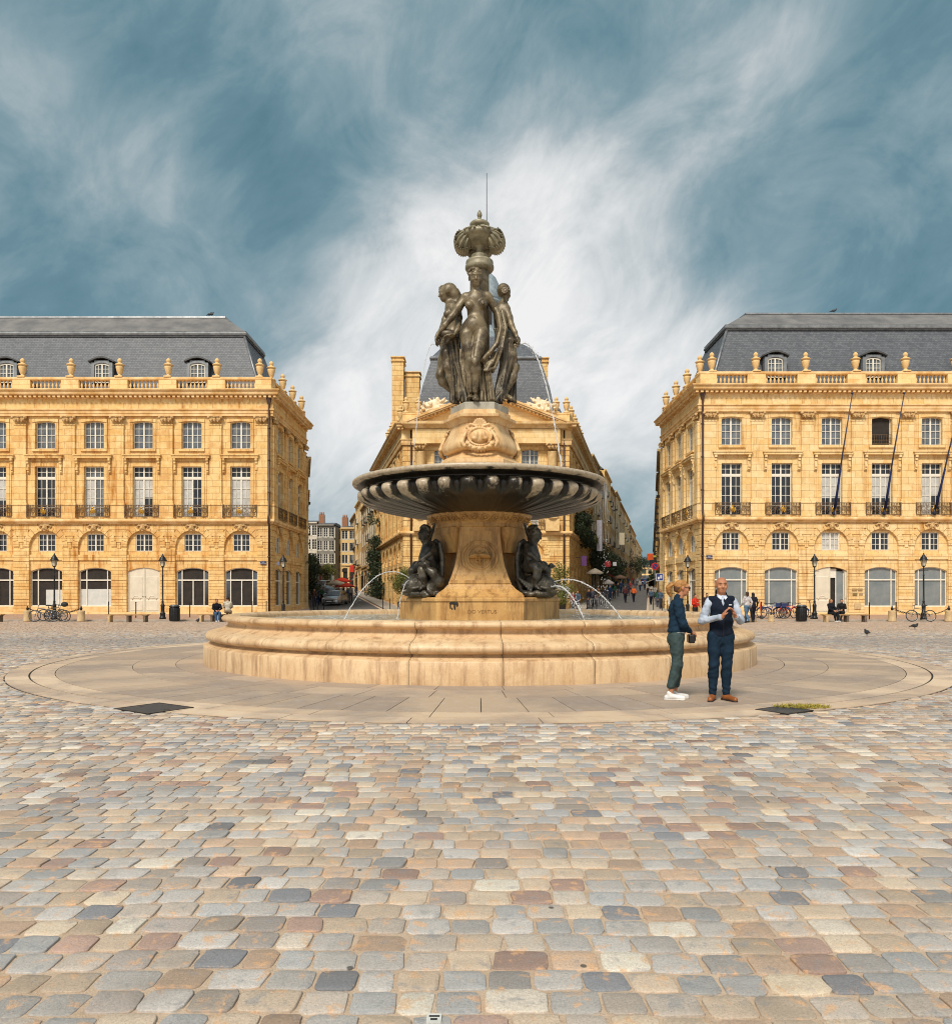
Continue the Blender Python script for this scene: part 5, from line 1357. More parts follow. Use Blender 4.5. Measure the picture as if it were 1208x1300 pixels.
# sculpture groups and urns on the parapet
def trophy(sd_, flip):
    s = Solid(.05); rn = random.Random(sd_)
    s.ell((0,0,.35),(1.25,.45,.42)); s.ell((-.2*flip,0,.8),(.6,.4,.5)); s.ell((.1*flip,-.1,1.25),(.22,.22,.28)); s.chain([(.1*flip,0,1.0),(.55*flip,-.2,1.15),(.8*flip,-.2,1.4)],[.16,.12,.07]); s.chain([(-.3*flip,0,1.0),(-.9*flip,-.1,.9),(-1.2*flip,-.1,.6)],[.18,.16,.1])
    for i in range(60): s.ell((rn.uniform(-1.4,1.4),rn.uniform(-.5,.1),rn.uniform(.05,1.05)*(1-.3*abs(rn.random()))),(rn.uniform(.08,.22),)*2+(rn.uniform(.08,.2),),k=.05)
    for i in range(10): a = rn.uniform(.2,2.9); s.cap((0,0,.7),(1.35*math.cos(a),-.1,.55+.95*math.sin(a)),.07,.05,.03)
    s.cut((0,0,-1),0); return s.mesh('sculpture_group', M2('bright_carved_stone'+str(sd_),(.86,.74,.55),(.62,.46,.26),4,.85))
link('sculpture_group', trophy(3,1), cb, loc=(X0-4.6,YC-.1,18.4)); link('sculpture_group', trophy(4,-1), cb, loc=(X0+4.9,YC-.1,18.4))
for x,y in ((X0-7.45,YC+.2),(X0-6.3,YC+.2),(X0+6.5,YC+.2),(X0+7.45,YC+.2)): link('urn', URN, cb, loc=(x,y,18.5))
for s in (-1,1):
    for i in range(1,5): link('urn', URN, cb, loc=(X0+s*(7.5+sn*3.4*i), YC+cn*3.4*i, 18.5))
# great slate roof and lead lantern dome
rf = MB(); prf = [(6.7,1.2,18.0),(6.05,1.9,21.5),(5.25,2.7,24.3)]
def rr(hx, yi, z): return [(X0-hx,YC+yi,z),(X0+hx,YC+yi,z),(X0+hx,YC+15-yi,z),(X0-hx,YC+15-yi,z)]
rf.loft([rr(*p) for p in prf]); roof = rf.build('roof', MAT['slate'], cb)
m = MB(); m.loft([rr(5.35,2.6,24.28),rr(5.42,2.5,24.42),rr(5.3,2.65,24.62)]); m.build('lead_roll', MAT['zinc'], roof)
m = MB(); m.loft([rr(5.2,2.75,24.6),rr(4.3,3.7,25.8),rr(2.0,5.8,27.6)]); m.build('upper_slope', MAT['slate'], roof)
XD, YD = X0+.15, YC+7.5
m = MB(); m.lathe([(1.75,27.0),(1.75,28.2),(1.45,28.4),(1.3,28.6),(1.3,31.2),(1.5,31.35),(1.6,31.5),(1.6,31.65),(1.35,31.8)],16,(XD,YD,0),False); m.build('lantern', MAT['dome'], cb)
for i in range(8):
    a = PI/4*i+.2; m = MB(); m.M = Matrix.Translation((XD,YD,0)) @ Matrix.Rotation(a,4,'Z'); m.box(1.27,1.32,-.26,.26,29.0,30.8); m.build('lantern_opening', MAT['dark'], cb)
m = MB(); m.lathe([(1.42,31.7),(1.46,32.0),(1.42,32.7),(1.25,33.5),(.95,34.15),(.5,34.6),(.18,34.8),(.14,35.2),(.2,35.4),(.05,35.6)],20,(XD,YD,0)); m.build('dome', MAT['dome'], cb)
m = MB(); m.tube([(XD,YD,35.4),(XD,YD,40),(XD,YD,45.0)],[.06,.045,.03],6); m.build('lightning_rod', MAT['iron'], cb)
def chimney(x,y,w,d,z0,z1,mat=None,pots=3):
    m = MB(); m.box(x-w/2,x+w/2,y-d/2,y+d/2,z0,z1-.5); m.box(x-w/2-.1,x+w/2+.1,y-d/2-.1,y+d/2+.1,z1-.5,z1-.36); m.box(x-w/2,x+w/2,y-d/2,y+d/2,z1-.36,z1-.1); m.box(x-w/2-.12,x+w/2+.12,y-d/2-.12,y+d/2+.12,z1-.1,z1)
    return m.build('chimney', mat or MAT['stone'], cb)
chimney(X0-8.75,YC+6,1.15,1.6,17,25.4); chimney(X0-7.35,YC+6.5,1.45,1.2,17,24.1); chimney(X0+5.9,YC+6,.7,1.,20,25.4); 
# side street roofs of the pavilion block
m = MB()
for s in (-1,1):
    A = [(X0+s*(7.2+sn*8),YC+8*cn),(X0+s*(7.2+sn*26),YC+26*cn),(X0+s*(4+sn*26),YC+26*cn),(X0+s*(4+sn*8),YC+8*cn)]
    B = [(X0+s*(5.8+sn*8.5),YC+8.5*cn),(X0+s*(5.8+sn*25.5),YC+25.5*cn),(X0+s*(4.2+sn*25.5),YC+25.5*cn),(X0+s*(4.2+sn*8.5),YC+8.5*cn)]
    m.loft([[(x,y,17.5) for x,y in A],[(x,y,21.) for x,y in B]])
m.build('rear_roof', MAT['slate'], cb)
dp = MB()
for x in (X0+7.2,X0-6.95): dp.tube([(x,YC-.14,.2),(x,YC-.14,16.9)],.09,8)
dp.build('downpipe', MAT['pipe'], cb)

# ================= houses along the two streets
def swin(w,h):
    m = MB(); m.box(-w/2,w/2,0,.02,0,h); return m.mesh('window', MAT['glass'])
def sfr(w,h):
    m = MB(); b=.07
    m.box(-w/2,w/2,-.04,0,0,b); m.box(-w/2,w/2,-.04,0,h-b,h); m.box(-w/2,-w/2+b,-.038,0,b,h-b); m.box(w/2-b,w/2,-.038,0,b,h-b); m.box(-.05,.05,-.045,0,b,h-b)
    for i in range(1,4): m.box(-w/2+b,w/2-b,-.03,0,h*i/4-.02,h*i/4+.02)
    m.box(-w/2-.2,w/2+.2,-.12,0,-.14,0); m.box(-w/2-.14,-w/2,-.07,.0,0,h+.16); m.box(w/2,w/2+.14,-.07,.0,0,h+.16); m.box(-w/2-.14,w/2+.14,-.07,0,h,h+.16)
    return m.mesh('frame', MAT['frame'])
SWM = swin(1.1,2.0); SFM = sfr(1.1,2.0)
def rail_mesh(w):
    m = MB(); m.box(-w/2,w/2,-.37,-.34,.78,.82); m.box(-w/2,w/2,-.38,0,-.07,0)
    for i in range(int(w/.16)+1): c = -w/2+.02+i*.16; m.box(c-.008,c+.008,-.36,-.35,0,.80)
    for s in (-1,1): m.tube([(s*w/2,-.35,.8),(s*w/2,0,.8)],.012,4)
    return m.mesh('balcony', MAT['iron'])
RAILM = rail_mesh(1.9)
def house(label, x, y, rz, L, D_, z0, H_, mat, floors=4, bays=4, balc=.4, shop=None, roofc='slate', sgl=1, chim=1, awn=None, win=None, slope=True, rh=1.92):
    """terraced house; local x runs along the street front (0..L*sgl), -y outward"""
    b = empty('town_house', (0,0,0), 0, label, 'house', 'town houses along the streets')
    F_ = Face(b, x, y, rz); m = MB(); m.M = F_.M
    xa,xb = sorted((0,L*sgl)); fh = (H_-z0-4.2)/max(1,(floors-1)); bwid = L/bays
    mid = xa+L/2
    # wall with real openings
    zc = [z0+4.2+fh*i for i in range(floors-1)]
    hw = .58
    m.box(xa,xb,.02,.5,z0-2,z0+.5)
    cs = [xa+bwid*(i+.5) for i in range(bays)]
    edges = [xa]+[v for c in cs for v in (c-hw,c+hw)]+[xb]
    for i in range(0,len(edges),2): m.box(edges[i],edges[i+1],0,.5,z0+3.6,H_)
    hts = [z0+3.6]+[v for z in zc for v in (z+.3,z+.3+min(2.0,fh-.7))]+[H_]
    for c in cs:
        for i in range(0,len(hts),2): m.box(c-hw,c+hw,.01,.5,hts[i],hts[i+1])
    m.box(xa,xb,.15,.5,z0+.5,z0+3.6)
    for i in range(bays+1): c = xa+bwid*i; c = min(max(c,xa+.22),xb-.22); m.box(c-.2,c+.2,-.02,.2,z0-2,z0+3.6)
    m.box(xa,xb,.5,D_,z0-2,H_)
    for z in zc[:1]+[H_-.05]: m.box(xa,xb,-.14,0,z-.16,z)
    m.box(xa,xb,-.34,0,H_-.05,H_+.18)
    if bays > 1:
        for c in (xa+.06,xb-.06): m.box(c-.05,c+.05,-.09,0,z0,H_)
    w_ = m.build('wall', mat, b)
    r = MB(); r.M = F_.M; r.loft([[(xa,0,H_+.18),(xb,0,H_+.18),(xb,D_,H_+.18),(xa,D_,H_+.18)],[(xa,2.2,H_+.18+rh),(xb,2.2,H_+.18+rh),(xb,D_-2,H_+.18+rh),(xa,D_-2,H_+.18+rh)]]); rf_ = r.build('roof', MAT[roofc], b)
    if chim:
        for k in range(chim):
            c = MB(); c.M = F_.M; cx_ = xa+L*(.15+.7*k/max(1,chim-1) if chim > 1 else .15); c.box(cx_-.5,cx_+.5,1.6,2.3,H_,H_+2.2); 
            for j in range(3): c.lathe([(.11,0),(.09,.5)],6,(cx_-.3+.3*j,1.95,H_+2.2))
            c.build('chimney', MAT['terra'], rf_)
    k = fh-.7 < 2.0
    for z in zc:
        for c in cs:
            o = F_.put('window', SWM, c, .10, z+.3); o.scale = (1,1,min(1,(fh-.7)/2.)); link('frame', SFM, o, loc=(0,-.01,0))
            if random.random() < balc: o = F_.put('balcony', RAILM, c, 0, z+.25)
    for i in range(bays):
        c = cs[i]; sm = shop or MAT['dark']; g = MB(); g.box(-bwid/2+.22,bwid/2-.22,.08,.14,z0+.2,z0+2.9); g.box(-bwid/2+.22,bwid/2-.22,-.06,.14,z0+2.9,z0+3.5) if i%2==0 else None
        F_.put('shop_front', g.mesh('shop_front', [MAT['dark'],paint((.25,.06,.05)),paint((.04,.07,.05)),paint((.05,.05,.07)),paint((.3,.27,.22))][random.choice([0,0,0,1,2,3,4])] if not shop else shop), c, 0, 0)
    if awn:
        g = MB(); g.loft([[(-bwid*.48,0,z0+3.0),(bwid*.48,0,z0+3.0),(bwid*.48,0,z0+3.06),(-bwid*.48,0,z0+3.06)],[(-bwid*.48,-1.5,z0+2.4),(bwid*.48,-1.5,z0+2.4),(bwid*.48,-1.5,z0+2.46),(-bwid*.48,-1.5,z0+2.46)]])
        g.box(-bwid*.48,bwid*.48,-1.51,-1.49,z0+2.2,z0+2.43)
        F_.put('awning', g.mesh('awning', fabric(awn)), cs[0], 0, 0)
    return b, F_, cs
ss = [MAT['stone4'],MAT['stone3'],MAT['stone4'],MAT['stone']]
names = ['warm','pale','soot darkened','honey coloured']
def terrace(s, x, y, lens, side, hts, labs, lean=.234):
    ang = math.atan(lean); sn, cn = math.sin(ang), math.cos(ang)
    """s: +1 right street, -1 left street. side: +1 the face looks towards the street from its left wall"""
    for i,(L,h_,lb) in enumerate(zip(lens,hts,labs)):
        rz_ = (PI/2-ang*1) if s > 0 else (-PI/2+ang)
        if side < 0: rz_ = rz_+PI
        sl = 1 if (s > 0) == (side > 0) else -1
        z0 = gz(y); matn = ss[(i+1)%4]
        house(lb, x, y, rz_, L, 9., z0-.1, z0+h_, matn, 4 if h_ < 15 else 5, max(2,int(L/2.9)), .38, sgl=sl, chim=2 if L > 9 else 1, awn=[None,(.5,.45,.35),(.35,.03,.03),None][i%4])
        x += s*sn*L; y += cn*L
# right street, left-hand side continuing the pavilion block
rl = ['pale stone house with a red chimney beyond the pavilion on the right street','narrow stone house with dark balconies second beyond the pavilion','sooty house under the white hanging banner','tall house with a stepped roofline along the right street','honey stone house midway down the right street','pale house beyond the honey stone house','dark fronted house further down the right street','small far house near the end of the right street','farthest house at the left of the right street end']
terrace(1, pR[0], pR[1], [11,9,13,12,14,18,24,36,60], 1, [18.0,17.2,18.6,17.3,17.8,16.8,16.2,14.5,12], rl, .256)
# right street, right-hand side beyond the palace
rr_ = ['yellow stone house just behind the right palace','shuttered house second behind the right palace','dark house third behind the right palace','house far down the right side of the right street']
terrace(1, 17.35, 69.9, [12,13,30,80], -1, [14.8,14.0,12.5,11], rr_)
# left street, right-hand side continuing the pavilion block
ll = ['brown stone house with ivy next to the pavilion on the left street','plastered house with long windows on the left street','narrow house before the red awning on the left street','last house on the right side of the left street']
terrace(-1, pL[0], pL[1], [12,11,12,14], 1, [14.6,13.0,14.5,13.], ll)
# left street, left-hand side behind the palace
l2 = ['house with iron balconies behind the left palace','second house behind the left palace','third house behind the left palace']
terrace(-1, -15.75, 69.6, [11,14,40], -1, [14.,12.,11.], l2)
# houses closing the left street
def closing(label, px0, px1, Y, ptop, mat, floors, bays, balc=0, chim=1, shop=None, awn=None):
    a = W(px0,757,Y); b = W(px1,757,Y); top = W(px0,ptop,Y).z; z0 = gz(Y)
    return house(label, a.x, Y, 0, b.x-a.x, 8, z0, top, mat, floors, bays, balc, chim=chim, shop=shop, awn=awn, rh=.5)
closing('pale plastered house at the far left of the left street end', 388, 402.5, 139, 664, M2('pale_plaster',(.72,.66,.56),(.60,.53,.42),2.,.9), 4, 2, chim=0)
closing('grey soot stained house with long dark windows closing the left street', 402.5, 424, 137, 667, M2('grey_render',(.20,.19,.165),(.30,.28,.24),1.,.9), 4, 3, balc=0)
closing('low tan house squeezed between the grey and yellow houses', 424, 432.5, 142, 672, MAT['stone2'], 4, 1, chim=0)
closing('yellow stone house with tall white windows closing the left street', 432.5, 452, 134, 671, M2('yellow_plaster',(.78,.56,.26),(.68,.46,.20),2.,.9), 4, 2, chim=1)
closing('small distant house closing the end of the right street', 806, 828, 345, 722, MAT['stone2'], 4, 3, chim=1)
# ================= the couple in front of the basin (local frames: facing -y, x to the viewer's right, feet at z=0)
def leg_prims(s, hip, knee, ank, r, k=.03, add=0.):
    hip,knee,ank = Vector(hip),Vector(knee),Vector(ank)
    calf = knee.lerp(ank,.32)+Vector((0,.018,0))
    s.chain([hip, hip.lerp(knee,.5), knee, calf, ank], [r*1.0+add, r*.84+add, r*.64+add, r*.66+add, r*.42+add], k)
def shoe(parent, ank, d, L, mat, sole, name='shoe', h=.006, wd=.044):
    s = Solid(h); a = Vector((ank[0],ank[1],0)); d = Vector(d).normalized(); ln = Vector((0,0,1))
    heel = a-d*.055; toe = a+d*(L-.085)
    s.cap(heel+ln*.038, a+d*.03+ln*.045, .034, .038, .02); s.cap(a+d*.02+ln*.048, toe+ln*.034, .043, wd*.78, .02); s.cap(toe+ln*.03-d*.02, toe+ln*.028+d*.012, wd*.72, wd*.55, .02)
    s.cap(a+ln*.05, a-d*.01+ln*.092, .046, .043, .02); s.cut((0,0,-1),-.014)
    for i in range(4): s.cap(a+d*(.035+.02*i)+ln*(.088-.008*i)+d.cross(ln)*.018, a+d*(.035+.02*i)+ln*(.088-.008*i)-d.cross(ln)*.018, .0045, .0045, .002)
    o = s.build(name, mat, parent)
    s = Solid(h); s.cap(heel+ln*.012, toe+ln*.012, .042, wd*.86, .01); s.cap(a+d*.06+ln*.012, toe+ln*.012, wd*.95, wd*.8, .01); s.cut((0,0,1),.020); s.cut((0,0,-1),-.0); s.build('sole', sole, o); return o
h_ = .0068
def man():
    r = empty('person', W(915,757,10.62)*1., 0, 'bald man in navy gilet and pale shirt, hands pressed together, standing by the basin', 'person'); r.location.z = .004; r.rotation_euler.z = rad(-3)
    HL,HR = (-.095,.0,.92),(.085,.0,.92); KL,KR = (-.105,-.015,.50),(.075,-.02,.50); AL,AR = (-.115,.02,.085),(.075,.02,.085)
    SL,SR = (-.176,.0,1.385),(.181,.0,1.39); EL,ER = (-.275,-.02,1.135),(.265,-.02,1.14); WL,WR = (-.055,-.275,1.20),(.125,-.265,1.205)
    s = Solid(h_)
    P_,M_ = head(s, (.0,-.02,1.636), 1.06, rad(-4), rad(2), 0, False)
    s.cap((0,-.005,1.56),(0,.0,1.45),.058,.066,.03)
    s.ell((0,0,1.32),(.155,.10,.17)); s.ell((0,0,1.12),(.14,.095,.16),k=.08); s.ell((0,0,.98),(.155,.10,.12),k=.08)
    s.cap((-.15,0,1.395),(.15,0,1.395),.042)
    for h,k,a in ((HL,KL,AL),(HR,KR,AR)): leg_prims(s,h,k,a,.08); s.cap((a[0],a[1]+.01,.06),(a[0],a[1]-.03,.04),.03,.025)
    for S,E,Wr in ((SL,EL,WL),(SR,ER,WR)): s.chain([S,E,Wr],[.036,.036,.026],.02)
    hand(s, WL, (.42,-.12,.86), (.95,-.1,-.25), .98, 1, .42); hand(s, WR, (-.42,-.12,.86), (-.95,-.1,-.25), .98, -1, .42)
    s.build('body', MAT['skin'], r)
    # short grey hair at the sides and back
    s = Solid(.005); 
    s.ell(P_(0,.028,.028),(.0765,.086,.072),M_,k=.01)
    s.cut(tuple(M_@Vector((0,-1,1))*.707), float((P_(0,.015,.05))@(M_@Vector((0,-1,1))*.707)))
    s.build('hair', paint((.10,.075,.055),.8,0,'greying_hair'), r)
    for sg in (-1,1):
        e = MB(); e.sphere(P_(sg*.030,-.0895,.0135),(.0075,.004,.005),8,5); e.build('eye', paint((.02,.015,.012),.2,0,'dark_eye'), r)
        e = MB(); e.tube([P_(sg*.014,-.098,.036),P_(sg*.030,-.099,.041),P_(sg*.047,-.088,.036)],[.003,.0045,.003],6); e.build('eyebrow', paint((.13,.08,.05),.8,0,'brow'), r)
    # pale blue shirt
    s = Solid(h_); s.ell((0,.0,1.32),(.165,.112,.17)); s.ell((0,0,1.14),(.15,.107,.16),k=.06); s.cap((-.155,0,1.425),(.155,0,1.425),.052)
    for S,E,Wr in ((SL,EL,WL),(SR,ER,WR)):
        W2 = Vector(E).lerp(Vector(Wr),.90); s.chain([S,Vector(S).lerp(Vector(E),.5),E,W2],[.057,.055,.051,.037],.03)
        s.cap(Vector(E).lerp(Vector(Wr),.86), W2, .043, .043, .006)
    s.wrinkle(.0035, lambda x,y,z: np.sin(z*62+x*34+3*np.sin(x*21))*np.sin(y*40+z*30+1.))
    s.cap((0,-.01,1.46),(0,-.005,1.50),.075,.066,.01); s.cap((0,-.012,1.51),(0,-.03,1.62),.060,.085,.003,'s'); s.cap((0,-.10,1.47),(0,-.16,1.40),.026,.02,.004,'s')
    sh_ = s.build('shirt', fabric((.52,.59,.70),.2), r)
    for sg in (-1,1):
        c = MB(); c.loft([[(sg*.010,-.080,1.480),(sg*.046,-.062,1.508),(sg*.064,-.02,1.515),(sg*.060,-.02,1.50)],[(sg*.030,-.108,1.435),(sg*.064,-.085,1.468),(sg*.074,-.03,1.49),(sg*.066,-.03,1.49)]],False); c.build('collar', fabric((.60,.66,.76),.2), sh_)
    # navy gilet
    s = Solid(h_); s.ell((0,0,1.33),(.178,.127,.165)); s.ell((0,0,1.12),(.168,.125,.19),k=.06); s.ell((0,.0,.96),(.176,.128,.10),k=.05); s.cap((-.150,0,1.435),(.150,0,1.435),.058)
    s.cap((0,.0,1.46),(0,.01,1.535),.088,.078,.02); s.cap((0,-.012,1.50),(0,-.02,1.62),.068,.078,.003,'s')
    s.wrinkle(.003, lambda x,y,z: np.sin(z*48+2*np.sin(x*16))*1.)
    for sg in (-1,1): s.ell((sg*.215,0,1.40),(.035,.10,.12),k=.01,op='s')
    # V opening
    R_ = Matrix.Rotation(0,4,'Z')
    s.cap((0,-.14,1.30),(0,-.12,1.53),.010,.070,.003,'s')
    s.cut((0,0,-1),-.885); ve = s.build('gilet', fabric((.011,.017,.032),.3), r)
    z_ = MB(); z_.box(-.003,.003,-.132,-.120,.92,1.29); z_.build('zip', paint((.05,.05,.055),.4,.5,'zip'), ve)
    z_ = MB(); z_.box(.075,.115,-.126,-.118,1.358,1.372); z_.build('chest_badge', paint((.75,.77,.8),.7,0,'badge'), ve)
    # jeans
    s = Solid(h_); s.ell((0,0,.95),(.158,.112,.10)); s.ell((0,.01,.87),(.165,.118,.10),k=.05)
    for h,k,a in ((HL,KL,(AL[0],AL[1]-.005,.10)),(HR,KR,(AR[0],AR[1]-.005,.10))): leg_prims(s,h,k,a,.088,.03,.014)
    s.wrinkle(.0045, lambda x,y,z: np.sin(z*55+x*40*np.sin(z*9)+y*25)*np.exp(-((z-.5)/.16)**2)+np.sin(z*80+x*30)*np.exp(-((z-.15)/.08)**2)+.7*np.sin(z*50+np.abs(x)*90)*np.exp(-((z-.86)/.07)**2))
    s.cut((0,0,-1),-.075); j = s.build('jeans', fabric((.012,.030,.055),.4), r)
    shoe(r, AL, (-.45,-1,0), .285, paint((.32,.105,.03),.35,0,'tan_leather'), paint((.02,.015,.012),.6,0,'dark_sole'))
    shoe(r, AR, (.40,-1,0), .285, paint((.32,.105,.03),.35,0,'tan_leather'), paint((.02,.015,.012),.6,0,'dark_sole'))
    return r
man()
def woman():
    r = empty('person', W(860,757,10.72)*1., 0, 'blonde woman with ponytail, sunglasses and navy jacket standing in profile by the basin', 'person'); r.location.z = .004; r.rotation_euler.z = rad(84)
    # local: forward -y; viewer sees her right side... x axis points away from the viewer
    HL,HR = (-.085,.02,.90),(.085,.02,.90); KL,KR = (-.085,.025,.50),(.085,-.012,.50); AL,AR = (-.075,.115,.085),(.085,.03,.085)
    SL,SR = (-.165,.03,1.375),(.165,.02,1.375); EL,ER = (-.205,-.045,1.085),(.205,-.05,1.09); WL,WR = (-.06,-.165,.975),(.05,-.17,.985)
    s = Solid(h_)
    P_,M_ = head(s, (.0,-.065,1.600), .98, rad(4), rad(6), 0, True)
    s.cap((0,-.045,1.53),(0,.0,1.42),.046,.054,.03)
    s.ell((0,.01,1.28),(.135,.092,.16)); s.ell((0,0,1.09),(.115,.085,.15),k=.08); s.ell((0,.02,.94),(.145,.105,.12),k=.08); s.cap((-.13,.01,1.375),(.13,.01,1.375),.045)
    for h,k,a in ((HL,KL,AL),(HR,KR,AR)): leg_prims(s,h,k,a,.078); s.cap(a,(a[0],a[1]-.08,.04),.03,.026)
    for S,E,Wr in ((SL,EL,WL),(SR,ER,WR)): s.chain([S,E,Wr],[.038,.033,.023],.02)
    hand(s, WL, (.75,-.6,-.15), (.2,.2,-1), .92, 1, .8); hand(s, WR, (-.75,-.6,-.25), (.2,.4,-1), .92, -1, .8)
    s.build('body', MAT['skin'], r)
    s = Solid(.0055)
    s.ell(P_(0,.022,.042),(.079,.094,.082),M_,k=.01); s.ell(P_(0,.06,.0),(.070,.06,.07),M_,k=.02)
    s.ell(P_(0,-.078,.012),(.072,.038,.075),M_,k=.006,op='s'); s.ell(P_(0,-.05,-.05),(.09,.06,.06),M_,k=.006,op='s')
    for i in range(7):
        f = (i-3)/3.; s.chain([P_(f*.012,.095,.045),P_(f*.03,.165,.05-.01*abs(f)),P_(f*.034,.205,-.01),P_(f*.03,.195,-.075),P_(f*.018,.165,-.13)],[.020,.026,.028,.024,.012],.008)
    s.wrinkle(.0016, lambda x,y,z: np.sin(x*260+z*60)+np.sin(z*170+y*90)*.6)
    ha = s.build('hair', M2('blonde_hair',(.50,.235,.055),(.22,.09,.02),22,.5,bump=.3), r)
    s = Solid(.0055); s.ell(P_(0,.062,.005),(.074,.056,.046),M_,k=.01); s.ell(P_(0,.075,-.02),(.06,.05,.05),M_,k=.02); s.ell(P_(0,-.078,.012),(.078,.05,.075),M_,k=.006,op='s'); s.build('under_hair', paint((.12,.05,.018),.6,0,'shaded_brown_hair'), ha)  # dark brown lower hair, shadow of the hair above put into its colour
    b_ = MB(); b_.torus(P_(0,.098,.047),.024,.008,12,6,'y'); b_.build('hair_tie', MAT['rubber'], ha)
    g_ = Solid(.003)
    for sg in (-1,1): g_.ell(P_(sg*.032,-.098,.012),(.029,.008,.021),M_,k=.004); g_.cap(P_(sg*.060,-.088,.018),P_(sg*.078,.0,.018),.0035,.003,.002)
    g_.cap(P_(-.01,-.104,.016),P_(.01,-.104,.016),.0035,.0035,.002); g_.build('sunglasses', paint((.012,.010,.010),.12,0,'black_lens'), r)
    # white tee showing at neck and hem
    s = Solid(h_); s.ell((0,.0,1.20),(.132,.108,.24)); s.ell((0,.012,.97),(.150,.120,.07),k=.03); s.cut((0,0,1),1.40); s.cut((0,0,-1),-.925)
    s.build('tee_shirt', fabric((.60,.60,.60),.2), r)
    s = Solid(h_); s.ell((0,.015,1.28),(.150,.118,.155)); s.ell((0,.01,1.08),(.148,.122,.15),k=.06); s.ell((0,.02,.99),(.158,.130,.06),k=.04); s.cap((-.135,.015,1.375),(.135,.015,1.375),.054)
    for S,E,Wr in ((SL,EL,WL),(SR,ER,WR)): s.chain([S,Vector(S).lerp(Vector(E),.5),E,Vector(E).lerp(Vector(Wr),.93)],[.064,.060,.054,.036],.03)
    s.cap((0,-.0,1.40),(0,-.015,1.475),.074,.064,.015); s.cap((0,-.02,1.44),(0,-.07,1.55),.052,.07,.003,'s'); s.cap((0,-.12,1.28),(0,-.10,1.46),.012,.05,.003,'s'); s.cap((0,-.14,1.0),(0,-.125,1.30),.010,.014,.003,'s')
    s.wrinkle(.0040, lambda x,y,z: np.sin(z*70+y*50+2.5*np.sin(x*15+y*9))*np.sin(y*31-z*12+x*20)+.3*np.sin(z*83-y*31+3*np.sin(z*14)))
    s.cut((0,0,-1),-.955); s.build('jacket', fabric((.013,.035,.065),.5), r)
    s = Solid(h_); s.ell((0,.02,.92),(.152,.118,.09)); s.ell((0,.035,.85),(.150,.115,.10),k=.05)
    for h,k,a in ((HL,KL,(AL[0],AL[1]-.008,.20)),(HR,KR,(AR[0],AR[1]-.01,.20))): s.chain([h,Vector(h).lerp(Vector(k),.5),k,Vector(k).lerp(Vector(a),.5),a],[.096,.086,.073,.067,.060],.03)
    s.wrinkle(.0030, lambda x,y,z: np.sin(z*47+y*61+2*np.sin(x*25+z*7))*np.sin(z*13+y*20+x*9+1.)+.4*np.sin(z*90-y*33+3*np.sin(z*11)))
    s.cut((0,0,-1),-.165); s.build('trousers', fabric((.055,.085,.085),.5), r)
    for a,d in ((AL,(-.12,-1,0)),(AR,(.10,-1,0))):
        shoe(r, (a[0],a[1],0), d, .255, paint((.80,.79,.77),.5,0,'white_trainer'), paint((.70,.68,.64),.6,0,'white_sole'), wd=.042)
    # small black shoulder bag held at the hip
    s = Solid(.006); s.rbox((.0,-.185,.875),(.095,.045,.062),.022); s.rbox((.0,-.232,.89),(.085,.008,.04),.008,k=.01)
    bg = s.build('handbag', paint((.012,.011,.011),.35,0,'black_leather'))
    bg.location = r.location; bg.rotation_euler = r.rotation_euler; tag(bg, 'small black handbag held at the hip of the woman in profile', 'handbag')
    m = MB(); m.tube([(-.08,-.17,.955),(-.12,-.10,1.15),(-.13,.0,1.36),(-.03,.07,1.43),(.08,.05,1.40),(.13,-.08,1.2),(.085,-.17,.955)],.0055,6); m.build('strap', MAT['rubber'], bg)
    return r
woman()

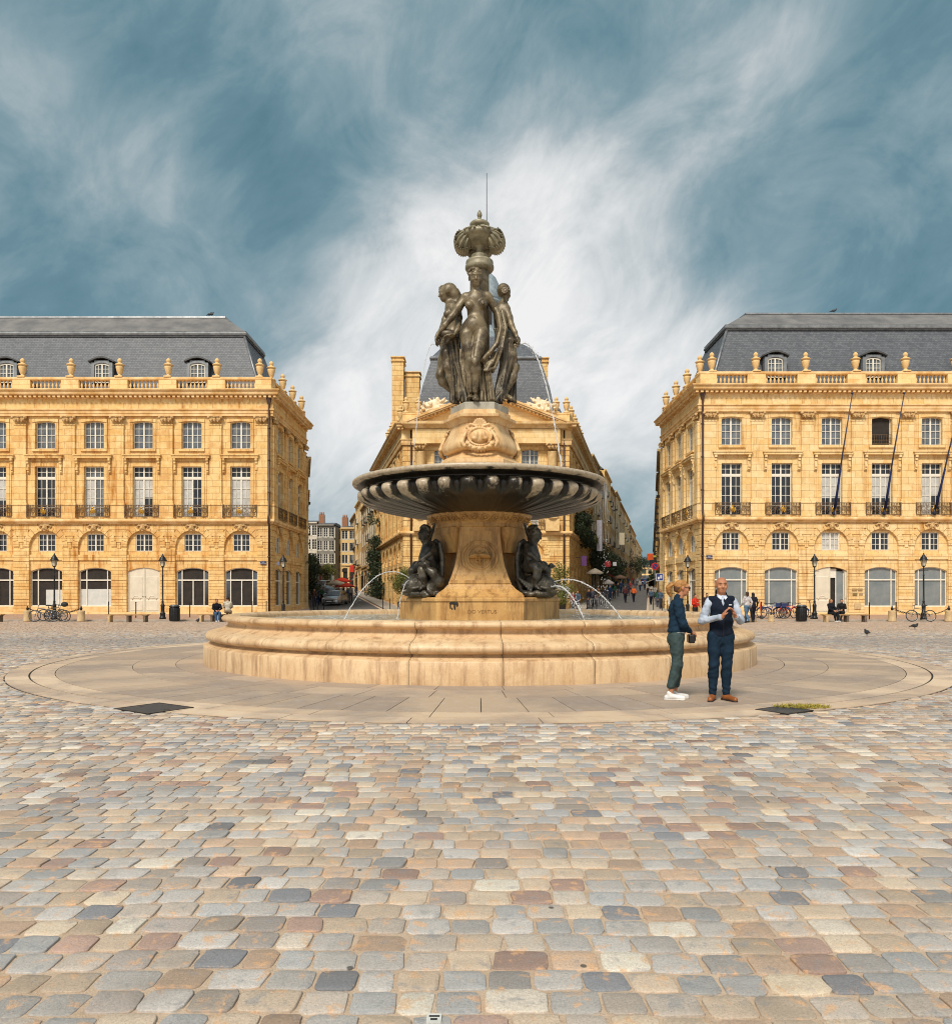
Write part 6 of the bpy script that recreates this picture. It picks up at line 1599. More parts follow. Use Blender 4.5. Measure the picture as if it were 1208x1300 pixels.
# ================= passers-by: four poses, each copied with its own clothes
GH = .021
def figure(pose, female=False):
    """prototype parts as meshes: body, hair, top, trousers, shoes"""
    z = Vector
    if pose == 'walk':  L = dict(h=(-.09,0,.91),k=(-.09,-.17,.53),a=(-.09,-.22,.09)); R = dict(h=(.09,0,.91),k=(.09,.02,.49),a=(.09,.27,.14)); A = [((-.18,0,1.41),(-.23,.11,1.15),(-.22,.04,.93)),((.18,0,1.41),(.23,-.06,1.14),(.21,-.22,.98))]; dz = 0
    elif pose == 'sit': L = dict(h=(-.10,0,.50),k=(-.11,-.42,.50),a=(-.10,-.46,.09)); R = dict(h=(.10,0,.50),k=(.10,-.43,.52),a=(.02,-.52,.10)); A = [((-.18,0,1.0),(-.23,-.12,.78),(-.10,-.33,.66)),((.18,0,1.0),(.24,-.12,.78),(.08,-.33,.68))]; dz = -.41
    elif pose == 'bend': L = dict(h=(-.09,0,.91),k=(-.09,-.02,.50),a=(-.09,.02,.09)); R = dict(h=(.09,0,.91),k=(.10,-.02,.50),a=(.10,.03,.09)); A = [((-.18,0,1.41),(-.25,-.06,1.16),(-.10,-.24,1.22)),((.18,0,1.41),(.25,-.04,1.14),(.14,-.22,1.02))]; dz = 0
    else: L = dict(h=(-.09,0,.91),k=(-.10,-.01,.50),a=(-.11,.02,.09)); R = dict(h=(.09,0,.91),k=(.10,-.01,.50),a=(.11,.02,.09)); A = [((-.18,0,1.41),(-.23,.03,1.14),(-.21,-.08,.90)),((.18,0,1.41),(.24,.02,1.14),(.22,-.05,.90))]; dz = 0
    s = Solid(GH); P_,M_ = head(s, (0,-.02,1.62+dz), 1.02, 0, 0, 0, female)
    s.cap((0,0,1.55+dz),(0,0,1.42+dz),.055,.06); s.ell((0,0,1.28+dz),(.15,.10,.18)); s.ell((0,0,1.02+dz),(.14,.10,.14),k=.08)
    for q_ in (L,R): leg_prims(s,q_['h'],q_['k'],q_['a'],.085)
    for a in A: s.chain(a,[.045,.038,.028]); hand(s,a[2],z(a[2])-z(a[1]),(0,-1,0),1.15,1,.4)
    B = s.mesh('body', MAT['skin'])
    s = Solid(GH); s.ell(P_(0,.026,.045),(.086,.098,.085)); s.ell(P_(0,-.095,-.01),(.06,.045,.08),k=.01,op='s')
    if female:
        for i in range(5): s.cap(P_((i-2)*.03,.05,.0),P_((i-2)*.035,.07,-.18),.035,.022)
    Hm = s.mesh('hair', MAT['dark'])
    s = Solid(GH); s.ell((0,0,1.27+dz),(.175,.125,.19)); s.ell((0,.0,1.03+dz),(.165,.125,.14),k=.08); s.cap((-.155,0,1.42+dz),(.155,0,1.42+dz),.062); s.cap((0,0,1.44+dz),(0,.0,1.5+dz),.075,.068)
    for a in A: s.chain([a[0],a[1],z(a[1]).lerp(z(a[2]),.9)],[.068,.06,.045],.03)
    s.wrinkle(.006, lambda x,y,z: np.sin(z*34+x*20)*np.sin(y*30+x*12)); T = s.mesh('jacket', MAT['dark'])
    s = Solid(GH); s.ell((0,.0,(.93 if pose != 'sit' else .53)),(.165,.125,.12))
    for q_ in (L,R): leg_prims(s,q_['h'],q_['k'],q_['a'],.095,.03,.01)
    Tr = s.mesh('trousers', MAT['dark'])
    s = Solid(GH)
    for q_ in (L,R): a = z(q_['a']); s.cap(a+z((0,.02,-.04)), a+z((0,-.15,-.055)), .048,.038)
    return dict(body=B, hair=Hm, jacket=T, trousers=Tr, shoe=s.mesh('shoes', MAT['dark']))
PROTO = {}
def proto(p,f):
    if (p,f) not in PROTO: PROTO[(p,f)] = figure(p,f)
    return PROTO[(p,f)]
HAIR = [(.02,.012,.008),(.06,.03,.015),(.25,.13,.04),(.12,.07,.04),(.3,.28,.25)]
def person(label, px, Y, yaw, pose, top, trou, hair=0, female=False, hgt=1., z=None, shoes=(.03,.03,.03), group=None):
    x = (px-CXP)*Y/F; zz = (gz(Y) if Y > 60 else 0.) if z is None else z
    r = empty('person', (x,Y,zz), yaw, label, 'person', group); r.scale = (hgt,)*3
    P = proto(pose,female)
    for nm,me in P.items():
        o = link(nm, me, r)
        mat = {'body':MAT['skin'],'hair':paint(HAIR[hair],.7),'jacket':fabric(top),'trousers':fabric(trou),'shoe':paint(shoes,.6)}[nm]
        o.material_slots[0].link = 'OBJECT'; o.material_slots[0].material = mat
    return r
B_ = PI
person('woman in white hoodie and jeans walking away past the basin', 948, 41.5, B_+.35, 'walk', (.62,.58,.58), (.10,.19,.30), 1, True, 1.0, 0.)
person('person in black with yellow bag beside the white hoodie woman', 955.5, 42.6, B_-.1, 'walk', (.02,.02,.03), (.02,.02,.03), 0, True, .98, 0.)
person('person in a red jacket behind the basin rim', 882, 40, .5, 'bend', (.62,.04,.02), (.03,.03,.03), 0, False, .92, 0.)
person('dark haired person half hidden behind the bald man', 897, 44, 0, 'stand', (.05,.03,.03), (.03,.03,.03), 0, False, .9, .1)
person('man in dark jacket and jeans sitting on the bench left of the basin', 275, 43.3, .5, 'sit', (.012,.012,.018), (.06,.12,.22), 0, False, 1., 0., (.7,.7,.7))
person('person in a cream jacket sitting turned away on the left bench', 289, 44.4, B_+.2, 'sit', (.62,.56,.45), (.30,.22,.14), 0, False, 1.05, .05)
person('blonde woman in black sitting on the bench by the open cream door', 1054, 43.1, .35, 'sit', (.015,.015,.02), (.015,.015,.02), 2, True, 1., 0., (.75,.73,.7))
person('dark clad person sitting at the far side of the right bench', 1068, 44.0, -.6, 'sit', (.02,.02,.02), (.02,.02,.02), 1, False, .95, .05)
G = 'people in the two streets'
cols_ = [(.02,.02,.03),(.05,.05,.07),(.10,.10,.12),(.02,.04,.09),(.35,.33,.30),(.10,.06,.04),(.03,.10,.05),(.25,.04,.04),(.45,.42,.38),(.08,.12,.18)]
cn_ = ['black','dark grey','grey','navy','beige','brown','green','dark red','cream','slate blue']
person('person in bright orange top walking away up the right street', 804, 81, B_, 'walk', (.85,.16,.04), (.02,.02,.03), 2, True, 1., group=G)
person('person in maroon top walking beside the orange one', 793.5, 80, B_, 'walk', (.10,.03,.03), (.02,.02,.03), 2, False, 1.02, group=G)
spots = [(727,64,'by the planter left of the right street'),(733,66,'near the right shrub'),(747,69,'by the shop posts'),(752,71,'beside the shop posts'),(760,74,'under the white banner'),(768,80,'near the pavement edge'),(774,84,'on the left pavement'),(779,90,'past the banner'),(784,97,'in front of the dark shops'),(788,108,'midway up the street'),(797,99,'ahead of the orange one'),(800,104,'in the middle of the street'),(806,112,'further up the street'),(812,118,'far up the street'),(818,124,'on the right of the street'),
 (775,103,'by the awnings'),(782,125,'farther by the awnings'),(790,138,'in the far crowd'),(797,150,'deep in the far crowd'),(803,160,'at the back of the crowd'),(809,148,'near the far right crowd'),(815,156,'at the far kerb'),(826,74,'by the right kerb posts'),(834,70,'near the blue sign'),(838,67,'beside the palace corner'),(831,86,'under the round sign'),(822,100,'along the right wall'),
 (399,71,'at the left street mouth'),(403,74,'beside the silver car'),(408,78,'behind the silver car'),(441,78,'on the carriageway right of the cars'),(445,82,'farther right of the cars'),(398,84,'along the left wall'),(452,92,'by the ivy house'),(436,100,'under the red awning'),(428,106,'near the awning'),(406,96,'in the left street distance')]
rp = random.Random(11)
for i,(px,Y,where) in enumerate(spots):
    c1 = rp.randrange(10); c2 = rp.choice([0,1,3,2])
    person('person in %s top and %s trousers %s' % (cn_[c1],cn_[c2],where), px, Y, rp.choice([0,B_,B_,.6,-.7]), rp.choice(['walk','walk','stand']), cols_[c1], cols_[c2], rp.randrange(4), rp.random()<.5, rp.uniform(.94,1.04), group=G)
# ================= street lamps
def lamp_proto():
    r = empty('street_lamp', (0,0,0))
    m = MB(); m.lathe([(.19,0),(.19,.10),(.15,.14),(.15,.30),(.17,.34),(.12,.40),(.10,.55),(.115,.80),(.12,.86),(.07,.92),(.06,1.05),(.075,1.08),(.05,1.12),(.042,2.6),(.06,2.66),(.038,2.70),(.032,3.12),(.06,3.16),(.03,3.2)],16); m.build('post', MAT['iron'], r)
    m = MB(); m.tube([(-.26,0,2.92),(.26,0,2.92)],.014,6); m.sphere((-.26,0,2.92),.022,6,4); m.sphere((.26,0,2.92),.022,6,4); m.build('ladder_bar', MAT['iron'], r)
    ln = MB(); ln.lathe([(.095,3.22),(.17,3.56)],4,smooth=False,a0=PI/4); la = ln.build('lantern_glass', paint((.62,.58,.45),.2,0,'frosted_lantern'), r)
    m = MB()
    for k in range(4):
        a = PI/4+PI/2*k; m.tube([(.098*math.cos(a),.098*math.sin(a),3.2),(.178*math.cos(a),.178*math.sin(a),3.58)],.012,5)
    m.lathe([(.04,3.14),(.11,3.20),(.11,3.22)],4,smooth=False,a0=PI/4); m.build('lantern_frame', MAT['iron'], la)
    m = MB(); m.lathe([(.25,3.54),(.255,3.58),(.19,3.63),(.17,3.72),(.10,3.79),(.09,3.84),(.045,3.87),(.05,3.92),(.015,3.98)],16); m.build('lantern_cap', MAT['iron'], r)
    return r
lp = lamp_proto()
LG = 'black cast iron street lamps'
lamps = [(69,44.8,'street lamp standing behind the parked bicycles on the left'),(206.5,45.2,'street lamp between the cream door and the bin on the left'),(359.5,46.2,'street lamp at the corner of the left palace beside its downpipe'),
         (872.5,46.4,'street lamp at the corner of the right palace above the woman'),(1033.5,45.4,'street lamp beside the bin and the open door on the right'),(1172,44.6,'street lamp with a bicycle leaning on it')]
for i,(px,Y,lb) in enumerate(lamps):
    o = lp if i == 0 else copy_tree(lp)
    o.location = ((px-CXP)*Y/F, Y, .1); o.scale = (1,1,1.0); tag(o, lb, 'street lamp', LG)
# ================= benches, bollards, posts, bins
def bench(px0, px1, Y, lb):
    x0,x1 = (px0-CXP)*Y/F, (px1-CXP)*Y/F; L = x1-x0
    r = empty('bench', (x0,Y,0), 0, lb, 'bench', 'backless benches before the palaces')
    m = MB()
    for i in range(3): m.bbox(0,L,-.20+.14*i,-.075+.14*i,.39,.445,.008)
    m.build('seat', MAT['wood'], r)
    for x in (.16,L/2+.02,L-.26):
        m = MB(); m.bbox(x,x+.13,-.2,.2,.0,.36,.01); m.box(x-.05,x+.18,-.21,.21,.36,.389); m.build('leg', M2('bench_leg_stone',(.10,.07,.05),(.2,.15,.1),4) if x > .2 else MAT['bollard'], r)
bench(135,189,43.0,'long backless bench in front of the closed cream door')
bench(251,285,43.6,'bench with two people left of the basin')
bench(1043,1101,43.0,'bench with a seated woman before the open cream door')
bench(-14,4,43.2,'bench end cut by the left edge of the view')
def bol_proto():
    r = empty('stone_bollard', (0,0,0))
    m = MB(); m.lathe([(.22,0),(.235,.05),(.22,.10),(.20,.55),(.215,.60),(.20,.645),(.12,.66)],12); m.build('body', MAT['bollard'], r)
    m = MB(); m.lathe([(.06,.65),(.06,.72),(.085,.75),(.05,.82),(.03,.92),(.01,.95)],10); m.build('spike', MAT['iron'], r); return r
bp_ = bol_proto()
bols = [(35,43.6,'left of the parked bicycles'),(103,43.6,'right of the parked bicycles'),(1132,43.6,'left of the lone bicycle on the right'),(1204,43.6,'at the right edge of the view'),(956,43.3,'under the standing scooter'),(978.5,43.3,'in front of the rental bicycles')]
for i,(px,Y,w_) in enumerate(bols):
    o = bp_ if i == 0 else copy_tree(bp_); o.location = ((px-CXP)*Y/F,Y,0); o.scale = (1,1,1) if i < 4 else (.8,.8,.62); tag(o,'stone bollard '+w_,'bollard','stone bollards along the kerb')
def chain_(pa, pb, sag, lb):
    m = MB(); A,B = Vector(pa),Vector(pb); n = 16; pts=[]
    for i in range(n+1):
        f = i/n; p = A.lerp(B,f); p.z -= sag*4*f*(1-f); pts.append(p)
    for i in range(n):
        c = (pts[i]+pts[i+1])/2; d = (pts[i+1]-pts[i]); an = math.atan2(d.z,d.x)
        m.M = Matrix.Translation(c) @ Matrix.Rotation(-an,4,'Y') @ (Matrix.Rotation(PI/2,4,'X') if i%2 else Matrix.Identity(4)) @ Matrix.Diagonal((1.6,.8,.8,1)); m.torus((0,0,0),d.length*.36,.014,10,5,'z')
    tag(m.build('chain', MAT['iron']), lb, 'chain', 'black chains between bollards and lamps')
def bx(px,Y,z): return ((px-CXP)*Y/F,Y,z)
chain_(bx(35,43.6,.80),bx(69,44.7,.45),.10,'black chain from left bollard to the lamp behind the bicycles'); chain_(bx(69,44.7,.45),bx(103,43.6,.80),.10,'black chain from the lamp to the bollard right of the bicycles')
chain_(bx(1132,43.6,.80),bx(1172,44.5,.45),.16,'black chain from bollard to lamp left of the lone bicycle'); chain_(bx(1172,44.5,.45),bx(1204,43.6,.80),.16,'black chain from lamp to the rightmost bollard')
def post_proto():
    m = MB(); m.lathe([(.035,0),(.035,.95),(.045,.97),(.045,1.0),(.02,1.03)],8); return m.mesh('post_bollard', MAT['iron'])
pm = post_proto()
posts = [(138,52,'behind the left bench near its left end'),(172.5,48,'in front of the cream door'),(241,49,'between the left lamp and the bench'),(320,55,'before the last left shopfront'),(338,56,'near the left palace corner'),(1103,44.8,'right of the bench by the open door'),(1137,46,'behind the right bollard'),(966,50,'behind the scooter'),
         (745,64,'first at the mouth of the right street'),(751,64,'second at the mouth of the right street'),(757,64,'third at the mouth of the right street'),(829,65,'at the kerb of the right street'),(840,64,'beside the right palace side wall'),(847,63,'nearest the right palace side wall'),(398,64,'first at the left street mouth'),(403,64,'second at the left street mouth'),(411,66,'third at the left street mouth'),(486,66,'left before the pavilion'),(495,66,'right before the pavilion')]
for px,Y,w_ in posts: tag(link('post_bollard', pm, None, loc=((px-CXP)*Y/F,Y,.1 if Y<60 else gz(Y))), 'thin black post '+w_, 'post', 'thin black posts')
def bin_(px,Y,lb):
    r = empty('litter_bin', ((px-CXP)*Y/F,Y,0), 0, lb, 'litter bin', 'black litter bins')
    m = MB(); m.lathe([(.26,.03),(.28,.08),(.28,.80),(.26,.84)],16)
    for i in range(16):
        a = 2*PI*i/16; m.box(.285*math.cos(a)-.012,.285*math.cos(a)+.012,.285*math.sin(a)-.012,.285*math.sin(a)+.012,.08,.8)
    m.build('body', MAT['iron'], r); m = MB(); m.lathe([(.27,.84),(.30,.86),(.30,.90),(.2,.93),(.19,.88)],16); m.build('rim', MAT['iron'], r); m = MB(); m.lathe([(.24,.6),(.26,.95),(.20,1.0),(.02,.99)],10,fn=lambda r,z,a:r*(1+.08*math.sin(a*5))); m.build('bag', paint((.10,.11,.12),.35,0,'grey_bin_liner'), r)
bin_(221.5,43.6,'black litter bin right of the left street lamp'); bin_(1017,43.6,'black litter bin beside the rental bicycles')
# ================= bicycles
def bike_proto(frame, tyre=None, basket=False, box=False, name='bicycle', fender=None):
    r = empty(name, (0,0,0)); fm = paint(frame,.4,0)
    for x in (-.52,.52):
        w_ = MB(); w_.torus((0,0,0),.325,.024,26,7,'y'); wo = w_.build('wheel', MAT['rubber'], r); wo.location = (x,0,.35)
        s = MB(); s.torus((0,0,0),.30,.012,24,5,'y'); 
        for k in range(12): a = 2*PI*k/12; s.tube([(0,0,0),(.30*math.cos(a),0,.30*math.sin(a))],.004,4)
        s.tube([(0,-.05,0),(0,.05,0)],.03,8); s.build('rim', paint((.35,.35,.36),.35,.7), wo)
        if fender:
            s = MB(); s.torus((0,0,0),.365,.03,24,6,'y',PI*.75,PI*.15); s.build('mudguard', paint(fender,.4), wo)
    m = MB(); bb=(-.06,0,.30); st=(-.20,0,.78); hd=(.36,0,.80); hb=(.39,0,.68); re=(-.52,0,.35)
    for a,b_ in ((bb,st),(bb,hb),((-.18,0,.72),hd),(hd,hb),(re,bb),(re,(-.18,0,.72))): m.tube([a,b_],.019,8)
    m.build('frame', fm, r)
    m = MB(); m.tube([hb,(.46,0,.5),(.52,0,.35)],.015,8); m.build('fork', fm, r)
    m = MB(); m.tube([hd,(.34,0,.96)],.014,6); m.tube([(.30,-.28,1.0),(.36,-.14,.98),(.34,0,.96),(.36,.14,.98),(.30,.28,1.0)],.013,6); m.build('handlebar', MAT['iron'], r)
    m = MB(); m.tube([st,(-.22,0,.92)],.013,6); m.loft([[(-.36,-.08,.92),(-.36,.08,.92),(-.36,.08,.96),(-.36,-.08,.96)],[(-.22,-.05,.92),(-.22,.05,.92),(-.22,.05,.96),(-.22,-.05,.96)],[(-.06,-.015,.92),(-.06,.015,.92),(-.06,.015,.95),(-.06,-.015,.95)]]); m.build('saddle', MAT['rubber'], r)
    m = MB(); m.torus(bb,.085,.01,16,5,'y'); m.tube([(-.06,-.09,.30),(-.06,-.09,.15)],.012,5); m.tube([(-.06,.09,.30),(-.06,.09,.45)],.012,5); m.box(-.10,-.02,-.15,-.08,.13,.16); m.box(-.10,-.02,.08,.15,.44,.47); m.build('crank', MAT['iron'], r)
    if basket:
        m = MB(); m.loft([[(.40,-.14,.72),(.62,-.14,.72),(.62,.14,.72),(.40,.14,.72)],[(.38,-.17,.95),(.68,-.17,.95),(.68,.17,.95),(.38,.17,.95)]]); m.build('basket', paint((.03,.05,.16),.5), r)
    if box:
        m = Solid(.02); m.ell((-.50,0,1.02),(.20,.16,.15)); m.build('top_box', MAT['rubber'], r)
    return r
def put(o, px, Y, yaw, lb, cat, grp, z=0., tilt=0.):
    o.location = ((px-CXP)*Y/F,Y,z); o.rotation_euler = (tilt,0,yaw); return tag(o, lb, cat, grp)
BG='bicycles parked on the square'
put(bike_proto((.02,.06,.13)),56,43.3,PI+.12,'dark blue bicycle at the left of the parked pair','bicycle',BG,0,.08)
put(bike_proto((.05,.06,.05),box=True),73,43.5,PI-.15,'dark bicycle with black top box beside the blue bicycle','bicycle',BG,0,-.06)
put(bike_proto((.16,.15,.10)),67,44.0,.1,'greenish bicycle behind the two parked bicycles','bicycle',BG,0.03,.05)
put(bike_proto((.10,.09,.07)),1169,43.4,PI-.06,'slim dark bicycle leaning on the right street lamp','bicycle',BG,0,.10)
RG='shared bicycles in the rack'
rb = bike_proto((.62,.03,.02),basket=False,fender=(.62,.03,.02)); put(rb,1000,46.5,.5,'red shared bicycle at the right of the rack','bicycle',RG,.1,.05)
r2 = copy_tree(rb); put(r2,994,47.5,.7,'red shared bicycle in the middle of the rack','bicycle',RG,.1,-.04)
bb_ = bike_proto((.02,.05,.20),basket=True,fender=(.02,.05,.18)); put(bb_,984,46.3,-.5,'blue shared bicycle with basket in the rack','bicycle',RG,.1,.05)
b2 = copy_tree(bb_); put(b2,977,47.,-.7,'second blue shared bicycle farther left in the rack','bicycle',RG,.1,-.05)
b3 = copy_tree(bb_); put(b3,1008,47.6,2.6,'dark blue shared bicycle right of the red ones','bicycle',RG,.1,.02)
def scooter(c):
    r = empty('scooter', (0,0,0))
    m = MB(); m.bbox(-.42,.30,-.08,.08,.10,.16,.02); m.tube([(.28,0,.14),(.38,0,.22)],.03,8); m.build('deck', MAT['iron'], r)
    m = MB(); m.tube([(.40,0,.12),(.33,0,.95),(.30,0,1.12)],.026,8); m.build('stem', paint(c,.4), r)
    m = MB(); m.tube([(.28,-.22,1.12),(.30,0,1.13),(.28,.22,1.12)],.016,6); m.build('handlebar', MAT['iron'], r)
    for x in (-.46,.42): w_ = MB(); w_.torus((0,0,0),.085,.03,14,6,'y'); o = w_.build('wheel', MAT['rubber'], r); o.location = (x,0,.115)
    return r
put(scooter((.75,.10,.02)),957,44.9,-.4,'orange electric scooter standing on the right pavement','scooter','electric scooters',.1)
put(scooter((.03,.04,.05)),1021,45.5,-.9,'dark electric scooter behind the right bin','scooter','electric scooters',.1)
# ================= cars in the left street
def car(c, lb, px, Y, yaw, van=False, cat='car'):
    r = empty('parked_car', ((px-CXP)*Y/F,Y,gz(Y)+.002), yaw, lb, cat, 'cars parked in the left street'); r.rotation_euler = (rad(2.3)*math.cos(yaw),0,yaw)
    bm_ = paint(c,.22,.5,None); h1 = .95 if not van else 1.15; h2 = 1.50 if not van else 1.95
    # front towards -y; cross-sections along y
    def sec(y,w,z0,z1,z2,wt): return [(-w,y,z0),(w,y,z0),(w*1.02,y,(z0+z1)/2),(w*.97,y,z1),(wt,y,z2),(-wt,y,z2),(-w*.97,y,z1),(-w*1.02,y,(z0+z1)/2)]
    S = [sec(-2.05,.62,.30,.52,.56,.5),sec(-2.0,.80,.22,.62,.68,.62),sec(-1.6,.88,.20,.78,.86,.72),sec(-.95,.90,.20,h1-.05,h1,.76),sec(-.90,.90,.20,h1-.03,h1+.02,.76),sec(-.2,.90,.20,h1,h2-.05,.64),sec(.1,.90,.20,h1,h2,.63),sec(1.1,.90,.20,h1,h2-.03,.62),sec(1.85,.88,.22,h1,h1+.1 if not van else h2-.1,.66),sec(2.05,.80,.30,.8,.85,.6)]
    m = MB(); m.loft(S, True); m.build('body', bm_, r)
    g = MB(); 
    g.loft([[(-.70,-.93,h1+.03),(.70,-.93,h1+.03),(.60,-.22,h2-.09),(-.60,-.22,h2-.09)],[(-.70,-.90,h1-.0),(.70,-.90,h1-.0),(.60,-.19,h2-.12),(-.60,-.19,h2-.12)]]); 
    g.v = [(x,y-.02,z+.012) for x,y,z in g.v]; g.build('windscreen', MAT['glassb'], r)
    for sx_ in (-1,1):
        g = MB(); x=sx_; g.loft([[(x*.885,-.75,h1+.03),(x*.885,1.5,h1+.03),(x*.67,1.2,h2-.1),(x*.67,-.2,h2-.1)],[(x*.85,-.75,h1+.03),(x*.85,1.5,h1+.03),(x*.63,1.2,h2-.1),(x*.63,-.2,h2-.1)]]); g.build('side_window', MAT['glass'], r)
        h = Solid(.02); h.ell((sx_*.64,-1.93,.66),(.17,.12,.085)); h.build('headlight', paint((.75,.77,.8),.12,.2,'headlight_glass'), r)
        h = Solid(.02); h.ell((sx_*.98,-.72,h1+.05),(.10,.06,.07)); h.build('mirror', bm_, r)
        for y in (-1.3,1.3):
            w_ = MB(); w_.torus((0,0,0),.24,.085,20,8,'x'); o = w_.build('wheel', MAT['rubber'], r); o.location = (sx_*.82,y,.32)
            w_ = MB(); w_.lathe([(.20,-.05),(.20,.05)],12); q_ = w_.build('rim', paint((.4,.4,.42),.3,.8), o); q_.rotation_euler = (0,PI/2,0); q_.location=(sx_*.04,0,0)
    g = MB(); g.box(-.42,.42,-2.07,-2.0,.44,.60); g.box(-.6,.6,-2.07,-2.0,.26,.38); g.build('grille', MAT['rubber'], r)
    g = MB(); g.box(-.26,.26,-2.085,-2.065,.385,.49); g.build('number_plate', paint((.75,.75,.72),.5), r)
    return r
car((.48,.50,.52),'silver hatchback facing the square at the head of the left street row',425.5,75.5,rad(-6))
car((.30,.33,.36),'second grey car parked behind the silver hatchback',419,84,rad(-8))
car((.55,.56,.58),'third pale car farther up the left street row',414.5,92,rad(-10))
car((.7,.7,.7),'white van at the back of the left street row',409,104,rad(-12),True,'van')
car((.03,.04,.10),'dark car parked far up the right side of the right street',818,150,rad(172))
# ================= shrubs in planters, hanging plants, far trees
def leaf_cloud(name, blobs, n, size, mat, parent, seed=1):
    rn = np.random.default_rng(seed); Vv=[];C=[]
    B = np.array(blobs,float); wts = B[:,3]**2; k = rn.choice(len(B), n, p=wts/wts.sum())
    d = rn.normal(size=(n,3)); d /= np.linalg.norm(d,axis=1)[:,None]; R = B[k,3]*rn.uniform(.55,1.08,n)
    P = B[k,:3]+d*R[:,None]*np.array([1,1,B[0,4] if B.shape[1] > 4 else 1.])
    u = rn.normal(size=(n,3)); u /= np.linalg.norm(u,axis=1)[:,None]; v = np.cross(u, d+.3*rn.normal(size=(n,3))); v /= np.linalg.norm(v,axis=1)[:,None]+1e-6
    s = size*rn.uniform(.6,1.3,n)[:,None]
    V = np.stack([P-u*s, P-v*s*.45, P+u*s, P+v*s*.45],1).reshape(-1,3); Q = np.arange(4*n).reshape(n,4)
    c = np.repeat(np.clip(rn.normal(.5,.3,n),0,1)[:,None],4,0)*np.ones(3)
    return link(name, np_mesh(name, V, Q, mat, False, c), parent)
def shrub(px, Y, h, w, lb, seed, dark=False):
    x = (px-CXP)*Y/F; z0 = gz(Y); r = empty('potted_shrub', (x,Y,z0), 0, lb, 'shrub', 'shrubs in planters before the pavilion')
    m = MB(); m.loft([[(-.5,-.5,0),(.5,-.5,0),(.5,.5,0),(-.5,.5,0)],[(-.58,-.58,.75),(.58,-.58,.75),(.58,.58,.75),(-.58,.58,.75)]]); m.build('planter', paint((.05,.045,.04),.7), r)
    m = MB(); m.tube([(0,0,.6),(.05,0,1.4),(0,.02,h*.8)],[.06,.045,.02],7)
    for k in range(7): a = k*2.4; m.tube([(0,0,1+.2*k),(w*.35*math.cos(a),w*.35*math.sin(a),1.4+.22*k)],[.025,.01],5)
    m.build('trunk', MAT['bark'], r)
    rn = random.Random(seed); bl = [(rn.gauss(0,w*.22),rn.gauss(0,w*.22),rn.uniform(.9,h-.35),rn.uniform(.25,.5)*w*.6) for _ in range(26)]
    leaf_cloud('crown', bl, 4200, .085, MAT['leafd' if dark else 'leaf'], r, seed)
shrub(513,66.5,3.9,1.9,'olive green potted shrub left of the pedestal before the pavilion',3); shrub(521,68,3.4,1.5,'smaller potted shrub behind the left cherub',8)
shrub(709.5,66,4.1,2.2,'olive green potted shrub right of the pedestal before the pavilion',5)
def creeper(lb, pts, n, size, seed, mat='leafd'):
    return tag(leaf_cloud('climbing_plant', pts, n, size, MAT[mat], None, seed), lb, 'climbing plant')
def fl_pt(s, along, out, z):    # point in front of the flank wall
    ux,uy = s*sn, cn; nx,ny = s*cn, -sn; return (X0+s*7.7+ux*along+nx*out, YC+uy*along+ny*out, z)
rn = random.Random(5)
creeper('dark plants hanging from the first floor balconies on the right flank', [fl_pt(1,rn.uniform(4,15),rn.uniform(.2,.9),rn.uniform(7.3,10.2))+(rn.uniform(.35,.8),) for _ in range(26)], 5200, .12, 3)
creeper('dark ivy hanging low on the right flank shopfronts', [fl_pt(1,rn.uniform(22,34),rn.uniform(.2,.9),rn.uniform(4.5,8.5))+(rn.uniform(.4,.9),) for _ in range(24)], 4200, .13, 4)
creeper('dark plants and awnings tangle over the shops farther up the right street', [fl_pt(1,(a_:=rn.uniform(26,75)),rn.uniform(.2,1.2)+(a_-26)*.025,gz(69+a_)+rn.uniform(2.6,6.5)*rn.random()**.5+1.2)+(rn.uniform(.4,1.0),) for _ in range(46)], 7000, .15, 24)
creeper('green hanging plants beside the white banner', [fl_pt(1,rn.uniform(17,21),rn.uniform(.3,1.1),rn.uniform(7,9.5))+(rn.uniform(.3,.6),) for _ in range(10)], 1800, .12, 14,'leaf')
creeper('dark ivy climbing the brown house on the left street', [fl_pt(-1,rn.uniform(18,27),rn.uniform(.1,.7),rn.uniform(1.5,14.0)*rn.random()**.4)+(rn.uniform(.4,.9),) for _ in range(46)], 8000, .13, 6)
creeper('dark planting along the wall behind the left palace', [(-16.1-.22*y_+rn.uniform(.2,.9),70+y_,rn.uniform(1.2,5.5)+.04*y_)+(rn.uniform(.4,.8),) for y_ in [rn.uniform(0,16) for _ in range(22)]], 4200, .13, 7)
def small_tree(px, Y, h, w, lb, seed, mat='leaf'):
    x = (px-CXP)*Y/F; r = empty('tree', (x,Y,gz(Y)), 0, lb, 'tree', 'small trees in the streets'); rn = random.Random(seed)
    m = MB(); m.tube([(0,0,0),(.06,0,h*.4),(0,.05,h*.85)],[.12,.09,.03],8)
    for k in range(8): a = k*2.4; z_ = h*(.4+.05*k); m.tube([(0,0,z_),(w*.4*math.cos(a),w*.4*math.sin(a),z_+h*.16)],[.045,.015],5)
    m.build('trunk', MAT['bark'], r); bl = [(rn.gauss(0,w*.24),rn.gauss(0,w*.24),rn.uniform(h*.45,h*.95),rn.uniform(.3,.55)*w*.5) for _ in range(22)]
    leaf_cloud('crown', bl, 3000, .13, MAT[mat], r, seed)
small_tree(415,128,4.2,2.6,'golden leaved little tree above the parked cars in the left street',3)
small_tree(808,190,6,4.5,'dark tree deep in the right street',4,'leafd'); small_tree(818,230,6.5,5,'dark tree at the far end of the right street',6,'leafd'); small_tree(829,95,3.4,1.4,'dark shrub like tree beside the right street wall',9,'leafd')
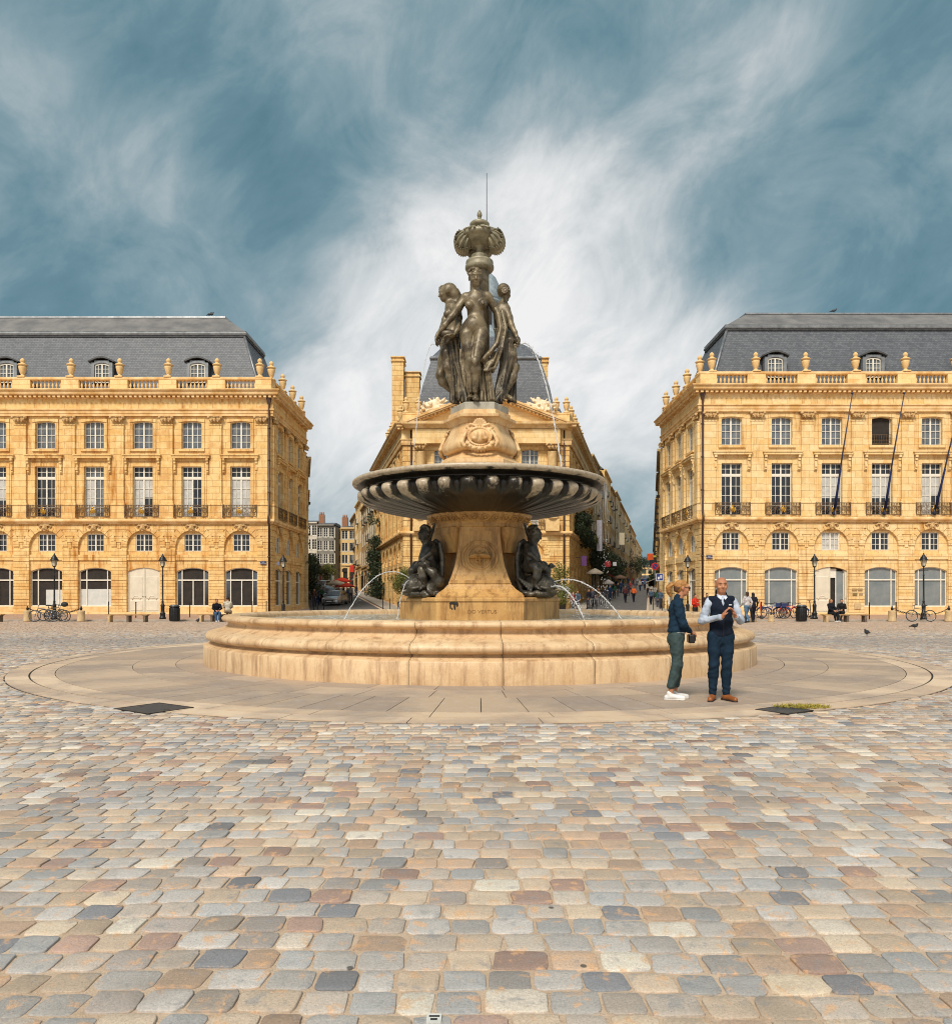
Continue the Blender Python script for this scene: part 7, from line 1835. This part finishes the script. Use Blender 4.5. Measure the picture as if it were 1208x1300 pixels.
# ================= signs
def plate_sign(px, py, Y, w, h, c, lb, txt=None, size=.1, cat='sign', tc=(.9,.9,.9), rz=0., name='sign', z=None):
    p = W(px,py,Y); r = empty(name, p, rz, lb, cat); m = MB(); m.bbox(-w/2,w/2,-.02,.02,-h/2,h/2,.006); m.build('panel', paint(c,.45), r)
    if txt:
        for i,l in enumerate(txt): text(l, size, (0,-.023,(len(txt)-1)*size*.6-i*size*1.2), (PI/2,0,0), paint(tc,.6), r, 'lettering', .002)
    return r
plate_sign(334,714.5,57.93,.46,.25,(.015,.03,.12),'blue street name plate on the corner of the left palace',['PLACE','DE LA BOURSE'],.075,'street sign',name='street_sign')
plate_sign(900,707,56.48,.46,.25,(.015,.03,.12),'blue street name plate on the corner of the right palace',['PLACE','DE LA BOURSE'],.075,'street sign',name='street_sign')
plate_sign(353,715.5,57.6,.2,.28,(.20,.22,.30),'small grey plate on the side corner of the left palace',rz=rad(20))
for i,(dx,dy,w_,h_2,c,tx) in enumerate(((-3.5,-.6,.36,.16,(.42,.28,.12),'small brass plaque at the upper left of the pier by the open door'),(3.5,-.6,.36,.16,(.42,.28,.12),'small brass plaque at the upper right of the pier by the open door'),(-3.,5.2,.34,.20,(.26,.18,.06),'dark brass plaque at the lower left of the pier by the open door'),(4.5,5.2,.28,.10,(.50,.36,.2),'faint narrow plaque at the lower right of the pier by the open door'),(.5,20.5,.5,.42,(.66,.47,.24),'square stone hatch low on the pier by the open door'))):
    plate_sign(1088+dx,750+dy-1,56.52-.02,w_,h_2,c,tx,cat='plaque',name='wall_plaque')
def pole_sign(px, py, Y, kind, lb):
    p = W(px,py,Y); r = empty('road_sign', (p.x,Y,gz(Y)), 0, lb, 'road sign'); hz = p.z-gz(Y)
    m = MB(); m.tube([(0,.04,0),(0,.04,hz+.4)],.03,8); m.build('post', paint((.3,.3,.31),.4,.6), r)
    m = MB()
    if kind == 'round':
        m.M = Matrix.Translation((0,0,hz)) @ Matrix.Rotation(PI/2,4,'X'); m.lathe([(.36,-.02),(.36,.02)],24,smooth=False); m.build('panel', paint((.60,.03,.03),.4), r)
        m = MB(); m.M = Matrix.Translation((0,-.022,hz)) @ Matrix.Rotation(PI/2,4,'X'); m.lathe([(.25,-.004),(.25,.004)],24,smooth=False); m.build('disc', paint((.02,.05,.22),.4), r)
        m = MB(); m.M = Matrix.Translation((0,-.03,hz)) @ Matrix.Rotation(PI/4,4,'Y'); m.box(-.26,.26,-.003,.003,-.035,.035); m.build('bar', paint((.60,.03,.03),.4), r)
    else:
        m.box(-.34,.34,-.02,.02,hz-.34,hz+.34); m.build('panel', paint((.62,.63,.66),.4), r); m = MB(); m.box(-.28,.28,-.026,-.021,hz-.26,hz+.30); m.build('field', paint((.03,.06,.28),.4), r)
        m = MB(); m.box(-.18,-.02,-.03,-.027,hz-.18,hz+.05); m.box(.04,.20,-.03,-.027,hz-.10,hz+.2); m.build('symbol', paint((.8,.8,.82),.4), r)
pole_sign(831,719,73,'round','red rimmed round no parking sign beside the right street'); pole_sign(837,733,67,'square','square blue and white sign near the right palace corner')
def hang(px, py, Y, w, h, c, lb, vertical=False, cat='shop sign', glyph=None):
    p = W(px,py,Y); r = empty('shop_sign', p, 0, lb, cat, 'signs hanging over the right street'); m = MB(); m.bbox(-w/2,w/2,-.06,.06,-h/2,h/2,.02); m.build('panel', paint(c,.5), r)
    m = MB(); m.box(-w/2-.5,-w/2,-.02,.02,h/2-.2,h/2-.14) if px < 810 else m.box(w/2,w/2+.5,-.02,.02,h/2-.2,h/2-.14); m.build('bracket', MAT['iron'], r)
    if glyph:
        g = MB()
        for i in range(glyph): z_ = h/2-(i+.7)*h/(glyph+.6); g.torus((0,-.065,z_),min(w*.2,.22),.05,10,5,'y',PI*1.5,i) if i%2 else g.box(-w*.25,w*.25,-.07,-.06,z_-.06,z_+.06)
        g.build('lettering', paint((.08,.07,.10) if c[0] > .4 else (.7,.6,.4),.6), r)
hang(760.5,680,86,.62,3.55,(.60,.58,.66),'tall pale vertical banner hanging on the right street facades',True)
text('HOTEL',.62,(0,0,0),(PI/2,0,0),MAT['iron'],None) if False else None
hang(789,684,112,.8,1.8,(.55,.48,.34),'small pale vertical sign farther down the right street')
hang(825,707,80,.62,.72,(.70,.10,.02),'orange and red shop sign on the right side of the street'); hang(829,715,79,.75,.7,(.02,.02,.025),'black shop sign just below the orange one'); hang(830,706,84,.5,.25,(.6,.5,.08),'yellow shop sign beside the orange one')
hang(741,712,72,.55,.95,(.10,.03,.14),'purple shop banner at the mouth of the right street'); hang(771,716,95,.7,.7,(.55,.04,.05),'red shop sign past the banner'); hang(780,716,100,.5,.5,(.7,.7,.72),'white round shop sign past the red one'); hang(446.5,722,98,.55,.9,(.70,.04,.02),'red hanging sign on the left street')
def parasol(px, py, Y, w, c, lb):
    p = W(px,py,Y); r = empty('parasol', (p.x,Y,gz(Y)), 0, lb, 'parasol', 'cafe parasols in the streets'); hz = p.z-gz(Y)
    m = MB(); m.tube([(0,0,0),(0,0,hz)],.035,6); m.build('pole', MAT['iron'], r); m = MB(); m.lathe([(w,hz-.55),(w,hz-.4),(w*.5,hz-.15),(.05,hz+.05)],8,smooth=False); m.build('canopy', fabric(c), r)
parasol(434,733.5,100,1.25,(.68,.06,.03),'red parasol at the left street cafe'); parasol(427,737,96,1.35,(.62,.52,.38),'cream parasol beside the red one'); parasol(440,740,92,1.0,(.50,.05,.03),'small red parasol nearest the square')
parasol(772,736,90,.75,(.42,.38,.36),'closed looking grey parasol by the right street shops'); parasol(787,730,110,1.1,(.16,.10,.07),'brown parasol farther up the right street'); parasol(755,722,76,.9,(.33,.28,.22),'tan parasol at the mouth of the right street')
# ================= pigeons
def pigeon():
    s = Solid(.008); s.ell((0,0,.13),(.055,.12,.06)); s.ell((0,-.11,.20),(.028,.034,.032)); s.cap((0,-.08,.15),(0,-.11,.19),.035,.026); s.cap((0,.08,.12),(0,.20,.10),.035,.018); s.cap((0,-.14,.20),(0,-.165,.195),.009,.004)
    for sg in (-1,1): s.cap((sg*.02,0,.09),(sg*.022,-.01,.01),.008,.006); s.cap((sg*.022,.01,.008),(sg*.022,-.035,.006),.006,.004)
    return s.mesh('pigeon', paint((.035,.037,.045),.5,0,'grey_plumage'))
pg = pigeon()
for px,py,yaw,lb in ((251,791.5,.8,'pigeon on the setts below the left bench'),(1100,808,-.9,'pigeon nearest on the setts at the right'),(1160.5,799,.4,'pigeon near the lone bicycle at the right')):
    Y = EYE*F/(py-HY); tag(link('pigeon', pg, None, loc=((px-CXP)*Y/F,Y,0), rz=yaw, scale=1.25), lb, 'pigeon', 'pigeons')
for px,Z_,Y,lb in ((266,25.3,63.35,'bird perched left on the ridge of the left palace'),(268.5,25.3,63.35,'bird perched right on the ridge of the left palace'),(1058,25.05,61.9,'bird perched on the ridge of the right palace')):
    tag(link('pigeon', pg, None, loc=((px-CXP)*Y/F,Y,Z_), rz=1.2, scale=1.6), lb, 'pigeon', 'birds on the roofs')
# fence bars across the mouth of the right street
for k,(a,b_,lb) in enumerate(((749,772,'grey metal barrier at the mouth of the right street'),)):
    A = Vector(((a-CXP)*65/F,65,gz(65))); B = Vector(((b_-CXP)*65/F,65,gz(65))); m = MB(); n = 9
    m.tube([A+Vector((0,0,1.05)),B+Vector((0,0,1.05))],.022,6); m.tube([A+Vector((0,0,.15)),B+Vector((0,0,.15))],.018,6)
    for i in range(n+1): p = A.lerp(B,i/n); m.tube([p,p+Vector((0,0,1.05))],.014,5)
    tag(m.build('barrier', paint((.35,.36,.37),.4,.7)), lb, 'barrier')
# ================= camera
cam = bpy.data.cameras.new('camera'); co_ = bpy.data.objects.new('camera', cam); COL.objects.link(co_)
co_.location = (0,0,EYE); co_.rotation_euler = (PI/2,0,0)
cam.sensor_fit = 'HORIZONTAL'; cam.sensor_width = 36; cam.lens = 36*F/1208.
cam.shift_y = (HY-650.)/1208.; cam.shift_x = 0.; cam.clip_start = .1; cam.clip_end = 3000
SC.camera = co_
# ================= sky: Nishita dome with procedural storm clouds
w = bpy.data.worlds.new('World'); SC.world = w; w.use_nodes = True; t = NT(w.node_tree)
SUN_EL, SUN_AZ = rad(48), rad(200)     # azimuth clockwise from +y: behind the camera, a little to the left
sky = t('ShaderNodeTexSky', sky_type='NISHITA', sun_disc=False, sun_elevation=SUN_EL, sun_rotation=SUN_AZ)
g = t('ShaderNodeTexCoord').outputs['Generated']; sx = t('ShaderNodeSeparateXYZ', i_Vector=g)
z = t.math('MAXIMUM', sx.outputs[2], 0.); dz = t.math('ADD', z, .30)
p = t('ShaderNodeCombineXYZ', i_X=t.math('DIVIDE', sx.outputs[0], dz), i_Y=t.math('DIVIDE', sx.outputs[1], dz), i_Z=0.).outputs[0]
def mapv(v, rot, sc, loc=(0,0,0)):
    m = t('ShaderNodeMapping', i_Vector=v); m.inputs['Rotation'].default_value = (0,0,rot); m.inputs['Scale'].default_value = sc; m.inputs['Location'].default_value = loc; return m.outputs[0]
def dmap(rot, sc, loc):
    m = t('ShaderNodeMapping', i_Vector=g, vector_type='POINT'); m.inputs['Rotation'].default_value = (0,rad(rot),0); r_ = m.outputs[0]
    m = t('ShaderNodeMapping', i_Vector=r_); m.inputs['Scale'].default_value = sc; m.inputs['Location'].default_value = loc; return m.outputs[0]
big = t.noise(dmap(32,(1.,1.,1.6),(1.3,.4,.2)), 2.1, 5, .5, .5)
fine = t.noise(dmap(36,(1.,1.,1.5),(.6,2.,.9)), 6., 8, .6, .7)
wisp = t.noise(dmap(40,(1.,1.,1.7),(4.,2.,0)), 17., 8, .62, .4)
def dirv(px, py): return Vector(((px-CXP)/F, 1., (HY-py)/F)).normalized()
def blob(px, py, deg, amp, soft=2.):
    """cloud opening centred on a compass direction"""
    d = dirv(px,py); dt = t('ShaderNodeVectorMath', operation='DOT_PRODUCT', i_0=g); dt.inputs[1].default_value = d
    x = t.math('DIVIDE', t.math('SUBTRACT', 1., dt.outputs['Value']), 1-math.cos(rad(deg)))
    return t.math('MULTIPLY', t.math('EXPONENT', t.math('MULTIPLY', x, -1.)), amp)
acc = t.math('ADD', t.math('MULTIPLY', t.math('SUBTRACT', big, .5), .95), t.math('MULTIPLY', t.math('SUBTRACT', fine, .5), 1.1))
acc = t.math('ADD', acc, t.math('MULTIPLY', t.math('SUBTRACT', wisp, .5), .30))
for b in ((700,250,6,.40),(610,370,7,.38),(500,330,6,.16),(790,220,4,.20),(480,430,7,.26),(950,120,5,.26),(1010,90,4,.12),(230,270,6,.26),(90,230,6,.14),(20,70,4,.26),(400,40,5,.20),(600,500,9,.40),(430,560,8,.38),(800,540,8,.42),(780,430,6,.28),
          (890,420,5,.24),(930,300,7,-.16),(1080,290,8,-.12),(330,150,6,-.18),(120,330,6,-.18),(30,330,5,-.16),(400,230,5,-.16),(650,60,9,-.10),(1130,340,6,-.12),(800,600,4,-.10),(420,630,4,-.05),(240,60,6,-.12),(1150,100,8,-.14),(1160,250,5,.12),(560,200,5,.10),(860,180,4,.10)):
    acc = t.math('ADD', acc, blob(*b))
up = t.ramp(z, (0.,.16),(.25,.02),(.6,-.02),(1.,.1))
acc = t.math('ADD', acc, t.math('SUBTRACT', up, .02))
back = t.math('MULTIPLY', t.ramp(t.math('MULTIPLY', sx.outputs[1], -1.), (.0,0.),(.45,1.)), .55)     # unseen sky behind the viewer, brightened to light the facades
f = t.math('MULTIPLY', t.math('ADD', t.math('ADD', acc, back), .42), .765)
cl = t.ramp(f, (.02,(.105,.225,.28)),(.21,(.165,.30,.36)),(.38,(.28,.405,.455)),(.55,(.47,.555,.59)),(.72,(.74,.78,.79)),(.95,(1.04,1.03,1.02)))
nis = t.mix((0,0,0), sky.outputs[0], .012); 
col = t.mix(cl, sky.outputs[0], 0.)
add = t('ShaderNodeVectorMath', operation='MULTIPLY', i_0=sky.outputs[0]); add.inputs[1].default_value = (.010,.010,.010)
add2 = t('ShaderNodeVectorMath', operation='ADD', i_0=cl, i_1=add.outputs[0])
# strength .1: the cloud colours are scaled up to the physical brightness of the sky texture
sc_ = t('ShaderNodeVectorMath', operation='SCALE', i_0=add2.outputs[0]); sc_.inputs['Scale'].default_value = 6.0
bg = t('ShaderNodeBackground', i_Color=sc_.outputs[0], i_Strength=.1)
t.l.new(bg.outputs[0], t('ShaderNodeOutputWorld').inputs[0])
sun = bpy.data.lights.new('sun','SUN'); sun.energy = 2.6; sun.angle = rad(15); sun.color = (1.,.92,.80)
so = bpy.data.objects.new('sun', sun); COL.objects.link(so)
sd_ = Vector((math.sin(SUN_AZ)*math.cos(SUN_EL), math.cos(SUN_AZ)*math.cos(SUN_EL), math.sin(SUN_EL)))
so.rotation_euler = sd_.to_track_quat('Z','Y').to_euler(); so.location = (0,-20,40)
SC.view_settings.view_transform = 'Standard'; SC.view_settings.look = 'None'; SC.view_settings.gamma = 1; SC.view_settings.exposure = .47
SC.render.engine = 'CYCLES'; SC.cycles.use_denoising = True; SC.cycles.max_bounces = 5; SC.cycles.diffuse_bounces = 3; SC.cycles.glossy_bounces = 2; SC.cycles.transmission_bounces = 4
SC.cycles.use_adaptive_sampling = True; SC.cycles.adaptive_threshold = .02; SC.cycles.caustics_reflective = False; SC.cycles.caustics_refractive = False
SC.cycles.filter_width = 1.05
